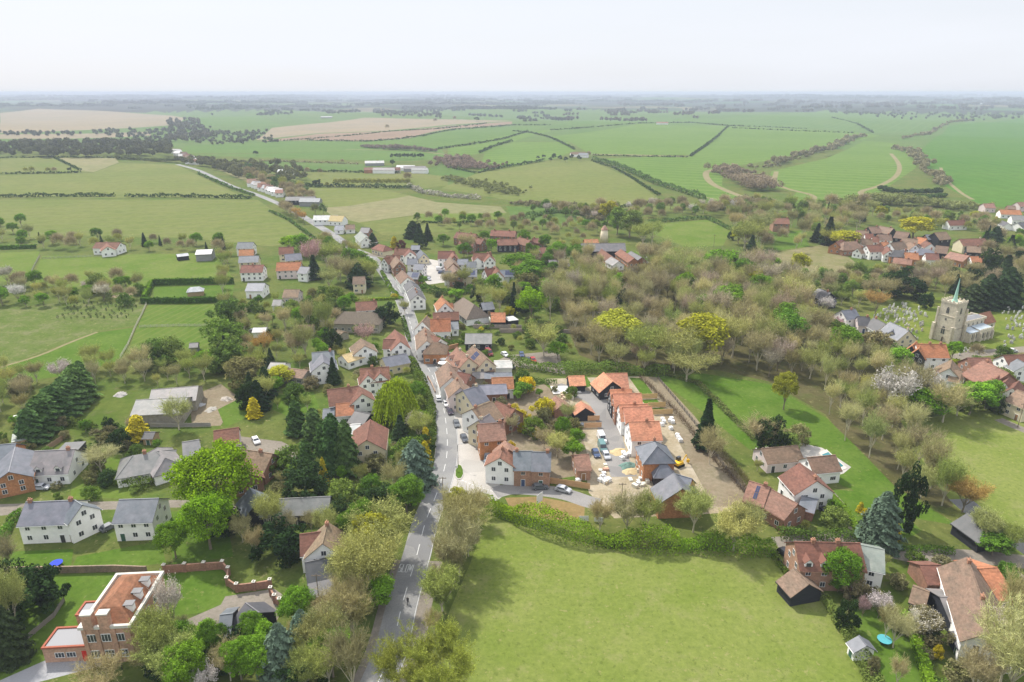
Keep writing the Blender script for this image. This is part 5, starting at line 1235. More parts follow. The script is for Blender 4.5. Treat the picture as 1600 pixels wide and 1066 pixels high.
# ---------------------------------------------------------------- the church
def church():
    base = G(1478, 531); ang = math.radians(-6)
    # align the nave with the photograph: from the tower towards (1560, 510)
    e = G(1556, 512) - G(1497, 527); ang = math.atan2(e.y, e.x)
    t = empty('church', base, ang); t.scale = (.82, .82, .82); st = (0.56, 0.50, 0.39)
    def part(nm, b, m, c, par=t): return obj(nm, b.mesh(nm, m), par, color=c)
    w = 4.6; H_ = 20.5
    b = MB(); b.box(-w, w, -w, w, -.5, 7.2); b.box(-w + .25, w - .25, -w + .25, w - .25, 7.2, 14); b.box(-w + .45, w - .45, -w + .45, w - .45, 14, H_)
    b.box(-w - .15, w + .15, -w - .15, w + .15, 6.9, 7.2); b.box(-w + .1, w - .1, -w + .1, w - .1, 13.7, 14.05)
    for sx in (-1, 1):
        for sy in (-1, 1):
            b.box(sx * w - .5, sx * w + .5, sy * (w + .9) - .6, sy * (w + .9) + .6, -.5, 9); b.box(sx * (w + .9) - .6, sx * (w + .9) + .6, sy * w - .5, sy * w + .5, -.5, 9)
            b.box(sx * (w - .2) - .4, sx * (w - .2) + .4, sy * (w + .2) - .4, sy * (w + .2) + .4, 9, H_ - 3)
    q = w - .45; b.box(-q - .2, q + .2, -q - .2, q + .2, H_, H_ + .35)
    for sy in (-1, 1):
        b.box(-q - .2, q + .2, sy * q - .2, sy * q + .2, H_ + .35, H_ + .9); b.box(sy * q - .2, sy * q + .2, -q + .2, q - .2, H_ + .35, H_ + .9)
        for i in range(5):
            x = -q + .25 + i * (2 * q - .5) / 4
            b.box(x - .45, x + .45, sy * q - .2, sy * q + .2, H_ + .9, H_ + 1.7)
            if 0 < i < 4: b.box(sy * q - .2, sy * q + .2, x - .45, x + .45, H_ + .9, H_ + 1.7)
    part('tower', b, [M['stone']], st)
    b = MB(); b.tube((0, 0, H_ + .3), (0, 0, H_ + 1.4), 1.6, 1.25, 8); b.tube((0, 0, H_ + 1.4), (0, 0, H_ + 12.8), 1.0, .07, 8)
    sp = part('spire', b, [flat('copper_green', (0.32, 0.54, 0.44), .6)], (1, 1, 1))
    b = MB(); b.tube((0, 0, H_ + 12.3), (0, 0, H_ + 14), .07, .05, 5); b.tube((0, 0, H_ + 13.5), (0, 0, H_ + 14), .28, .28, 6)
    part('weather_vane', b, [flat('gilt', (.6, .45, .15), .4)], (1, 1, 1), sp)
    # lancet windows on the two faces seen, and the same on the other two
    def lancet(wd, ht):
        m = MB(); pts = [(-wd/2, 0), (wd/2, 0), (wd/2, ht * .65), (wd * .28, ht * .88), (0, ht), (-wd * .28, ht * .88), (-wd/2, ht * .65)]
        m.add([(x * 1.25, -.05, z * 1.06 - .1) for x, z in pts] + [(x * 1.25, .06, z * 1.06 - .1) for x, z in pts], [tuple(range(7, 14))] + [(i, i + 7, (i + 1) % 7 + 7, (i + 1) % 7) for i in range(7)], 0)
        m.add([(x, .075, z) for x, z in pts], [tuple(range(7))], 1); m.box(-.06, .06, .07, .12, 0, ht * .9, 0)
        return m.mesh('window', [flat('window_stone', (.42, .38, .3), .9), M['glass']])
    L1, L2, L3 = lancet(1.3, 3.4), lancet(.8, 1.4), lancet(1.8, 4.2)
    for k in range(4):
        a = k * math.pi / 2; dx, dy = math.sin(a), -math.cos(a)
        for me, z, dd in ((L1, 15.2, w - .45), (L2, 11.4, w - .25), (L3 if k in (3, 0) else L2, 4.2 if k in (0, 3) else 9, w - (0 if k in (0, 3) else .25))):
            if z < 7 and k == 0: continue
            obj('window', me, t, (dx * dd, dy * dd, z), a + math.pi)
    b = MB(); b.box(-.8, .8, -.1, .1, 0, 2.6); part('door', b, [flat('old_oak', (.07, .05, .035), .8)], (1,1,1)).location = (-w - .1, -.6, 0)
    t.children[-1].rotation_euler = (0, 0, math.pi / 2)
    # nave with lead roof and battlements, aisle, south chapel, chancel with red roof
    x0, x1 = w, w + 20
    b = MB(); b.box(x0, x1, -3.6, 3.6, -.5, 9.2)
    for sy in (-1, 1):
        for i in range(13):
            x = x0 + .8 + i * 1.55; b.box(x - .4, x + .4, sy * 3.6 - .2, sy * 3.6 + .2, 9.2, 10.0)
    part('nave', b, [M['stone']], st)
    b = MB(); b.slab([(x0, -3.35, 9.25), (x1, -3.35, 9.25), (x1, 0, 10.6), (x0, 0, 10.6)], .15); b.slab([(x0, 0, 10.6), (x1, 0, 10.6), (x1, 3.35, 9.25), (x0, 3.35, 9.25)], .15)
    part('nave_roof', b, [M['slate']], (.22, .225, .24))
    cl = lancet(.9, 1.5)
    for i in range(5):
        for sy in (-1, 1): obj('window', cl, t, (x0 + 2.4 + i * 3.8, sy * 3.6, 6.9), math.pi if sy < 0 else 0)
    b = MB(); b.box(x0 + .3, x0 + 8, -8.2, -3.62, -.5, 5.2); b.box(x0 + 8, x1 - 1, -9.4, -3.62, -.5, 5.9)
    for x in (x0 + 1, x0 + 4.5, x0 + 8.2, x0 + 12, x0 + 15.5, x1 - 1.3): b.box(x - .35, x + .35, -10.1 if x > x0 + 8 else -9, -8.1, -.5, 4.6)
    for i in range(7): b.box(x0 + 8.2 + i * 1.7, x0 + 9.1 + i * 1.7, -9.4, -9.05, 5.9, 6.5)
    part('aisle', b, [M['stone']], st)
    b = MB(); b.slab([(x0 + .2, -8.4, 5.25), (x0 + 8, -8.4, 5.25), (x0 + 8, -3.65, 6.5), (x0 + .2, -3.65, 6.5)], .15); b.slab([(x0 + 8.05, -9.0, 6.0), (x1 - 1, -9.0, 6.0), (x1 - 1, -3.65, 6.8), (x0 + 8.05, -3.65, 6.8)], .15)
    part('aisle_roof', b, [M['slate']], (.38, .44, .50))
    aw = lancet(1.7, 3.0)
    for x, y in ((x0 + 2.7, -8.2), (x0 + 6.3, -8.2), (x0 + 10.2, -9.4), (x0 + 13.8, -9.4), (x0 + 17, -9.4)): obj('window', aw, t, (x, y, 1.5), math.pi)
    b = MB(); hx = x1 + 10.5
    b.add([(x1,-4,-.5),(hx,-4,-.5),(hx,4,-.5),(x1,4,-.5),(x1,-4,6),(hx,-4,6),(hx,4,6),(x1,4,6),(x1,0,10.6),(hx,0,10.6)], [(0,1,5,4),(2,3,7,6),(1,2,6,9,5),(3,0,4,8,7)])
    b.box(x1 - .3, x1 + .3, -4.2, 4.2, 9, 10.4)
    part('chancel', b, [M['stone']], st)
    b = MB(); b.slab([(x1 + .3, -4.4, 5.9), (hx, -4.4, 5.9), (hx, 0, 10.8), (x1 + .3, 0, 10.8)], .2); b.slab([(x1 + .3, 0, 10.8), (hx, 0, 10.8), (hx, 4.4, 5.9), (x1 + .3, 4.4, 5.9)], .2)
    part('chancel_roof', b, [M['roof']], (.26, .12, .075))
    for x in (x1 + 3.4, x1 + 7.4): obj('window', aw, t, (x, -4, 2), math.pi)
    obj('window', L3, t, (hx, 0, 2.5), -math.pi / 2)
    tag(t, 'flint church with square battlemented tower and thin green copper spire', 'church'); LAND.append(('the church tower', base))
    KEEP_OUT.append((base.x + 12 * math.cos(ang), base.y + 12 * math.sin(ang), 22, 10, ang))
church()
def gravestones():
    r = random.Random(3); ms = []
    for k in range(3):
        b = MB(); w_ = .34 + .06 * k; h = .9 + .15 * k
        b.slab([(-w_, -.08, 0), (-w_, .08, 0), (w_, .08, 0), (w_, -.08, 0)][::-1], .3)
        pts = [(-w_, 0), (w_, 0), (w_, h * .8), (w_ * .6, h), (-w_ * .6, h), (-w_, h * .8)]
        b.add([(x, -.08, z) for x, z in pts] + [(x, .08, z) for x, z in pts], [(0,1,2,3,4,5), (11,10,9,8,7,6)] + [(i, i + 6, (i + 1) % 6 + 6, (i + 1) % 6) for i in range(6)])
        ms.append(b.mesh('gravestone', [M['stone']]))
    regs = [([(1360,496),(1400,474),(1440,482),(1452,500),(1440,528),(1425,535),(1400,518)], 120, 'pale lichened gravestone left of the church tower', 'gravestones left of the church tower'),
            ([(1565,472),(1600,474),(1600,540),(1562,548),(1566,520)], 70, 'pale gravestone right of the red chancel roof', 'gravestones right of the chancel'),
            ([(1488,548),(1540,545),(1545,552),(1495,556)], 12, 'white gravestone between the church and the lane', 'gravestones between the church and the lane')]
    for poly, n, lab, grp in regs:
        pw = [G(x, y) for x, y in poly]; pw = [(p.x, p.y) for p in pw]; k = 0
        x0, x1 = min(p[0] for p in pw), max(p[0] for p in pw); y0, y1 = min(p[1] for p in pw), max(p[1] for p in pw)
        while k < n:
            x, y = r.uniform(x0, x1), r.uniform(y0, y1); x = round(x / 2.2) * 2.2 + r.uniform(-.5, .5)
            if not inside((x, y), pw) or blocked(x, y, 0): k += .02; continue
            k += 1; c = r.choice([(.62, .6, .54), (.48, .46, .42), (.7, .69, .66), (.36, .35, .33)]); s = r.uniform(.9, 1.45)
            o = obj('gravestone', r.choice(ms), None, (x, y, 0), .35 + r.uniform(-.2, .2), c, (s, 1.3, s)); tag(o, lab, 'gravestone', grp)
gravestones()

# ---------------------------------------------------------------- vehicles
def car_meshes(kind='car'):
    L, W, Hh = (4.3, 1.8, 1.48) if kind == 'car' else (5.2, 2.0, 2.25)
    b = MB()
    if kind == 'car': prof = [(-L/2, .32), (-L/2, .80), (-L/2 + .25, .92), (-L/2 + .55, 1.38), (-L/2 + 1.1, Hh), (.35, Hh), (1.05, .98), (L/2 - .25, .82), (L/2, .62), (L/2, .32)]
    else: prof = [(-L/2, .35), (-L/2, 1.2), (-L/2 + .12, Hh), (1.05, Hh), (1.75, 1.25), (L/2 - .1, 1.0), (L/2, .7), (L/2, .35)]
    n = len(prof)
    def wy(z): return W / 2 * (1 if z < 1.0 else 1 - .16 * (z - 1.0) / (Hh - 1.0))
    b.add([(x, -wy(z), z) for x, z in prof] + [(x, wy(z), z) for x, z in prof], [tuple(range(n))[::-1], tuple(range(n, 2 * n))] + [(i, (i + 1) % n, (i + 1) % n + n, i + n) for i in range(n)])
    body = b.mesh('body', [M['car']])
    g = MB()
    if kind == 'car':
        for sy in (-1, 1):
            g.add([(-1.55, sy * (wy(1.0) + .005), 1.0), (.88, sy * (wy(1.0) + .005), 1.0), (.42, sy * (wy(1.36) + .005), 1.36), (-1.25, sy * (wy(1.36) + .005), 1.36)], [(0,1,2,3)[::-1 if sy > 0 else 1]])
        g.add([(.47, -.66, 1.41), (.47, .66, 1.41), (1.02, .74, 1.02), (1.02, -.74, 1.02)], [(3,2,1,0)]); g.add([(-1.66, -.64, 1.38), (-1.66, .64, 1.38), (-1.93, .74, .98), (-1.93, -.74, .98)], [(0,1,2,3)])
        for v in range(8, 16): x, y, z = g.v[v]; g.v[v] = (x + (.025 if x > 0 else -.025), y, z + .02)
    else:
        for sy in (-1, 1): g.add([(.45, sy * (wy(1.35) + .006), 1.35), (1.62, sy * (wy(1.35) + .006), 1.35), (1.15, sy * (wy(2.0) + .006), 2.0), (.45, sy * (wy(2.0) + .006), 2.0)], [(0,1,2,3)[::-1 if sy > 0 else 1]])
        g.add([(1.13, -.75, 2.16), (1.13, .75, 2.16), (1.74, .85, 1.32), (1.74, -.85, 1.32)], [(3,2,1,0)])
        for v in range(8, 12): x, y, z = g.v[v]; g.v[v] = (x + .03, y, z + .01)
    win = g.mesh('window', [M['glass']])
    w_ = MB(); w_.tube((0, -.11, 0), (0, .11, 0), .33, .33, 12); w_.tube((0, -.12, 0), (0, .12, 0), .18, .18, 8, 1)
    wheel = w_.mesh('wheel', [M['rubber'], flat('wheel_rim', (.4, .4, .42), .4, .5, .5)])
    l = MB(); l.box(0, .04, -.16, .16, -.07, .07); lamp = l.mesh('headlight', [flat('lamp_glass', (.75, .75, .72), .2)])
    return body, win, wheel, lamp, L, W
CARM = {'car': car_meshes('car'), 'van': car_meshes('van')}
def car(x1, y1, x2, y2, col, label, kind='car', group=None):
    """centre pixel and a pixel the bonnet points at"""
    a, b = G(x1, y1), G(x2, y2); d = b - a; ang = math.atan2(d.y, d.x)
    body, win, wheel, lamp, L, W = CARM[kind]; t = empty('parked_car' if kind == 'car' else 'van', a, ang)
    obj('body', body, t, color=col); obj('window', win, t)
    for sx in (-1, 1):
        for sy in (-1, 1): obj('wheel', wheel, t, (sx * L * .31, sy * (W / 2 - .1), .33))
    for sy in (-1, 1): obj('headlight', lamp, t, (L / 2 - .02, sy * W * .34, .66))
    tag(t, label, 'car' if kind == 'car' else 'van', group)
WH, SI, BK_, BL, RD, GR, MA = (.7, .7, .7), (.42, .43, .45), (.02, .02, .025), (.05, .08, .16), (.36, .03, .03), (.12, .13, .14), (.14, .04, .07)
car(685.5, 624, 684, 615, WH, 'white car driving away on the left lane, farther of the two white cars')
car(697.5, 633, 701, 642, WH, 'white car nearest the houses at the head of the parked line')
car(703, 645, 707, 653, (.05, .04, .06), 'dark purple black car parked behind the white one')
car(713.5, 664.5, 716, 671, GR, 'dark grey car in the middle of the parked line')
car(725.5, 687.5, 729, 694, (.08, .09, .11), 'blue black car last in the parked line near the forecourt')
car(762, 719, 761, 728, (.20, .24, .28), 'large blue grey van parked in front of the orange brick house', 'van')
car(844, 763.5, 852, 763, GR, 'dark grey car on the short estate road')
car(880, 767.5, 888, 769.5, SI, 'silver hatchback on the short estate road')
car(631.5, 481, 630, 476, BL, 'dark blue car on the main road beside the stepped terrace')
car(681.5, 556, 681, 560, SI, 'silver car parked beside the inn, left of three'); car(689, 555, 689.5, 559, MA, 'maroon car parked beside the inn, middle of three'); car(698, 555, 698.5, 559, RD, 'bright red car parked beside the inn, right of three')
car(789, 556, 792, 558, WH, 'white car alone on the pale gravel car park'); car(815, 556, 816, 560, BL, 'dark blue car on the far side of the gravel car park'); car(825, 565, 826, 569, (.03, .04, .05), 'black car at the right edge of the gravel car park'); car(833, 564.5, 835, 568, RD, 'red car beside the black one on the gravel car park')
car(764, 554, 766, 556, (.2, .03, .03), 'dark red pickup behind the house with roof panels', 'van'); car(791, 575, 793, 577, GR, 'grey car tucked under the white shelter, left one'); car(799, 574.5, 801, 576, GR, 'grey car tucked under the white shelter, right one')
car(754, 494.5, 760, 494.5, GR, 'grey car on the white drive beside the thatched roof'); car(798, 505.5, 803, 505.5, SI, 'silver blue car in front of the black garage')
car(688.5, 423, 692, 423, WH, 'white van in the paved court', 'van'); car(690, 427.5, 694, 427.5, BL, 'dark blue car next to the white van in the court'); car(670, 437.5, 673, 440, SI, 'silver car near the slate cottages in the court')
car(527, 935, 524, 945, SI, 'silver car parked among bare trees beside the main road'); car(1385, 564, 1389, 566, BL, 'blue car at the drive left of the two black gables'); car(1581, 550, 1588, 549.5, WH, 'white car parked in the church lane')
car(1358, 828, 1364, 833, (.3, .3, .33), 'silver grey car on the lower lane by the hedge'); car(1228, 869, 1234, 874, BK_, 'black car beside the brick terrace'); car(1280, 793, 1285, 797, BK_, 'black car by the small slate garage')
car(1263, 790, 1268, 793, SI, 'pale car on the gravel by the long pink roofed house'); car(146, 808, 152, 800, BL, 'dark blue car between the two slate roofed houses'); car(172, 826, 180, 822, GR, 'dark grey car behind the right slate roofed house')
car(36, 764, 46, 762, (.12, .18, .25), 'blue car on the brick drive of the chalet house'); car(66, 764, 78, 764, SI, 'silver car on the brick drive of the chalet house'); car(400, 691, 404, 697, WH, 'white car in the gravel courtyard')
car(592, 591, 599, 591, SI, 'silver car by the twin gabled white house')
car(397, 519, 402, 519, GR, 'grey car under the pale roofed shed'); car(503, 348, 507, 349, WH, 'white car parked by the straw yellow roof'); car(475, 800 - 2, 478, 802, GR, 'dark car on the drive below the solar barn')
car(940, 688, 943, 694, WH, 'white works van at the bend of the site road', 'van'); car(941, 702, 944, 709, (.1, .2, .2), 'dark green works van on the site road', 'van'); car(947, 714, 951, 722, SI, 'silver car parked on the site road'); car(931, 711, 934, 717, BL, 'blue car behind the vans beside the site road')

def cyclist(px, py, px2, py2, label, plabel, moto=False):
    a, b = G(px, py), G(px2, py2); d = b - a; ang = math.atan2(d.y, d.x)
    t = empty('motorbike' if moto else 'bicycle', a, ang); ws = MB()
    fr = MB(); k = 1.15 if moto else 1.0
    for x in (-.52, .52): fr.tube((x * k, 0, .34), (0, 0, .42), .03, .03, 5)
    fr.tube((0, 0, .42), (.32, 0, .86), .035, .03, 5); fr.tube((0, 0, .42), (-.2, 0, .9), .03, .03, 5); fr.tube((.52 * k, 0, .34), (.34, 0, 1.02), .025, .025, 5); fr.tube((.34, -.25, 1.02), (.34, .25, 1.02), .02, .02, 5); fr.tube((-.2, 0, .88), (.32, 0, .86), .03, .03, 5)
    if moto: fr.box(-.35, .35, -.16, .16, .4, .85)
    obj('frame', fr.mesh('frame', [M['black']]), t)
    for x in (-.52, .52):
        w_ = MB()
        for i in range(16):
            p, q = (math.cos(i * math.pi / 8), math.sin(i * math.pi / 8)), (math.cos((i + 1) * math.pi / 8), math.sin((i + 1) * math.pi / 8))
            w_.tube((p[0] * .32, 0, p[1] * .32), (q[0] * .32, 0, q[1] * .32), .05 if moto else .025, .05 if moto else .025, 4, cap=False)
        for i in range(4): w_.tube((-.32 * math.cos(i * .785), 0, -.32 * math.sin(i * .785)), (.32 * math.cos(i * .785), 0, .32 * math.sin(i * .785)), .008, .008, 3)
        obj('wheel', w_.mesh('wheel', [M['rubber']]), t, (x * k, 0, .34))
    tag(t, label, 'motorbike' if moto else 'bicycle')
    person('person', a, ang, 'ride', (.03, .03, .04), (.03, .03, .04), plabel)
def person(name, at, ang, pose, top, legs, label, group=None):
    """one continuous skinned body; clothing is coloured by height on the one surface"""
    if pose == 'ride':
        J = {'hip': (-.16, 0, .98), 'wai': (-.08, 0, 1.14), 'che': (.06, 0, 1.36), 'nec': (.13, 0, 1.5), 'hea': (.19, 0, 1.66), 'crn': (.20, 0, 1.76),
             'sl': (.06, .19, 1.42), 'el': (.2, .24, 1.2), 'wl': (.34, .22, 1.05), 'fl': (.38, .22, 1.03), 'hl': (-.12, .1, .93), 'kl': (.22, .12, .82), 'al': (.04, .12, .42), 'tl': (.18, .12, .38), 'ar': (-.02, -.12, .30), 'kr': (.18, -.12, .70), 'tr': (.12, -.12, .26)}
    else:
        J = {'hip': (0, 0, .92), 'wai': (0, 0, 1.08), 'che': (0, 0, 1.32), 'nec': (0, 0, 1.48), 'hea': (.02, 0, 1.62), 'crn': (.01, 0, 1.72),
             'sl': (0, .2, 1.4), 'el': (-.02, .26, 1.12), 'wl': (.06, .26, .86), 'fl': (.08, .26, .76), 'hl': (0, .1, .88), 'kl': (.05, .11, .48), 'al': (0, .12, .08), 'tl': (.16, .13, .04), 'kr': (.02, -.11, .48), 'ar': (-.06, -.12, .08), 'tr': (.1, -.13, .04)}
    for k in ('s', 'e', 'w', 'f', 'h'):
        l = J[k + 'l']; J[k + 'r'] = (l[0], -l[1], l[2])
    ed = [('hip','wai'),('wai','che'),('che','nec'),('nec','hea'),('hea','crn')] + [(a + s, b + s) for s in 'lr' for a, b in (('s','e'),('e','w'),('w','f'),('h','k'),('k','a'),('a','t'))] + [('che','sl'),('che','sr'),('hip','hl'),('hip','hr')]
    R = {'hip': .15, 'wai': .13, 'che': .16, 'nec': .06, 'hea': .105, 'crn': .07, 's': .075, 'e': .05, 'w': .035, 'f': .04, 'h': .1, 'k': .07, 'a': .045, 't': .04}
    ks = list(J); me = bpy.data.meshes.new('person'); me.from_pydata([J[k] for k in ks], [(ks.index(a), ks.index(b)) for a, b in ed], [])
    o = obj(name, me, None, at, ang)
    m = o.modifiers.new('skin', 'SKIN'); sv = me.skin_vertices[0].data if me.skin_vertices else None
    if sv is None:
        import bmesh
        bm = bmesh.new(); bm.from_mesh(me); bm.verts.layers.skin.verify(); bm.to_mesh(me); bm.free(); sv = me.skin_vertices[0].data
    for i, k in enumerate(ks):
        r = R.get(k, R.get(k[0], .06)); sv[i].radius = (r, r * (1.25 if k in ('che', 'hip') else 1)); sv[i].use_root = (k == 'hip')
    o.modifiers.new('smooth', 'SUBSURF').levels = 1
    mt, t, b = mat('clothing_and_skin', .9, .1); tcn = nn(t, 'ShaderNodeTexCoord'); sp = nn(t, 'ShaderNodeSeparateXYZ'); t.links.new(tcn.outputs['Object'], sp.inputs[0])
    cr = nn(t, 'ShaderNodeValToRGB'); cr.color_ramp.interpolation = 'CONSTANT'; el = cr.color_ramp.elements; el[0].position = 0; el[0].color = (*legs, 1); el[1].position = .46; el[1].color = (*top, 1)
    e = el.new(.765); e.color = (.5, .32, .24, 1); e = el.new(.855); e.color = (.06, .04, .03, 1)
    dv = nn(t, 'ShaderNodeMath', operation='DIVIDE'); dv.inputs[1].default_value = 2.0; t.links.new(sp.outputs['Z'], dv.inputs[0]); t.links.new(dv.outputs[0], cr.inputs[0]); t.links.new(cr.outputs[0], b.inputs['Base Color'])
    me.materials.append(mt); tag(o, label, 'person', group); return o
cyclist(637.5, 943, 633, 960, 'dark bicycle on the right lane below the SLOW marking', 'cyclist in dark clothes riding towards the foreground on the main road')
cyclist(651.8, 561, 655, 570, 'dark motorbike on the main road opposite the inn', 'rider in black on the motorbike opposite the inn', True)
for i, (x, y) in enumerate([(677.5, 570), (681.5, 572), (684.5, 575.5), (688, 584.5), (689.5, 588), (668.5, 593)]):
    person('person', G(x, y), i * 1.3, 'stand', [(.03,.03,.04), (.12,.12,.14), (.3,.28,.25), (.02,.02,.03), (.04,.04,.05), (.02,.02,.03)][i], (.05, .06, .1),
           ['person in black standing at the corner of the inn forecourt', 'person in grey beside the benches of the inn', 'person in a pale coat by the inn wall', 'person in black on the pavement, upper of two walking together', 'person in dark blue on the pavement, lower of two walking together', 'person in black walking on the left edge of the main road'][i])

# ---------------------------------------------------------------- walls, fences, posts, site things
def wall(pts, h, th, m, c, label, piers=0, name='wall', cat='wall', cap=None):
    line = [G(x, y) for x, y in pts]; t = empty(name, line[0]); b = MB(); o0 = line[0]
    for a, q in zip(line, line[1:]):
        L = (q - a).length; an = math.atan2(q.y - a.y, q.x - a.x)
        b.box(0, L, -th / 2, th / 2, -.2, h, 0, an, (a.x - o0.x, a.y - o0.y, a.z - o0.z))
    obj('panel', b.mesh('panel', [m]), t, color=c)
    if piers:
        pb = MB(); pb.box(-.3, .3, -.3, .3, -.2, h + .25); pm = pb.mesh('pier', [m]); cb = MB(); cb.box(-.38, .38, -.38, .38, h + .25, h + .4); cb.tube((0, 0, h + .4), (0, 0, h + .7), .25, .12, 8); cm = cb.mesh('cap', [flat('pale_stone', (.6, .57, .5), .8)])
        for p in line: q = obj('pier', pm, t, p - o0, color=c); obj('cap', cm, q)
    return tag(t, label, cat)
def fence(pts, h, label, boards=False, c=(.16, .15, .13), gap=2.4, rails=3):
    line = [G(x, y) for x, y in pts]; t = empty('fence', line[0]); o0 = line[0]; b = MB(); pb = MB(); pb.box(-.07, .07, -.07, .07, -.2, h + .08); pm = pb.mesh('post', [M['board']])
    for a, q in zip(line, line[1:]):
        L = (q - a).length; an = math.atan2(q.y - a.y, q.x - a.x); n = max(1, round(L / gap)); at = (a.x - o0.x, a.y - o0.y, a.z - o0.z)
        if boards:
            for i in range(n): b.box(L * i / n + .05, L * (i + 1) / n - .05, -.025, .025, .08, h - .04 * (i % 2), 0, an, at)
        else:
            for k in range(rails): z = h * (k + .75) / rails - .1; b.box(0, L, -.03, .03, z, z + .12, 0, an, at)
        for i in range(n): obj('post', pm, t, Vector(at) + (q - a) * (i / n), an, c)
    obj('board_panel' if boards else 'rail', b.mesh('rail', [M['board']]), t, color=c)
    return tag(t, label, 'fence')
BR = (.33, .19, .14)
wall([(258,895),(290,893),(320,891),(349,889),(358,899),(356,915),(371,925),(398,922),(423,918)], 1.9, .35, M['brick'], BR, 'curving red brick garden wall with stone capped piers', 1, 'garden_wall')
wall([(424,930),(430,942),(438,948)], 1.8, .35, M['brick'], BR, 'short brick wall with capped piers right of the gap in the garden wall', 1, 'garden_wall')
wall([(10,896),(100,895),(180,893),(230,895)], 1.7, .35, M['brick'], (.26, .2, .15), 'old brick boundary wall behind the brick mansion', 0, 'garden_wall')
wall([(665,551),(690,549),(716,543)], 1.8, .35, M['brick'], (.42, .23, .13), 'orange brick wall behind the three cars of the inn', 0, 'garden_wall')
wall([(728,496),(763,497),(768,505)], 1.2, .3, M['wall'], (.72, .71, .68), 'low white wall beside the drive of the thatched roof', 0, 'garden_wall')
wall([(975,414),(1018,411),(1010,403)], 1.0, .4, M['wall'], (.72, .71, .68), 'low white terrace wall in front of the brick ranges', 0, 'garden_wall')
wall([(668,590),(674,600),(680,614)], .8, .3, M['brick'], (.36, .26, .2), 'low roadside wall left of the street', 0, 'garden_wall')
wall([(780,520),(830,520),(900,521),(950,523)], 1.8, .3, M['brick'], (.30, .25, .22), 'long old garden wall behind the trees', 0, 'garden_wall')
wall([(740,513),(780,513),(815,514)], 1.8, .3, M['brick'], (.33, .28, .25), 'old garden wall above the long black shed', 0, 'garden_wall')
wall([(1320,528),(1350,527),(1372,523)], .7, .3, M['stone'], (.5, .45, .34), 'low stone garden wall with path by the churchyard cottages', 0, 'garden_wall')
fence([(779,755),(800,753.5),(830,754),(862,756),(895,761),(922,765)], 1.9, 'tall orange timber panel fence along the estate road', True, (.55, .33, .17), 1.9)
fence([(1002,623.5),(1027,622.5)], 1.9, 'timber panel fence behind the new row, farthest', True, (.60, .42, .20), 1.9); fence([(1013,637),(1040,636)], 1.9, 'timber panel fence behind the new row, middle', True, (.60, .42, .20), 1.9); fence([(1020,648),(1051,647)], 1.9, 'timber panel fence behind the new row, nearest', True, (.60, .42, .20), 1.9)
fence([(910,658),(937,657)], 1.8, 'short timber panel fence by the site road, upper', True, (.58, .36, .2), 1.9); fence([(913,669),(940,668)], 1.8, 'short timber panel fence by the site road, lower', True, (.58, .36, .2), 1.9)
fence([(1212,868),(1220,884),(1232,902),(1248,917),(1268,928),(1290,938)], 1.3, 'dark post and rail fence at the corner of the big meadow', False, (.05, .045, .04), 2.2)
fence([(1028,592),(1055,625),(1085,662),(1100,680)], 1.2, 'dark post and rail fence along the long green lawn, upper length', False, (.1, .09, .08)); fence([(1120,715),(1150,755),(1185,795)], 1.2, 'dark post and rail fence along the long green lawn, lower length', False, (.1, .09, .08))
fence([(62,401),(52,420),(44,438)], 1.3, 'weathered rail fence between the small paddocks', False, (.3, .28, .24)); fence([(66,405),(110,403),(160,401)], 1.3, 'weathered rail fence below the white cottage', False, (.3, .28, .24))
fence([(229,476),(222,492),(212,512),(200,540),(188,560)], 1.3, 'rail fence between the orchard and the striped paddock', False, (.42, .4, .32)); fence([(218,512),(280,510),(362,510)], 1.2, 'thin rail fence across the striped paddock', False, (.4, .4, .3)); fence([(362,512),(355,530),(347,548)], 1.2, 'rail fence at the right end of the striped paddock', False, (.4, .4, .3))
fence([(235,668),(280,668),(330,667)], 1.5, 'grey panel fence below the double barn', True, (.3, .28, .26), 2.4); fence([(101,940),(85,965),(55,990),(25,1015),(0,1045),(-30,1080)], 1.2, 'grey timber fence down the slope left of the mansion', True, (.22, .2, .18), 2.2)
fence([(290,1043),(310,1036),(332,1030)], 1.3, 'pale rail fence in the trees beside the mansion', False, (.5, .44, .3)); fence([(75,704),(90,694),(104,685)], 1.7, 'brown panel fence between the gardens by the timber shed', True, (.3, .2, .13), 1.9)
def post(px, py, h, label, name='street_lamp', c=(.2, .2, .2), arm=True, wood_=False):
    g = G(px, py); t = empty(name, g); b = MB(); b.tube((0, 0, 0), (0, 0, h), .11 if wood_ else .08, .08 if wood_ else .05, 8); obj('post', b.mesh('post', [M['obj']]), t, color=c)
    b = MB()
    if arm and not wood_: b.tube((0, 0, h), (1.0, 0, h + .25), .04, .04, 5); b.box(.8, 1.5, -.12, .12, h + .2, h + .32)
    elif wood_: b.box(-1.0, 1.0, -.05, .05, h - .5, h - .36); [b.tube((x, 0, h - .36), (x, 0, h - .18), .05, .05, 6) for x in (-.8, -.3, .3, .8)]
    if b.v: obj('lamp_head' if not wood_ else 'crossbar', b.mesh('lamp_head' if not wood_ else 'crossbar', [M['obj']]), t, color=c if wood_ else (.35, .35, .35))
    tag(t, label, 'street lamp' if not wood_ else 'utility pole')
post(716, 729, 7, 'dark street lamp at the tip of the grass traffic island', c=(.04, .04, .04))
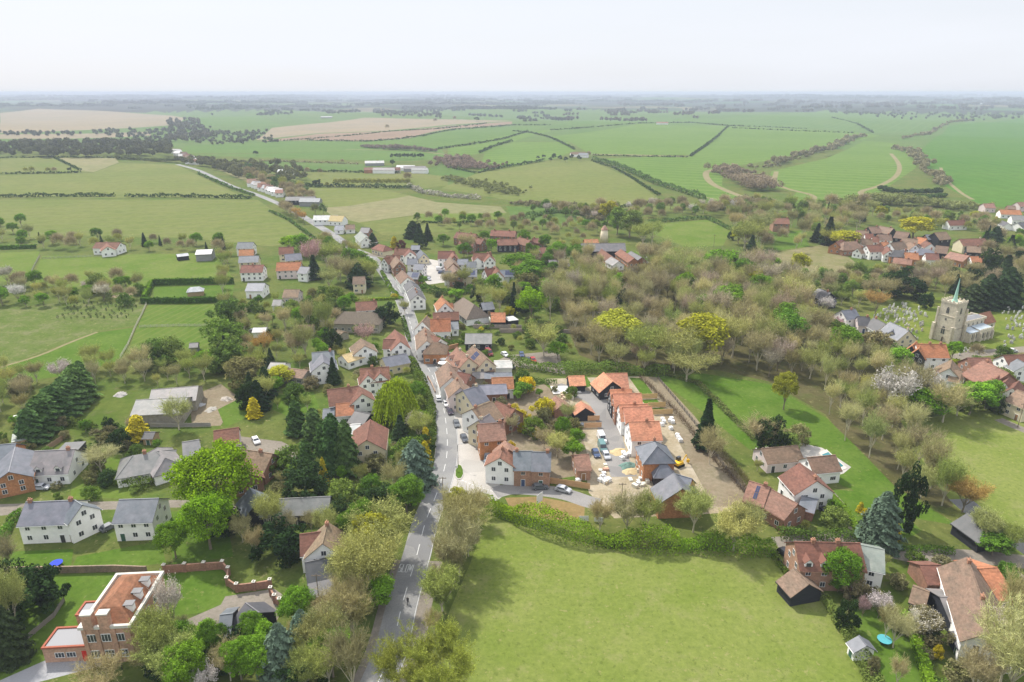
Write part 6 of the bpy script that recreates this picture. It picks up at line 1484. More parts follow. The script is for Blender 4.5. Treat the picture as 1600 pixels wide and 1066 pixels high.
for x, y, l in ((767, 520, 'wooden utility pole beside the open black barn with the orange roof'), (693, 790, 'wooden utility pole at the corner of the big meadow'), (600, 505, 'wooden utility pole left of the main road'), (547, 700, 'wooden utility pole left of the cream house with the roof panels'), (970, 800, 'dark utility pole at the foot of the building site'), (1115, 386, 'wooden utility pole by the pale paddock'), (500, 950, 'wooden utility pole in the bare trees by the silver car'), (1590, 668, 'wooden utility pole by the lane at the right edge')): post(x, y, 8.5, l, 'utility_pole', (.2, .16, .12), wood_=True)
# the grass traffic island with its kerb
def island():
    pts = [G(x, y) for x, y in ((716, 725), (721, 727), (724, 734), (724.5, 742), (721, 749), (715, 750), (711, 745), (711.5, 736), (713.5, 729))]
    b = MB(); b.slab([(p.x, p.y, .14) for p in pts][::-1], .2, 0); c = sum(pts, Vector()) / len(pts); b.slab([(c.x + (p.x - c.x) * .86, c.y + (p.y - c.y) * .86, .19) for p in pts][::-1], .05, 1)
    for s in (b.f,): pass
    o = tag(obj('traffic_island', b.mesh('traffic_island', [flat('island_kerb', (.4, .38, .34), .9), FM['lawn']])), 'small grassy traffic island with pale kerb at the side road', 'traffic island')
island()
def sign(px, py, w_, h, label, c, z=1.4, words=None, ang=0, name='sign'):
    g = G(px, py); t = empty(name, g, ang); b = MB(); 
    for x in (-w_ * .35, w_ * .35): b.tube((x, .05, 0), (x, .05, z + h), .05, .05, 6)
    obj('post', b.mesh('post', [M['metal']]), t); b = MB(); b.box(-w_ / 2, w_ / 2, -.04, .0, z, z + h); obj('board', b.mesh('board', [M['obj']]), t, color=c)
    tag(t, label, 'sign')
sign(843, 792, 2.6, 2.6, 'large white V shaped sale board beside the estate road', (.7, .7, .7), ang=.9); sign(713.6, 737, .7, .7, 'small white sign on the grass traffic island', (.7, .7, .7), 1.2); sign(912, 815, 2.4, 1.4, 'white hoarding panel behind the long hedge, left one', (.75, .75, .75), .2); sign(935, 816, 2.2, 1.2, 'white hoarding panel behind the long hedge, right one', (.75, .75, .75), .2)
# parasols and benches of the inn
for x, y, l in ((694, 568, 'large white parasol on the inn forecourt, upper'), (692, 575, 'large white parasol on the inn forecourt, lower')):
    t = empty('parasol', G(x, y)); b = MB(); b.tube((0, 0, 0), (0, 0, 2.6), .04, .04, 6); obj('pole', b.mesh('pole', [M['metal']]), t); b = MB(); b.tube((0, 0, 2.2), (0, 0, 2.9), 1.9, .05, 8); obj('canopy', b.mesh('canopy', [M['paint']]), t); tag(t, l, 'parasol')
def bench_(x, y, l):
    t = empty('picnic_bench', G(x, y), .9); b = MB(); b.box(-.9, .9, -.4, .4, .7, .76); obj('tabletop', b.mesh('tabletop', [M['obj']]), t, color=(.2, .17, .14))
    for s in (-1, 1): b = MB(); b.box(-.9, .9, s * .75 - .14, s * .75 + .14, .42, .47); obj('seat', b.mesh('seat', [M['obj']]), t, color=(.2, .17, .14)); b = MB(); b.tube((s * .7, -.8, 0), (s * .7, .8, .05), .04, .04, 4); b.tube((s * .7, -.5, 0), (s * .7, -.2, .7), .04, .04, 4); b.tube((s * .7, .5, 0), (s * .7, .2, .7), .04, .04, 4); obj('leg', b.mesh('leg', [M['obj']]), t, color=(.2, .17, .14))
    tag(t, l, 'picnic bench')
bench_(681, 566, 'dark picnic bench on the inn forecourt, uppermost of three'); bench_(683, 571, 'dark picnic bench on the inn forecourt, middle of three'); bench_(686, 578, 'dark picnic bench on the inn forecourt, lowest of three')
# building site: digger, skips, pallets, bags
def digger():
    t = empty('digger', G(1060, 728), .6); b = MB(); [b.box(-1.3, 1.3, s * .95 - .25, s * .95 + .25, 0, .7) for s in (-1, 1)]; obj('track', b.mesh('track', [M['rubber']]), t)
    b = MB(); b.box(-1.4, 1.0, -.95, .95, .72, 1.5); obj('body', b.mesh('body', [M['obj']]), t, color=(.75, .45, .03)); b = MB(); b.box(-.2, 1.0, .1, .92, 1.5, 2.6); obj('cab', b.mesh('cab', [M['glass']]), t)
    b = MB(); b.tube((.9, -.4, 1.2), (2.4, -.4, 3.0), .16, .14, 5); b.tube((2.4, -.4, 3.0), (3.4, -.4, 1.2), .13, .1, 5); b.box(3.1, 3.8, -.7, -.1, .3, 1.2); obj('arm', b.mesh('arm', [M['obj']]), t, color=(.75, .45, .03)); tag(t, 'yellow digger beside the hipped slate new house', 'digger')
digger()
rs = random.Random(9)
def bag_mesh():
    b = MB(); b.slab([(-.45, -.45, .85), (.45, -.45, .85), (.5, .45, .8), (-.45, .45, .88)], .86); b.box(-.3, .3, -.3, .3, .84, .98); return b.mesh('sack', [M['obj']])
SACK = bag_mesh()
def heap(x, y, r0, h, c, label, name='spoil_heap', cat='heap'):
    g = G(x, y); n = 18; b = MB(); vs = [(0, 0, h)]; 
    for k, (q, z) in enumerate(((.35, .8), (.7, .4), (1.0, -.05))):
        for i in range(n): a = 2 * math.pi * i / n; w_ = r0 * q * rs.uniform(.8, 1.2); vs.append((math.cos(a) * w_ * 1.3, math.sin(a) * w_, h * z * rs.uniform(.8, 1.15)))
    fs = [(0, 1 + i, 1 + (i + 1) % n) for i in range(n)] + [(1 + k * n + i, 1 + (k + 1) * n + i, 1 + (k + 1) * n + (i + 1) % n, 1 + k * n + (i + 1) % n) for k in range(2) for i in range(n)]
    b.add(vs, fs); tag(obj(name, b.mesh(name, [M['obj']]), None, g, rs.random() * 3, c), label, cat)
for i, (x, y) in enumerate([(1035,657),(1037,661),(1034,665),(1047,659),(1049,656),(1051,661),(1058,682),(1060,686),(1063,690),(1048,671)]): tag(obj('bulk_bag', SACK, None, G(x, y), rs.random() * 3, (.75, .75, .74), (1.25, 1.25, 1.1)), 'white bulk bag on the soil behind the new houses', 'bulk bag', 'white bulk bags behind the new houses')
for i, (x, y) in enumerate([(974,710),(977,714),(972,718),(982,712),(938,752),(945,755),(951,752),(903,733+20)]): tag(obj('bulk_bag', SACK, None, G(x, y), rs.random() * 3, (.72, .72, .7), (1.3, 1.3, 1.1)), 'white bulk bag beside the site road', 'bulk bag', 'white bulk bags beside the site road')
heap(966, 706, 2.2, .7, (.46, .36, .2), 'yellow sand heap beside the site road', 'sand_heap'); heap(985, 737, 1.8, .6, (.44, .35, .2), 'yellow sand heap near the slate new house', 'sand_heap'); heap(980, 728, 2.0, .9, (.12, .2, .17), 'dark green sheeted pile by the site road', 'sheeted_pile', 'pile')
heap(188, 617, 2.2, .9, (.34, .32, .3), 'pile of white and grey rubbish on the garden grass', 'rubbish_pile', 'pile'); heap(330, 640, 1.8, .7, (.34, .32, .28), 'rubbish pile at the right end of the double barn', 'rubbish_pile', 'pile'); heap(354, 624, 1.9, 1.0, (.42, .37, .32), 'mixed rubbish heap in the muddy yard', 'rubbish_pile', 'pile'); heap(312, 633, 1.5, .6, (.4, .4, .4), 'white rubble heap beside the barn door', 'rubbish_pile', 'pile')
heap(192, 462, 4.0, .8, (.38, .28, .18), 'long brown brushwood heap left of the clipped hedge', 'brushwood_heap')
for i in range(16):
    x, y = 880 + rs.uniform(-2, 16), 617 + rs.uniform(-3, 8); b = MB(); w_ = rs.uniform(.5, .9); b.box(-w_, w_, -.5, .5, 0, rs.uniform(.4, 1.1))
    tag(obj('pallet_stack', b.mesh('pallet_stack', [M['obj']]), None, G(x, y), rs.random() * 3, rs.choice([(.5, .4, .28), (.6, .58, .5), (.42, .25, .18)])), 'stack of building blocks on a pallet near the new double garage', 'pallet stack', 'pallet stacks near the new double garage')
for i in range(22):
    x, y = rs.choice([(945 + rs.uniform(-8, 8), 742 + rs.uniform(-14, 14)), (1000 + rs.uniform(-16, 14), 745 + rs.uniform(-14, 18))]); b = MB(); w_ = rs.uniform(.4, .9); b.box(-w_, w_, -.5, .5, 0, rs.uniform(.3, 1.0))
    tag(obj('pallet_stack', b.mesh('pallet_stack', [M['obj']]), None, G(x, y), rs.random() * 3, rs.choice([(.55, .45, .3), (.6, .58, .5), (.42, .25, .18), (.6, .6, .6)])), 'stack of materials on the sandy ground at the foot of the site', 'pallet stack', 'pallet stacks at the foot of the site')
def bx(x, y, w_, d, h, c, label, name, cat, rz=0):
    b = MB(); b.box(-w_/2, w_/2, -d/2, d/2, 0, h); b.box(-w_/2 - .06, w_/2 + .06, -d/2 - .06, d/2 + .06, h, h + .1); tag(obj(name, b.mesh(name, [M['obj']]), None, G(x, y), rz, c), label, cat)
bx(906, 668, 2.2, 1.6, 1.2, (.1, .11, .13), 'dark square unit between the short panel fences', 'crate', 'crate'); bx(884, 610, 10, 6.4, .25, (.55, .54, .52), 'pale concrete base left of the new double garage', 'concrete_base', 'concrete base', .1)
# pool
def pool():
    p = [G(x, y) for x, y in ((1284, 711), (1294, 707), (1318, 729), (1306, 733))]; b = MB(); c = sum(p, Vector()) / 4
    b.slab([(c.x + (q.x - c.x) * 1.25, c.y + (q.y - c.y) * 1.35, .12) for q in p], .2); t = tag(obj('swimming_pool', b.mesh('swimming_pool', [flat('pool_surround', (.5, .46, .4), .8)])), 'teal swimming pool with pale surround on the green lawn', 'swimming pool')
    b = MB(); b.slab([(q.x, q.y, .15) for q in p], .02); obj('water', b.mesh('water', [flat('pool_water', (.03, .17, .19), .08, .6)]), t)
pool()
def tramp(x, y, r0, c, label):
    t = empty('trampoline', G(x, y)); b = MB(); b.tube((0, 0, .75), (0, 0, .82), r0, r0, 20); obj('mat', b.mesh('mat', [M['obj']]), t, color=c)
    for i in range(5): b = MB(); a = i * 1.257; b.tube((math.cos(a) * r0 * .9, math.sin(a) * r0 * .9, 0), (math.cos(a) * r0 * .9, math.sin(a) * r0 * .9, .75), .04, .04, 5); obj('leg', b.mesh('leg', [M['metal']]), t)
    tag(t, label, 'trampoline')
tramp(1381, 1004, 1.3, (.08, .34, .38), 'round turquoise trampoline on the lower right lawn'); tramp(89, 884, 1.3, (.03, .06, .5), 'bright blue trampoline in the back garden of the left slate roofed house')
# orchard saplings
sap = NP(77); k = 60; d = sph(sap.r, k); sap.cards(np.array([0, 0, 1.1]) + d * [.35, .35, .6], d, .22); SAP = sap.mesh('sapling', M['leaf'])
ro = random.Random(4)
for i in range(11):
    for j in range(5):
        x, y = 112 + i * 10.5 + j * -5 + ro.uniform(-2, 2), 478 + j * 5.6 + ro.uniform(-1, 1)
        if x < 60 or x > 224: continue
        tag(obj('sapling', SAP, None, G(x, y), ro.random() * 6, T_(84, 96, 58), (ro.uniform(.9, 1.5),) * 2 + (ro.uniform(1, 1.7),)), 'small dark sapling in the rows of the rough orchard', 'sapling', 'saplings in the rough orchard')
# the brick mansion with parapet, mansard roof, pilasters and flat wings
def mansion():
    fl, fr_ = G(130, 979, 8.6), G(207, 975, 8.6); bl, br = G(176, 899, 8.6), G(250, 892, 8.6)
    ang = math.atan2(fr_.y - fl.y, fr_.x - fl.x); W = ((fr_ - fl).length + (br - bl).length) / 2; D = ((bl - fl).length + (br - fr_).length) / 2; c = (fl + fr_ + bl + br) / 4; c.z = 0
    t = empty('mansion', c, ang); hx, hy = W / 2, D / 2; pk = (.46, .29, .21)
    b = MB(); b.box(-hx, hx, -hy, hy, -.4, 8.0)
    for x in (-hx + .5, -hx * .36, hx * .3, hx - .5): b.box(x - .35, x + .35, -hy - .18, -hy, -.3, 8.0)
    for x in (-hx * .62, hx * .02): b.box(x - .9, x + .9, -hy - .35, -hy + .9, 8.0, 11.2)
    obj('wall', b.mesh('wall', [M['brick']]), t, color=pk)
    b = MB()
    for q in ((-hx-.3,hx+.3,-hy-.3,-hy+.25),(-hx-.3,hx+.3,hy-.25,hy+.3),(-hx-.3,-hx+.25,-hy+.25,hy-.25),(hx-.25,hx+.3,-hy+.25,hy-.25)): b.box(*q, 8.0, 8.6)
    for x in (-hx * .62, hx * .02): cb = MB(); cb.box(x - 1.0, x + 1.0, -hy - .45, -hy + 1.0, 11.2, 11.45); obj('chimney_cap', cb.mesh('chimney_cap', [M['wall']]), t, color=(.56, .54, .48))
    obj('parapet', b.mesh('parapet', [M['wall']]), t, color=(.56, .54, .48))
    b = MB(); a, q, s = hx - .5, hy - .5, 2.2
    b.add([(-a,-q,8.1),(a,-q,8.1),(a,q,8.1),(-a,q,8.1),(-a+s,-q+s,10.4),(a-s,-q+s,10.4),(a-s,q-s,10.4),(-a+s,q-s,10.4),(0,-q+s+2,11.4),(0,q-s-2,11.4)], [(0,1,5,4),(1,2,6,5),(2,3,7,6),(3,0,4,7),(4,5,8),(5,6,9,8),(6,7,9),(7,4,8,9)])
    obj('roof', b.mesh('roof', [M['roof']]), t, color=(.27, .125, .07))
    for i in range(3):
        y = -q * .5 + i * q * .5; b = MB(); b.box(a - 1.5, a - .3, y - .6, y + .6, 8.5, 10.1); b.slab([(a-1.9,y-.75,10.2),(a-.1,y-.75,10.2),(a-.1,y+.75,10.2),(a-1.9,y+.75,10.2)], .12, 1); obj('dormer', b.mesh('dormer', [M['paint'], M['slate']]), t, color=(.1, .1, .11))
    for x in (-hx * .62, -hx * .05, hx * .5):
        for z in (1.2, 4.9): obj('window', WINW, t, (x, -hy - .02, z), math.pi, scale=(1, 1, 1.5))
    for y in (-hy * .6, -hy * .1, hy * .4):
        for z in (1.2, 4.9):
            obj('window', WINW, t, (-hx, y, z), math.pi / 2, scale=(1, 1, 1.5)); obj('window', WINW, t, (hx, y, z), -math.pi / 2, scale=(1, 1, 1.5))
    obj('door', DOOR[2], t, (0, -hy - .0, 0), math.pi)
    for (x0, y0, x1, y1) in ((-hx - 8.2, -hy + .8, -hx - .02, -hy + 6.0), (-hx - 6.4, hy - 5.4, -hx - .02, hy - 1.6)):
        b = MB(); b.box(x0, x1, y0, y1, -.3, 3.2); obj('wing', b.mesh('wing', [M['brick']]), t, color=pk)
        b = MB(); b.box(x0 + .35, x1, y0 + .35, y1 - .35, 3.2, 3.32, 1)
        for qq in ((x0-.1,x1,y0-.1,y0+.3),(x0-.1,x1,y1-.3,y1+.1),(x0-.1,x0+.3,y0+.3,y1-.3)): b.box(*qq, 3.2, 3.55)
        obj('flat_roof', b.mesh('flat_roof', [M['obj'], flat('lead_grey', (.27, .27, .28), .7)]), t, color=(.32, .1, .06))
        for k in (.35, .6): obj('window', WINW, t, (x0 + (x1 - x0) * k, y0 - .0, 1.0), math.pi)
    b = MB(); b.box(-hx - 1.3, -hx - .3, -hy + .66, -hy + .8, 0, 2.3); obj('red_door', b.mesh('red_door', [flat('red_paint', (.55, .03, .02), .5)]), t)
    tag(t, 'large square brick mansion with pale parapet, red hipped roof and flat roofed wings', 'mansion'); LAND.append(('the brick mansion', c)); KEEP_OUT.append((c.x, c.y, hx + 4, hy + 1, ang))
mansion()
post(191, 1046, 3.6, 'dark lamp post in front of the brick mansion', c=(.04, .04, .04))
for x, y, l in ((27, 660, 'white garden parasol beside the tall conifer row'),): 
    t = empty('parasol', G(x, y)); b = MB(); b.tube((0, 0, 0), (0, 0, 2.3), .04, .04, 6); obj('pole', b.mesh('pole', [M['metal']]), t); b = MB(); b.tube((0, 0, 1.9), (0, 0, 2.5), 1.7, .05, 8); obj('canopy', b.mesh('canopy', [M['paint']]), t); tag(t, l, 'parasol')
def mast():
    g = G(97, 151); t = empty('radio_mast', g); b = MB(); b.tube((0, 0, 0), (0, 0, 55), 1.2, .5, 4); obj('tower', b.mesh('tower', [M['metal']]), t); tag(t, 'faint thin radio mast on the left horizon', 'radio mast')
mast()
for i, (x, y) in enumerate([(126, 399), (131, 398)]):
    pass

# ---------------------------------------------------------------- far hedges, belts and woods
GH, DH, BH, OH = T_(92,118,60), T_(68,88,48), T_(146,140,106), T_(136,142,86)
def fh(pts, label, col=DH, hgt=2.2, wid=3.0, **k): return hedge(pts, hgt, wid, col, label, group=None, **k)
fh([(-60,309),(60,308),(180,307)], 'dark hedge at left between the two large olive fields', hgt=3.5, wid=4)
fh([(197,308),(300,308.5),(392,311)], 'dark hedge right of the gap between the large olive fields', hgt=3.5, wid=4)
fh([(-60,273),(60,271.5),(128,270)], 'low hedge along the upper left field', hgt=2)
fh([(85,247),(125,266)], 'diagonal hedge in the upper left field', hgt=1.8)
fh([(-60,249),(85,246),(180,247)], 'hedge below the far copse', hgt=2)
fh([(470,292),(520,292.5),(560,293),(645,295)], 'dark hedge above the pale field', hgt=4, wid=4)
fh([(420,222),(500,216),(560,211),(605,206),(680,202),(760,193)], 'thin hedge between sandy field and brown strip', hgt=2, wid=3)
fh([(480,220),(572,221.5),(620,218),(660,213),(710,203),(800,196),(860,196)], 'dark hedge below the pink brown strip', hgt=3)
fh([(680,234),(740,226),(790,217),(825,206)], 'hedge rising to the right beside the brown copse', hgt=3.5)
fh([(748,240),(770,230),(800,221)], 'short dark hedge right of the copse', hgt=4)
fh([(757,268),(800,260),(850,252)], 'hedge left of the hilltop farmhouse', hgt=3.5)
fh([(800,205),(830,208),(855,214),(870,220),(898,234)], 'curving hedge down to the hilltop farmhouse', hgt=3)
fh([(860,204),(940,198),(1000,193),(1080,192),(1137,197),(1200,199),(1260,202)], 'long hedge along the top of the wheat fields', hgt=2.5)
fh([(1138,198),(1122,213),(1100,230),(1078,245)], 'dotted hedge between the two middle wheat fields', hgt=3.5)
fh([(925,243),(1000,245),(1076,246)], 'straight dark hedge under the sandy strip', hgt=2)
fh([(925,252),(960,263),(985,277),(1005,290),(1030,306)], 'dark hedge right of the olive hill field', hgt=2.2, wid=3)
fh([(928,250),(965,260),(1000,276),(1030,290),(1065,300),(1100,312)], 'thick bushy hedge running down to the woods', GH, hgt=5, wid=7)
fh([(1030,314),(985,322),(950,328)], 'low hedge closing the olive hill field', hgt=2)
fh([(1300,184),(1340,194),(1365,208)], 'dark hedge stepping down the far right slope', hgt=2.5)
fh([(1142,200),(1230,204),(1335,208)], 'faint hedge across the far wheat field', hgt=1.8)
fh([(405,252),(480,254),(560,257)], 'low brown hedge below the long green field', BH, hgt=2)
fh([(430,266),(480,268),(560,270),(625,271)], 'hedge below the far farm', hgt=2.5)
fh([(700,262),(745,271),(758,268)], 'hedge under the brown copse', hgt=2)
fh([(500,293),(470,290),(440,282)], 'hedge near the roadside row', GH, hgt=3)
fh([(800,345),(870,332),(925,338),(980,334)], 'hedge above the courtyard estate trees', GH, hgt=4, wid=5)
fh([(1015,349),(1060,345),(1105,342),(1122,350),(1142,360)], 'hedge around the pale paddock', GH, hgt=2.5)
fh([(640,348),(700,349),(790,346)], 'thin hedge under the bright strip', hgt=1.5)
fh([(420,330),(452,345),(480,366),(500,380)], 'roadside hedge beside the large olive field', GH, hgt=2, wid=2)
fh([(310,272),(360,294),(398,307)], 'roadside hedge down to the white row', GH, hgt=2.5)
belt([(1105,330),(1160,322),(1200,318)], 14, 153, (5, 9), BH, 'brown scrub belt left of the streamside wood')
belt([(1130,268),(1150,276),(1170,288),(1192,300)], 34, 204, (9, 14), T_(150,136,112), 'brown leafless wood beside the curved sandy track')
belt([(1165,262),(1200,262),(1250,246),(1300,232),(1330,218),(1350,214)], 20, 255, (6, 12), BH, 'winding brown wood along the upper stream')
belt([(1400,232),(1425,240),(1440,256),(1445,270),(1462,280),(1474,292)], 16, 204, (6, 12), BH, 'brown stream trees left of the deep green field')
belt([(1408,218),(1440,212),(1465,202),(1480,193),(1520,188)], 12, 170, (5, 9), BH, 'thin stream trees running to the far woods')
belt([(1375,297),(1400,302),(1440,304),(1470,304)], 10, 119, (4, 7), DH, 'upper dark scrub strip below the stream trees')
belt([(1405,307),(1440,310),(1475,308)], 10, 102, (3, 6), GH, 'lower green scrub strip below the stream trees')
belt([(1300,322),(1370,318),(1420,322),(1480,322),(1520,330)], 22, 187, (6, 11), OH, 'olive tree belt above the hill estate')
belt([(567,230),(600,233),(640,235),(680,238)], 16, 153, (6, 9), T_(140,126,110), 'brown copse strip on the long green field')
belt([(700,252),(720,258),(745,265),(757,264)], 50, 187, (9, 14), T_(146,128,112), 'rounded pinkish brown copse in mid distance')
belt([(186,248),(230,251),(275,254)], 18, 136, (8, 10), T_(112,122,74), 'pale green plantation strip in front of the far copse')
hedge([(640,292),(660,302),(700,308),(750,312)], 4, 6, T_(170,166,150), 'pale blossoming hedge around the scrub', name='hedge')
belt([(700,280),(730,286),(775,296),(810,306)], 30, 204, (3, 6), OH, 'scrubby thicket right of the pale field')
belt([(800,318),(850,322),(905,330),(935,345)], 18, 153, (4, 8), BH, 'brown thicket below the olive hill field')
W_ = wood
W_([(-60,228),(120,226),(265,226),(270,246),(180,248),(-60,248)], 330, (10, 16), T_(96,98,76), 'dark mixed copse at left beyond the olive fields', seed=1)
W_([(-60,206),(60,208),(130,208),(120,214),(-60,216)], 70, (6, 11), T_(92,94,80), 'thin dark wood line below the tan field', seed=2)
W_([(140,205),(240,204),(330,200),(320,215),(240,222),(150,212)], 120, (6, 12), T_(96,100,80), 'scattered trees right of the tan field', seed=3)
W_([(262,190),(310,188),(330,215),(300,226),(262,224)], 170, (9, 15), T_(104,102,82), 'wood running up to the far tan field', seed=4)
W_([(320,208),(420,206),(440,225),(300,228)], 130, (5, 10), T_(104,108,84), 'scattered hedgerow trees in the left distance', seed=5)
W_([(395,256),(470,262),(480,285),(400,285),(330,262)], 110, (6, 12), T_(112,114,78), 'scrubby trees behind the white roadside row', seed=6)
W_([(270,254),(330,252),(400,270),(380,282),(320,262)], 70, (6, 11), T_(108,110,78), 'scrub and trees along the road to the hamlet', seed=7)
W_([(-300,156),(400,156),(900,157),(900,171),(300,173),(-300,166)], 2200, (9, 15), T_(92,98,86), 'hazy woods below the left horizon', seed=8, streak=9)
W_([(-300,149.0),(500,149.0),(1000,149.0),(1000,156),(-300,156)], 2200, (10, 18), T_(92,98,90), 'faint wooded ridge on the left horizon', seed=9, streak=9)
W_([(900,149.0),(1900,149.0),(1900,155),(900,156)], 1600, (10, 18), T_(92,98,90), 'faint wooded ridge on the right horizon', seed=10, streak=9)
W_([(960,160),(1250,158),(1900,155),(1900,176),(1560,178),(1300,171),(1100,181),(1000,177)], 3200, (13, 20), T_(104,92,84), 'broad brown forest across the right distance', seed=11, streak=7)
W_([(880,172),(1000,172),(1120,180),(1090,186),(1000,192),(880,190)], 260, (10, 17), T_(108,98,84), 'woods left of the broad brown forest', seed=12, streak=9)
W_([(560,171),(900,172),(880,186),(700,184),(560,179)], 380, (9, 16), T_(92,98,80), 'dark woods above the sandy field', seed=13, streak=9)
W_([(290,166),(560,168),(560,182),(420,184),(300,178)], 300, (9, 16), T_(92,98,80), 'woods above the small hazy green field', seed=14, streak=9)
W_([(580,176),(690,181),(690,186),(590,183)], 80, (8, 14), T_(88,92,70), 'dark copse on top of the sandy field', seed=15)
W_([(800,181),(900,186),(900,195),(800,192)], 90, (8, 13), T_(92,94,74), 'wood at the left end of the long hedge', seed=16, streak=9)
W_([(1290,172),(1500,178),(1600,180),(1600,186),(1480,190),(1300,178)], 140, (6, 12), T_(92,96,76), 'hedgerow trees in front of the broad forest', seed=17)
for i, x in enumerate(range(612, 662, 6)): tree('FD', x, 240, 249, 6, label='dark conical fir of the straight row in the far field')
for o, *_ in TREES[-9:]: o['group'] = 'straight row of dark firs in the far field'

def TL(s, label=None):
    for e in s.replace('\n', ' ').split(';'):
        q = e.split()
        if len(q) < 4: continue
        tree(q[0], *[float(v) for v in q[1:]], label=label)
# ---- notable trees, one by one: kind, column, top row, foot row, crown width in pixels
TL('''L 335 708 815 98; L 322 775 858 66; G 270 822 872 42; W 618 598 662 70; CB 648 690 756 58; G 634 748 802 48; YC 664 690 722 18; YC 665 668 700 16; YC 505 716 758 12;
O 594 796 870 86; HB 640 1002 1095 105; HB 692 996 1100 105; Y 716 768 812 34; B 722 770 862 74; B 716 812 900 62; O 690 892 955 56; B 700 840 905 44; O 575 840 940 84; Y 584 812 880 60; G 590 905 945 44; O 545 870 930 60; B 545 908 985 60; O 510 1005 1075 56; CB 438 978 1060 62; CB 472 955 1020 48; V 466 1030 1085 66; B 548 990 1085 60;
G 335 975 1035 38; G 372 1000 1062 50; G 395 962 1010 34; WB 320 1042 1085 36; O 245 960 1040 60; O 262 1000 1068 70; WB 265 905 990 40; B 525 940 1010 54; O 500 965 1040 54; V 70 888 942 50; O 12 895 1000 46; CD 10 950 1030 50; B 160 1030 1085 60; L 300 1046 1082 34;
F 402 596 640 28; F 414 575 620 26; V 386 600 640 34; C 462 628 678 30; C 490 640 694 34; C 520 650 735 40; C 540 660 740 36; C 505 660 715 30; C 478 690 742 26; V 605 476 510 34;  YC 396 622 652 20; YC 214 650 685 38; O 275 622 672 42; G 246 688 700 12;
C 118 572 626 44; C 109 584 636 42; C 100 592 644 44; C 90 602 652 42; C 80 606 658 44; C 71 616 667 42; C 62 622 676 44; C 46 640 690 42; C 126 566 610 26; WB 95 565 598 32; SB 175 665 685 22; V 185 672 702 32; V 172 655 680 22; B 155 700 738 50; B 205 655 672 22;
G 640 762 790 30; F 625 650 690 30; O 655 648 690 34; F 590 640 660 18; CD 560 412 448 36; B 545 405 446 36; O 514 420 452 30; B 530 402 440 30; F 490 400 436 26; PB 487 376 425 30; G 470 366 400 26; L 451 370 392 22; G 560 394 415 22; O 510 380 418 36; O 572 404 445 34;
Y 1100 498 565 62; O 1055 512 575 60; O 1010 508 570 56; Y 965 492 540 60; O 850 508 556 44; G 872 535 562 22; O 1075 550 596 58; Y 1228 586 640 34; F 1105 626 700 38; B 1112 672 726 40; B 1190 655 705 50; V 1206 655 710 46; L 830 453 500 32; F 970 455 495 22; F 975 452 492 20; TB 860 435 500 26; TB 882 440 500 26; G 828 410 450 44; G 812 398 430 40; Y 1072 432 462 38; O 1090 408 450 60; G 1130 395 440 70; Y 1192 420 460 40; Y 1250 396 430 24; L 1210 402 420 16;
V 1448 460 482 22; CD 1520 445 482 44; CD 1545 430 480 42; CD 1575 420 478 46; V 1420 430 466 50; V 1396 428 462 40; B 1380 436 470 46; B 1500 424 456 44; F 1296 340 382 28; F 1278 350 378 20; Y 1318 362 388 34; Y 1430 340 372 52; F 1555 355 388 32; F 1580 368 395 36; F 1540 362 390 26; V 1550 392 430 36; F 1572 400 445 36; PB 1300 495 518 32; WB 1290 465 490 30; A 1370 455 490 30; WB 1400 580 650 66; WB 1450 585 640 50; B 1425 570 640 50; B 1480 600 660 50; G 1445 608 650 52; G 1520 600 648 44; G 1545 596 640 30; SD 1555 622 645 26; O 1500 610 650 40;
CB 1380 772 850 60; V 1420 740 830 46; YC 1398 815 842 18; YC 1345 785 800 10; SY 1350 795 808 10; G 1312 862 920 50; O 1480 720 790 40; B 1460 690 760 40; B 1440 668 730 44; A 1510 750 800 50; O 1540 800 850 40; G 1555 836 868 40; O 1580 820 866 34;
V 1325 940 985 34; WB 1375 930 965 34; WB 1445 958 998 40; PB 1350 935 965 20; B 1402 955 1012 40; B 1388 950 1000 30; SR 1433 977 996 14; WB 1560 955 1010 50; B 1575 990 1070 70; B 1590 900 1000 50; TB 1595 960 1090 70; B 1530 1020 1090 60; V 1458 985 1008 22; SY 1467 1012 1030 16; B 1405 1030 1075 24; S 1443 1010 1025 18; SB 1365 1030 1060 16;
A 410 520 560 26;  O 475 505 560 30; B 460 520 560 34; O 505 470 530 24; B 480 470 520 22; V 520 515 545 30; PB 570 508 540 30; Y 435 575 602 34; F 520 560 600 22;  G 1310 905 925 20; O 1150 800 860 60; O 1086 768 832 50; B 980 775 832 56; B 938 784 832 36; O 1010 775 835 40;  O 1170 790 850 44; G 895 690 715 26; G 900 670 700 20; G 880 655 690 22; O 885 630 665 20; G 815 600 620 24; B 800 650 680 20; SY 815 662 676 12; SY 838 668 684 12; SY 800 690 700 10; O 870 680 715 34; B 850 672 700 30;
GO 985 330 372 34; GO 965 325 368 30; Y 950 315 350 24; O 1005 350 385 34; O 1020 345 380 30; V 1143 362 375 12; O 1165 345 388 40; O 1190 330 375 36; TB 1182 340 372 24; F 1175 368 395 20; Y 1155 355 382 20; CD 645 346 372 26; F 655 350 378 20; YC 616 370 388 12; SR 627 376 388 14; V 660 372 388 16; F 668 350 376 16; F 582 365 385 20; B 730 366 400 26; G 725 380 402 18; G 692 366 384 16; F 803 442 480 14; F 800 458 492 14; Y 795 480 498 14; G 770 430 465 20; O 780 448 490 24; O 725 418 452 22; SY 617 459 466 12; SY 797 480 492 14;
B 700 425 456 26; G 712 452 470 20; O 755 445 475 26; V 745 450 470 18; G 655 430 446 30; V 640 446 462 16; O 632 470 490 14''')
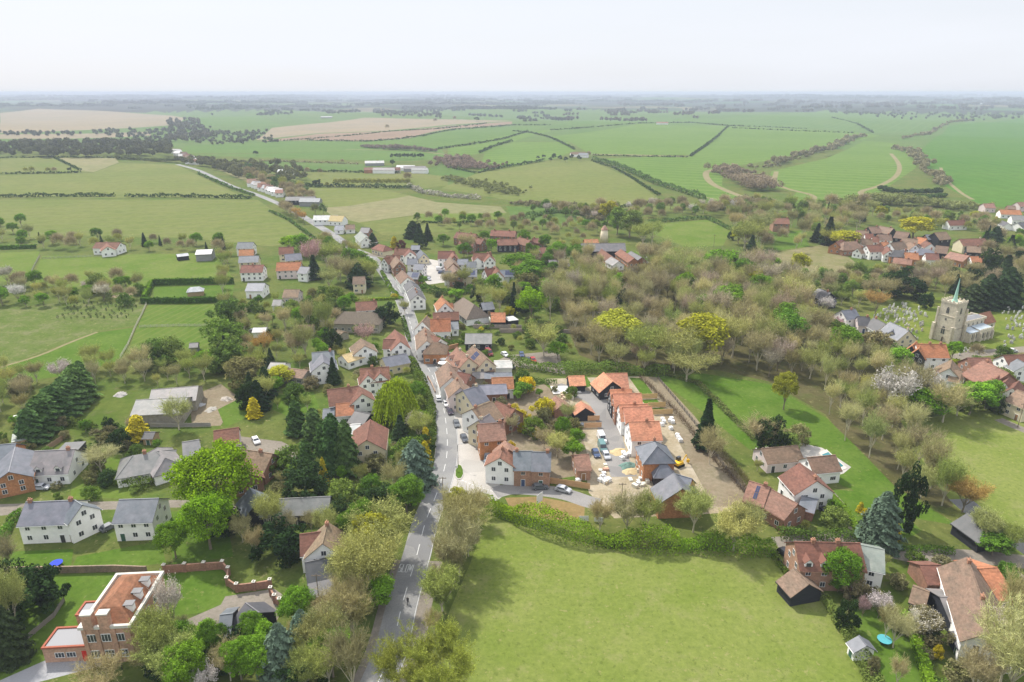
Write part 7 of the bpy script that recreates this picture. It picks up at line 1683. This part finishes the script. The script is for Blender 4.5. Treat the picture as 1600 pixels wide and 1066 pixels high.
# ---- woods and gardens, trees of mixed kinds
S_ = scatter
BW = [('B',5),('O',3),('TB',5),('TO',2),('P',2),('G',1)]
S_([(860,425),(1000,405),(1090,425),(1180,430),(1260,470),(1290,520),(1270,560),(1200,590),(1140,560),(1040,480),(960,500),(880,480)], BW, (10,18), 6.4, 270, 21)
S_([(880,500),(1040,500),(1130,570),(1040,590),(960,582),(900,560)], BW, (9,14), 7.5, 40, 22)
S_([(1150,560),(1290,548),(1395,600),(1420,650),(1350,640),(1260,600)], [('TO',3),('O',4),('TB',3),('G',1),('B',2)], (8,14), 6.2, 120, 23)
S_([(1285,645),(1335,628),(1392,655),(1422,715),(1488,788),(1470,797),(1400,762),(1325,695)], [('TO',3),('TB',3),('B',3),('O',3)], (8,16), 6.5, 60, 24)
S_([(1250,440),(1380,425),(1380,460),(1330,490),(1270,475)], [('O',3),('G',2),('B',2),('GO',2),('S',3)], (5,11), 7, 40, 25)
S_([(1260,490),(1330,540),(1400,560),(1400,590),(1320,580),(1255,540)], [('A',1),('O',3),('G',2),('S',3),('SB',1)], (4,11), 6, 34, 26)
S_([(1380,428),(1470,424),(1600,412),(1640,460),(1530,468),(1400,466)], [('B',4),('V',3),('CD',1),('P',2)], (8,13), 8, 46, 27)
S_([(1140,345),(1260,330),(1360,325),(1380,345),(1310,372),(1270,398),(1150,390)], [('B',4),('O',4),('F',1),('GO',2),('TB',2)], (9,16), 9, 70, 28)
S_([(1360,338),(1530,345),(1540,362),(1460,358),(1380,350)], [('O',3),('GO',3),('Y',1),('B',2)], (6,12), 9, 34, 29)
S_([(1540,350),(1640,352),(1640,400),(1560,410),(1510,405),(1530,375)], [('O',3),('F',2),('G',2),('YC',1),('B',2)], (6,12), 8, 34, 30)
S_([(690,340),(800,345),(900,350),(990,340),(1010,372),(900,378),(830,366),(700,358),(640,350)], [('O',3),('G',3),('B',3),('P',1),('GO',2)], (5,9), 9.5, 60, 31)
S_([(810,330),(950,330),(1100,325),(1200,320),(1200,345),(1100,340),(1010,345),(900,345)], [('B',4),('O',4),('GO',2),('WB',1)], (7,12), 9, 70, 32)
S_([(740,380),(900,390),(930,420),(850,440),(820,400),(740,392)], [('O',3),('G',4),('B',2),('V',1)], (6,13), 8, 30, 33)
S_([(700,440),(850,440),(880,480),(830,500),(800,480),(760,460),(700,455)], [('O',4),('G',4),('B',2),('S',4),('V',1)], (4,12), 6, 46, 34)
S_([(690,500),(830,505),(900,520),(960,540),(960,560),(820,545),(790,510)], [('S',4),('O',1),('SB',1),('G',1)], (2.2,5), 6, 26, 35)
S_([(500,380),(600,395),(590,410),(590,440),(520,445),(490,400)], [('O',4),('B',4),('G',2)], (8,13), 7.5, 18, 36)
S_([(350,485),(500,460),(600,500),(600,525),(440,545),(360,520)], [('O',4),('G',3),('B',2),('V',1),('S',3),('SB',1)], (4,11), 6.6, 60, 37)
S_([(350,545),(430,540),(440,600),(420,640),(360,600)], [('O',3),('F',2),('B',2),('G',1),('S',2)], (6,13), 6, 30, 38)
S_([(140,575),(360,565),(370,595),(250,605),(140,600)], [('B',4),('O',4),('S',1),('G',1)], (5,11), 6, 46, 39)
S_([(-40,590),(60,585),(60,640),(-40,680)], [('O',3),('B',3),('SB',1)], (6,10), 7, 18, 40)
S_([(-40,440),(60,445),(200,440),(230,455),(200,480),(60,480),(-40,480)], [('O',4),('B',3),('G',2),('S',2),('WB',1)], (5,10), 6.5, 50, 41)
S_([(60,378),(150,374),(340,382),(360,390),(260,396),(70,392)], [('O',3),('B',3),('F',2),('G',2),('P',1)], (6,10), 9, 26, 42)
S_([(340,395),(370,395),(375,480),(350,470)], [('B',3),('O',3)], (7,11), 8, 10, 43)
S_([(-40,345),(30,350),(60,378),(40,392),(-40,395)], [('G',4),('O',2),('B',1)], (7,11), 8, 14, 44)
S_([(370,740),(520,740),(660,700),(670,760),(640,830),(560,800),(400,775)], [('O',4),('B',3),('G',3),('V',1),('S',3)], (4,10), 6.2, 70, 45)
S_([(340,800),(520,800),(545,830),(520,880),(450,885),(372,868),(330,850)], [('O',4),('B',4),('G',4),('V',1)], (5,12), 5.6, 56, 46)
S_([(530,860),(582,850),(586,900),(562,975),(530,1080),(500,1080),(520,950)], [('O',4),('B',4),('G',2)], (6,12), 5.2, 36, 47)
S_([(270,995),(330,1005),(440,990),(560,945),(570,1080),(300,1085),(200,1070)], [('O',4),('B',3),('G',5),('CB',1),('V',2),('WB',1)], (5,10), 4.6, 60, 48)
S_([(-40,900),(40,900),(40,980),(-40,1040)], [('O',2),('V',2),('B',1)], (7,11), 5, 10, 49)
S_([(690,815),(750,815),(730,880),(690,960),(680,1000),(665,960),(690,880)], [('B',5),('O',3)], (5,9), 4.6, 26, 50)
S_([(1200,700),(1260,690),(1180,740),(1170,720)], [('G',2),('O',2),('S',2)], (3,7), 5, 8, 51)
S_([(1150,790),(1210,800),(1240,760),(1300,800),(1320,830),(1220,835)], [('G',2),('S',3),('O',1)], (2,5), 5, 18, 52)
S_([(1380,880),(1500,890),(1500,940),(1400,930)], [('S',4),('G',2),('SB',2),('O',1)], (2,6), 5, 24, 53)
S_([(1300,930),(1420,925),(1500,960),(1540,1060),(1450,1085),(1440,1000),(1330,950)], [('S',4),('SB',3),('G',2),('WB',1),('O',1)], (2,6), 4.6, 40, 54)
S_([(400,555),(620,545),(650,600),(640,660),(440,690)], [('S',4),('G',2),('O',2),('SB',1)], (2,7), 7, 50, 55)
S_([(740,590),(890,610),(900,700),(860,700),(790,650)], [('S',4),('G',2),('SB',2),('O',1),('SY',1)], (2,6), 6, 30, 56)
S_([(0,640),(210,690),(250,760),(120,790),(0,760)], [('S',5),('SB',2),('SD',2),('G',1)], (1.6,4), 6, 26, 57)
S_([(630,470),(700,460),(800,500),(830,560),(740,560),(660,520)], [('S',4),('SD',2),('SY',1)], (1.4,3), 6, 26, 58)
S_([(1400,560),(1600,560),(1600,640),(1480,650),(1420,620)], [('S',3),('O',2),('G',1),('B',2)], (2.4,8), 6.5, 30, 59)
S_([(620,560),(650,560),(672,600),(676,680),(650,690),(640,620)], [('G',3),('O',2),('S',2),('WB',1)], (4,8), 5, 22, 60)
S_([(380,265),(420,285),(470,300),(500,320),(480,340),(430,310),(390,285)], [('FB',3),('FO',3),('FL',1)], (7,12), 10, 40, 61)
S_([(440,330),(500,345),(510,352),(470,350)], [('A',2),('B',2)], (8,11), 9, 8, 62)
for q in ('FB 455 262 272 14;FB 480 262 272 18;FB 500 264 273 18;FD 494 281 292 12;FO 511 285 293 9;FB 637 270 285 14;FD 613 250 260 8;FL 505 318 338 14;FO 492 318 336 14;FL 425 275 290 22;FB 535 249 256 12;FD 893 241 250 8;FD 905 243 252 9;FD 865 240 250 8;FD 875 243 252 8;FD 884 245 254 8;FD 841 244 249 6;FD 850 242 248 6;FD 860 246 253 7;FB 920 237 246 12;FO 590 250 256 10;FD 108 262 270 6;FO 40 262 271 8;FO 50 261 271 8;FO 75 262 271 6;FB 85 262 271 6;FD 400 236 243 9;FB 605 195 203 10;FB 680 185 192 8;FB 710 182 189 8;FD 745 183 190 10',): TL(q)
for i in range(16): plant('FO', *(lambda g: (g.x, g.y))(G(525 + i * 7.5, 291)), 8)
# ---- hedges near by
NH = hedge
NH([(752,800),(790,806),(830,820),(880,838)], 5.2, 5, T_(126,152,34), 'bright green bushy hedge along the meadow, left length', dens=.8)
NH([(880,838),(930,850),(1000,856),(1060,858)], 5.0, 5, T_(118,146,40), 'bright green bushy hedge along the meadow, middle length', dens=.8)
NH([(1060,858),(1130,860),(1208,864)], 4.8, 5, T_(108,140,38), 'bright green bushy hedge along the meadow, right length', dens=.8)
NH([(1205,866),(1215,880),(1240,912)], 1.6, 1.4, T_(104,124,50), 'low hedge corner behind the rail fence')
NH([(800,572),(870,582),(940,580),(1000,584),(1045,584)], 3.4, 5, T_(108,132,56), 'long green hedge behind the new houses')
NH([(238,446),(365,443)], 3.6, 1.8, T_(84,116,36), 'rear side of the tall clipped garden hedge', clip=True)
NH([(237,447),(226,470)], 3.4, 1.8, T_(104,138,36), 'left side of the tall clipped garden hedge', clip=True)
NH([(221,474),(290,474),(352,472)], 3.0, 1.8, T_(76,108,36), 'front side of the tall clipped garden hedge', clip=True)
NH([(-60,392),(56,388)], 2.6, 2.4, T_(92,128,44), 'clipped green hedge at the left edge above the small paddock', clip=True)
NH([(1288,935),(1320,985),(1345,1030),(1375,1090)], 2.2, 2.6, T_(112,128,62), 'overgrown hedge between the meadow and the lower right garden')
NH([(1415,965),(1432,1010),(1455,1085)], 1.8, 2.0, T_(118,152,40), 'clipped lime green hedge between the lower right gardens', clip=True)
NH([(1215,838),(1290,842),(1345,846)], 2.4, 2.8, T_(88,112,46), 'long dark hedge above the brick terrace')
NH([(1350,842),(1372,848),(1400,858),(1490,866)], 1.8, 1.8, T_(92,122,44), 'low curved hedge beside the lane with the parked car')
NH([(1570,892),(1590,940),(1620,1000)], 2.4, 3.0, T_(80,112,40), 'dark clipped hedge at the right edge', clip=True)
NH([(1290,770),(1320,800),(1342,834)], 1.3, 1.6, T_(112,142,44), 'clipped hedge along the drive to the pool house', clip=True)
NH([(1446,576),(1480,572),(1497,567)], 1.6, 1.8, T_(146,160,34), 'clipped yellow green hedge in front of the orange roofed house', clip=True)
NH([(60,655),(110,664),(150,670)], 2.2, 2.5, T_(96,112,50), 'garden hedge left of the sheds')
NH([(125,712),(160,690),(190,672)], 2.2, 2.5, T_(88,116,44), 'curving garden hedge beside the hip roofed bungalow')
NH([(185,756),(240,762)], 2.4, 3, T_(96,116,44), 'dark hedge in front of the hip roofed bungalow')
NH([(0,850),(18,820),(34,800)], 2.4, 2.2, T_(92,128,44), 'green side hedge of the left slate roofed house')
NH([(505,470),(520,472),(560,470),(620,468)], 1.2, 1.4, T_(132,156,44), 'low clipped hedge by the cream house', clip=True)
NH([(640,565),(660,600),(672,640),(674,690),(660,730),(640,790)], 2.6, 3.4, T_(92,112,44), 'roadside hedge left of the main road')
NH([(630,500),(640,535)], 1.8, 1.6, T_(84,108,44), 'small roadside hedge by the round yew')
NH([(1180,690),(1140,650),(1090,600),(1040,586)], 1.6, 1.6, T_(108,116,66), 'low rough hedge between soil strip and long lawn')
NH([(1200,800),(1170,765),(1130,715),(1115,700)], 1.4, 1.6, T_(118,110,74), 'brown rough hedge at the foot of the soil strip', twig=True)
NH([(690,485),(740,505),(760,515),(800,505)], 1.6, 1.8, T_(96,120,50), 'garden hedge behind the orange roofed cottage')
NH([(680,532),(700,540),(728,537)], 2.0, 2.2, T_(88,116,44), 'hedge between the hip roof and the long black shed')
NH([(760,590),(800,596),(870,600)], 1.6, 1.6, T_(92,116,50), 'hedge above the back yards')
NH([(596,425),(612,455),(628,470)], 1.6, 2.0, T_(104,132,44), 'roadside hedge under the stepped terrace')
NH([(655,452),(690,460),(735,458)], 3, 5, T_(84,112,44), 'shrub border below the paved court')
NH([(1000,590),(1060,650),(1125,730),(1180,785)], .7, .8, T_(120,104,84), 'straggly growth on the soil strip edge', twig=True)

rb = random.Random(8)
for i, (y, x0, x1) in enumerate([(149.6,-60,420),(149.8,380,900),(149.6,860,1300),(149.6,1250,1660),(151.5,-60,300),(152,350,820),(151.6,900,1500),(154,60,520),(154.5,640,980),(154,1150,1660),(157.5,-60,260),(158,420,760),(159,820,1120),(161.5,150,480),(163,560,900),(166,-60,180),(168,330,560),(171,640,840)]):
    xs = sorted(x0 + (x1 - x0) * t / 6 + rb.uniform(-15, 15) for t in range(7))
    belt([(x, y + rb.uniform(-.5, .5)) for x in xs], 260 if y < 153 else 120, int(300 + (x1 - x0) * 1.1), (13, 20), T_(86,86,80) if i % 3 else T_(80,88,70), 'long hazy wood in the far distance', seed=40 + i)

# ---------------------------------------------------------------- past about 300 of one kind: the smallest-showing become one mass
def cull():
    global TREES
    keep = []; by = {}
    for e in TREES:
        o, k, x, y, h, lab = e; p = pix((x, y, terr(x, y) + h * .5)); D = math.hypot(math.hypot(x, y), CAM_H); hp = h * F / D / 2
        if p[0] < -hp or p[0] > 1600 + hp or p[1] - hp > 1066 or (y < 30):
            for c in list(o.children): bpy.data.objects.remove(c, do_unlink=True)
            bpy.data.objects.remove(o, do_unlink=True); continue
        by.setdefault(KNAME.get(k, 'shrub' if k[0] == 'S' else 'conifer'), []).append((h / D if not lab else 9, e))
    for nm, lst in by.items():
        lst.sort(key=lambda t: -t[0]); keep += [e for _, e in lst[:296]]; rest = [e for _, e in lst[296:]]
        if not rest: continue
        n = NP(5); vs, fs, va, cs = [], [], [], []; off = 0
        for o, k, x, y, h, lab in rest:
            tr = nm in ('bare_tree', 'budding_tree'); src = PROTO['farbare' if tr else 'farleafy'][0][0] if nm != 'shrub' else PROTO['shrub'][0][0]; h0 = (12 if tr else 11) if nm != 'shrub' else 2.6
            N = len(src.vertices); co = np.empty(N * 3, np.float32); src.vertices.foreach_get('co', co); co = co.reshape(-1, 3)
            Fn = len(src.polygons); fi = np.empty(Fn * 4, np.int32); src.loops.foreach_get('vertex_index', fi); a = np.empty(Fn, np.float32); src.attributes['var'].data.foreach_get('value', a)
            t = prnd.uniform(0, 6.28); s = h / h0; R_ = np.array([[math.cos(t), -math.sin(t), 0], [math.sin(t), math.cos(t), 0], [0, 0, 1]])
            n.v.append((co * s) @ R_.T + np.array([x, y, terr(x, y)])); n.f.append(fi.reshape(-1, 4) + n.n); n.n += N; n.a.append(np.clip(a * .6 + prnd.random() * .4, 0, 1))
            for c in list(o.children): bpy.data.objects.remove(c, do_unlink=True)
            bpy.data.objects.remove(o, do_unlink=True)
        kk = rest[0][1]; col = {'bare_tree': T_(170,158,122), 'budding_tree': T_(164,166,90), 'leafy_tree': T_(112,138,60), 'shrub': T_(110,130,60)}.get(nm, T_(90,100,60))
        tag(obj(nm.replace('_tree', '') + '_woodland' if nm != 'shrub' else 'undergrowth', n.mesh('woodland', M['twig'] if tr else M['leaf']), color=col), 'farther ' + nm.replace('_', ' ') + 's standing between the larger ones', kind='stuff')
    TREES = keep
cull()
# ---------------------------------------------------------------- one label for each tree
ORD = ['nearest', 'second nearest', 'third nearest', 'fourth nearest', 'fifth nearest', 'sixth nearest', 'seventh nearest', 'eighth nearest', 'ninth nearest', 'tenth nearest']
def name_trees():
    used = {}
    for o, k, x, y, h, lab in TREES:
        if lab: continue
        best = min(LAND, key=lambda l: (l[1].x - x) ** 2 + (l[1].y - y) ** 2)
        px, py = pix((x, y, 0)); bx, by = pix((best[1].x, best[1].y, 0)); dx, dy = px - bx, (py - by) * 1.4
        side = ('right of' if dx > 0 else 'left of') if abs(dx) > abs(dy) else ('in front of' if dy > 0 else 'behind')
        used.setdefault((KIND[k][2], best[0]), []).append((o, side, (best[1].x - x) ** 2 + (best[1].y - y) ** 2, h))
    for (ph, lm), lst in used.items():
        sides = {}
        for e in lst: sides.setdefault(e[1], []).append(e)
        for side, es in sides.items():
            es.sort(key=lambda e: e[2])
            for i, e in enumerate(es):
                if len(es) == 1: t = ph + ' ' + side + ' ' + lm
                elif i < 10: t = ph + ', ' + ORD[i] + ' ' + side + ' ' + lm
                else: t = ph + ' far ' + side + ' ' + lm; e[0]['group'] = ph + 's far ' + side + ' ' + lm
                if len(t.split()) > 16: t = ' '.join(w_ for w_ in t.split() if w_ != 'the')
                e[0]['label'] = t
name_trees()


# ---------------------------------------------------------------- the air: a closed box of even haze round everything
def haze():
    zt = CAM_H + 6.0; b = MB(); b.box(-62000, 62000, -62000, 62000, -60, zt)
    me = b.mesh('haze', []); m = bpy.data.materials.new('haze_air'); m.use_nodes = True; t = m.node_tree; t.nodes.clear()
    v = nn(t, 'ShaderNodeVolumePrincipled'); v.inputs['Color'].default_value = (0.62, 0.68, 0.83, 1); v.inputs['Density'].default_value = HAZE; v.inputs['Anisotropy'].default_value = 0.0
    o = nn(t, 'ShaderNodeOutputMaterial'); t.links.new(v.outputs[0], o.inputs['Volume']); me.materials.append(m)
    tag(obj('haze', me), 'pale blue haze over the distant country', kind='stuff')
HAZE = 0.00014
haze()
print('TREES', len(TREES), 'LAND', len(LAND))
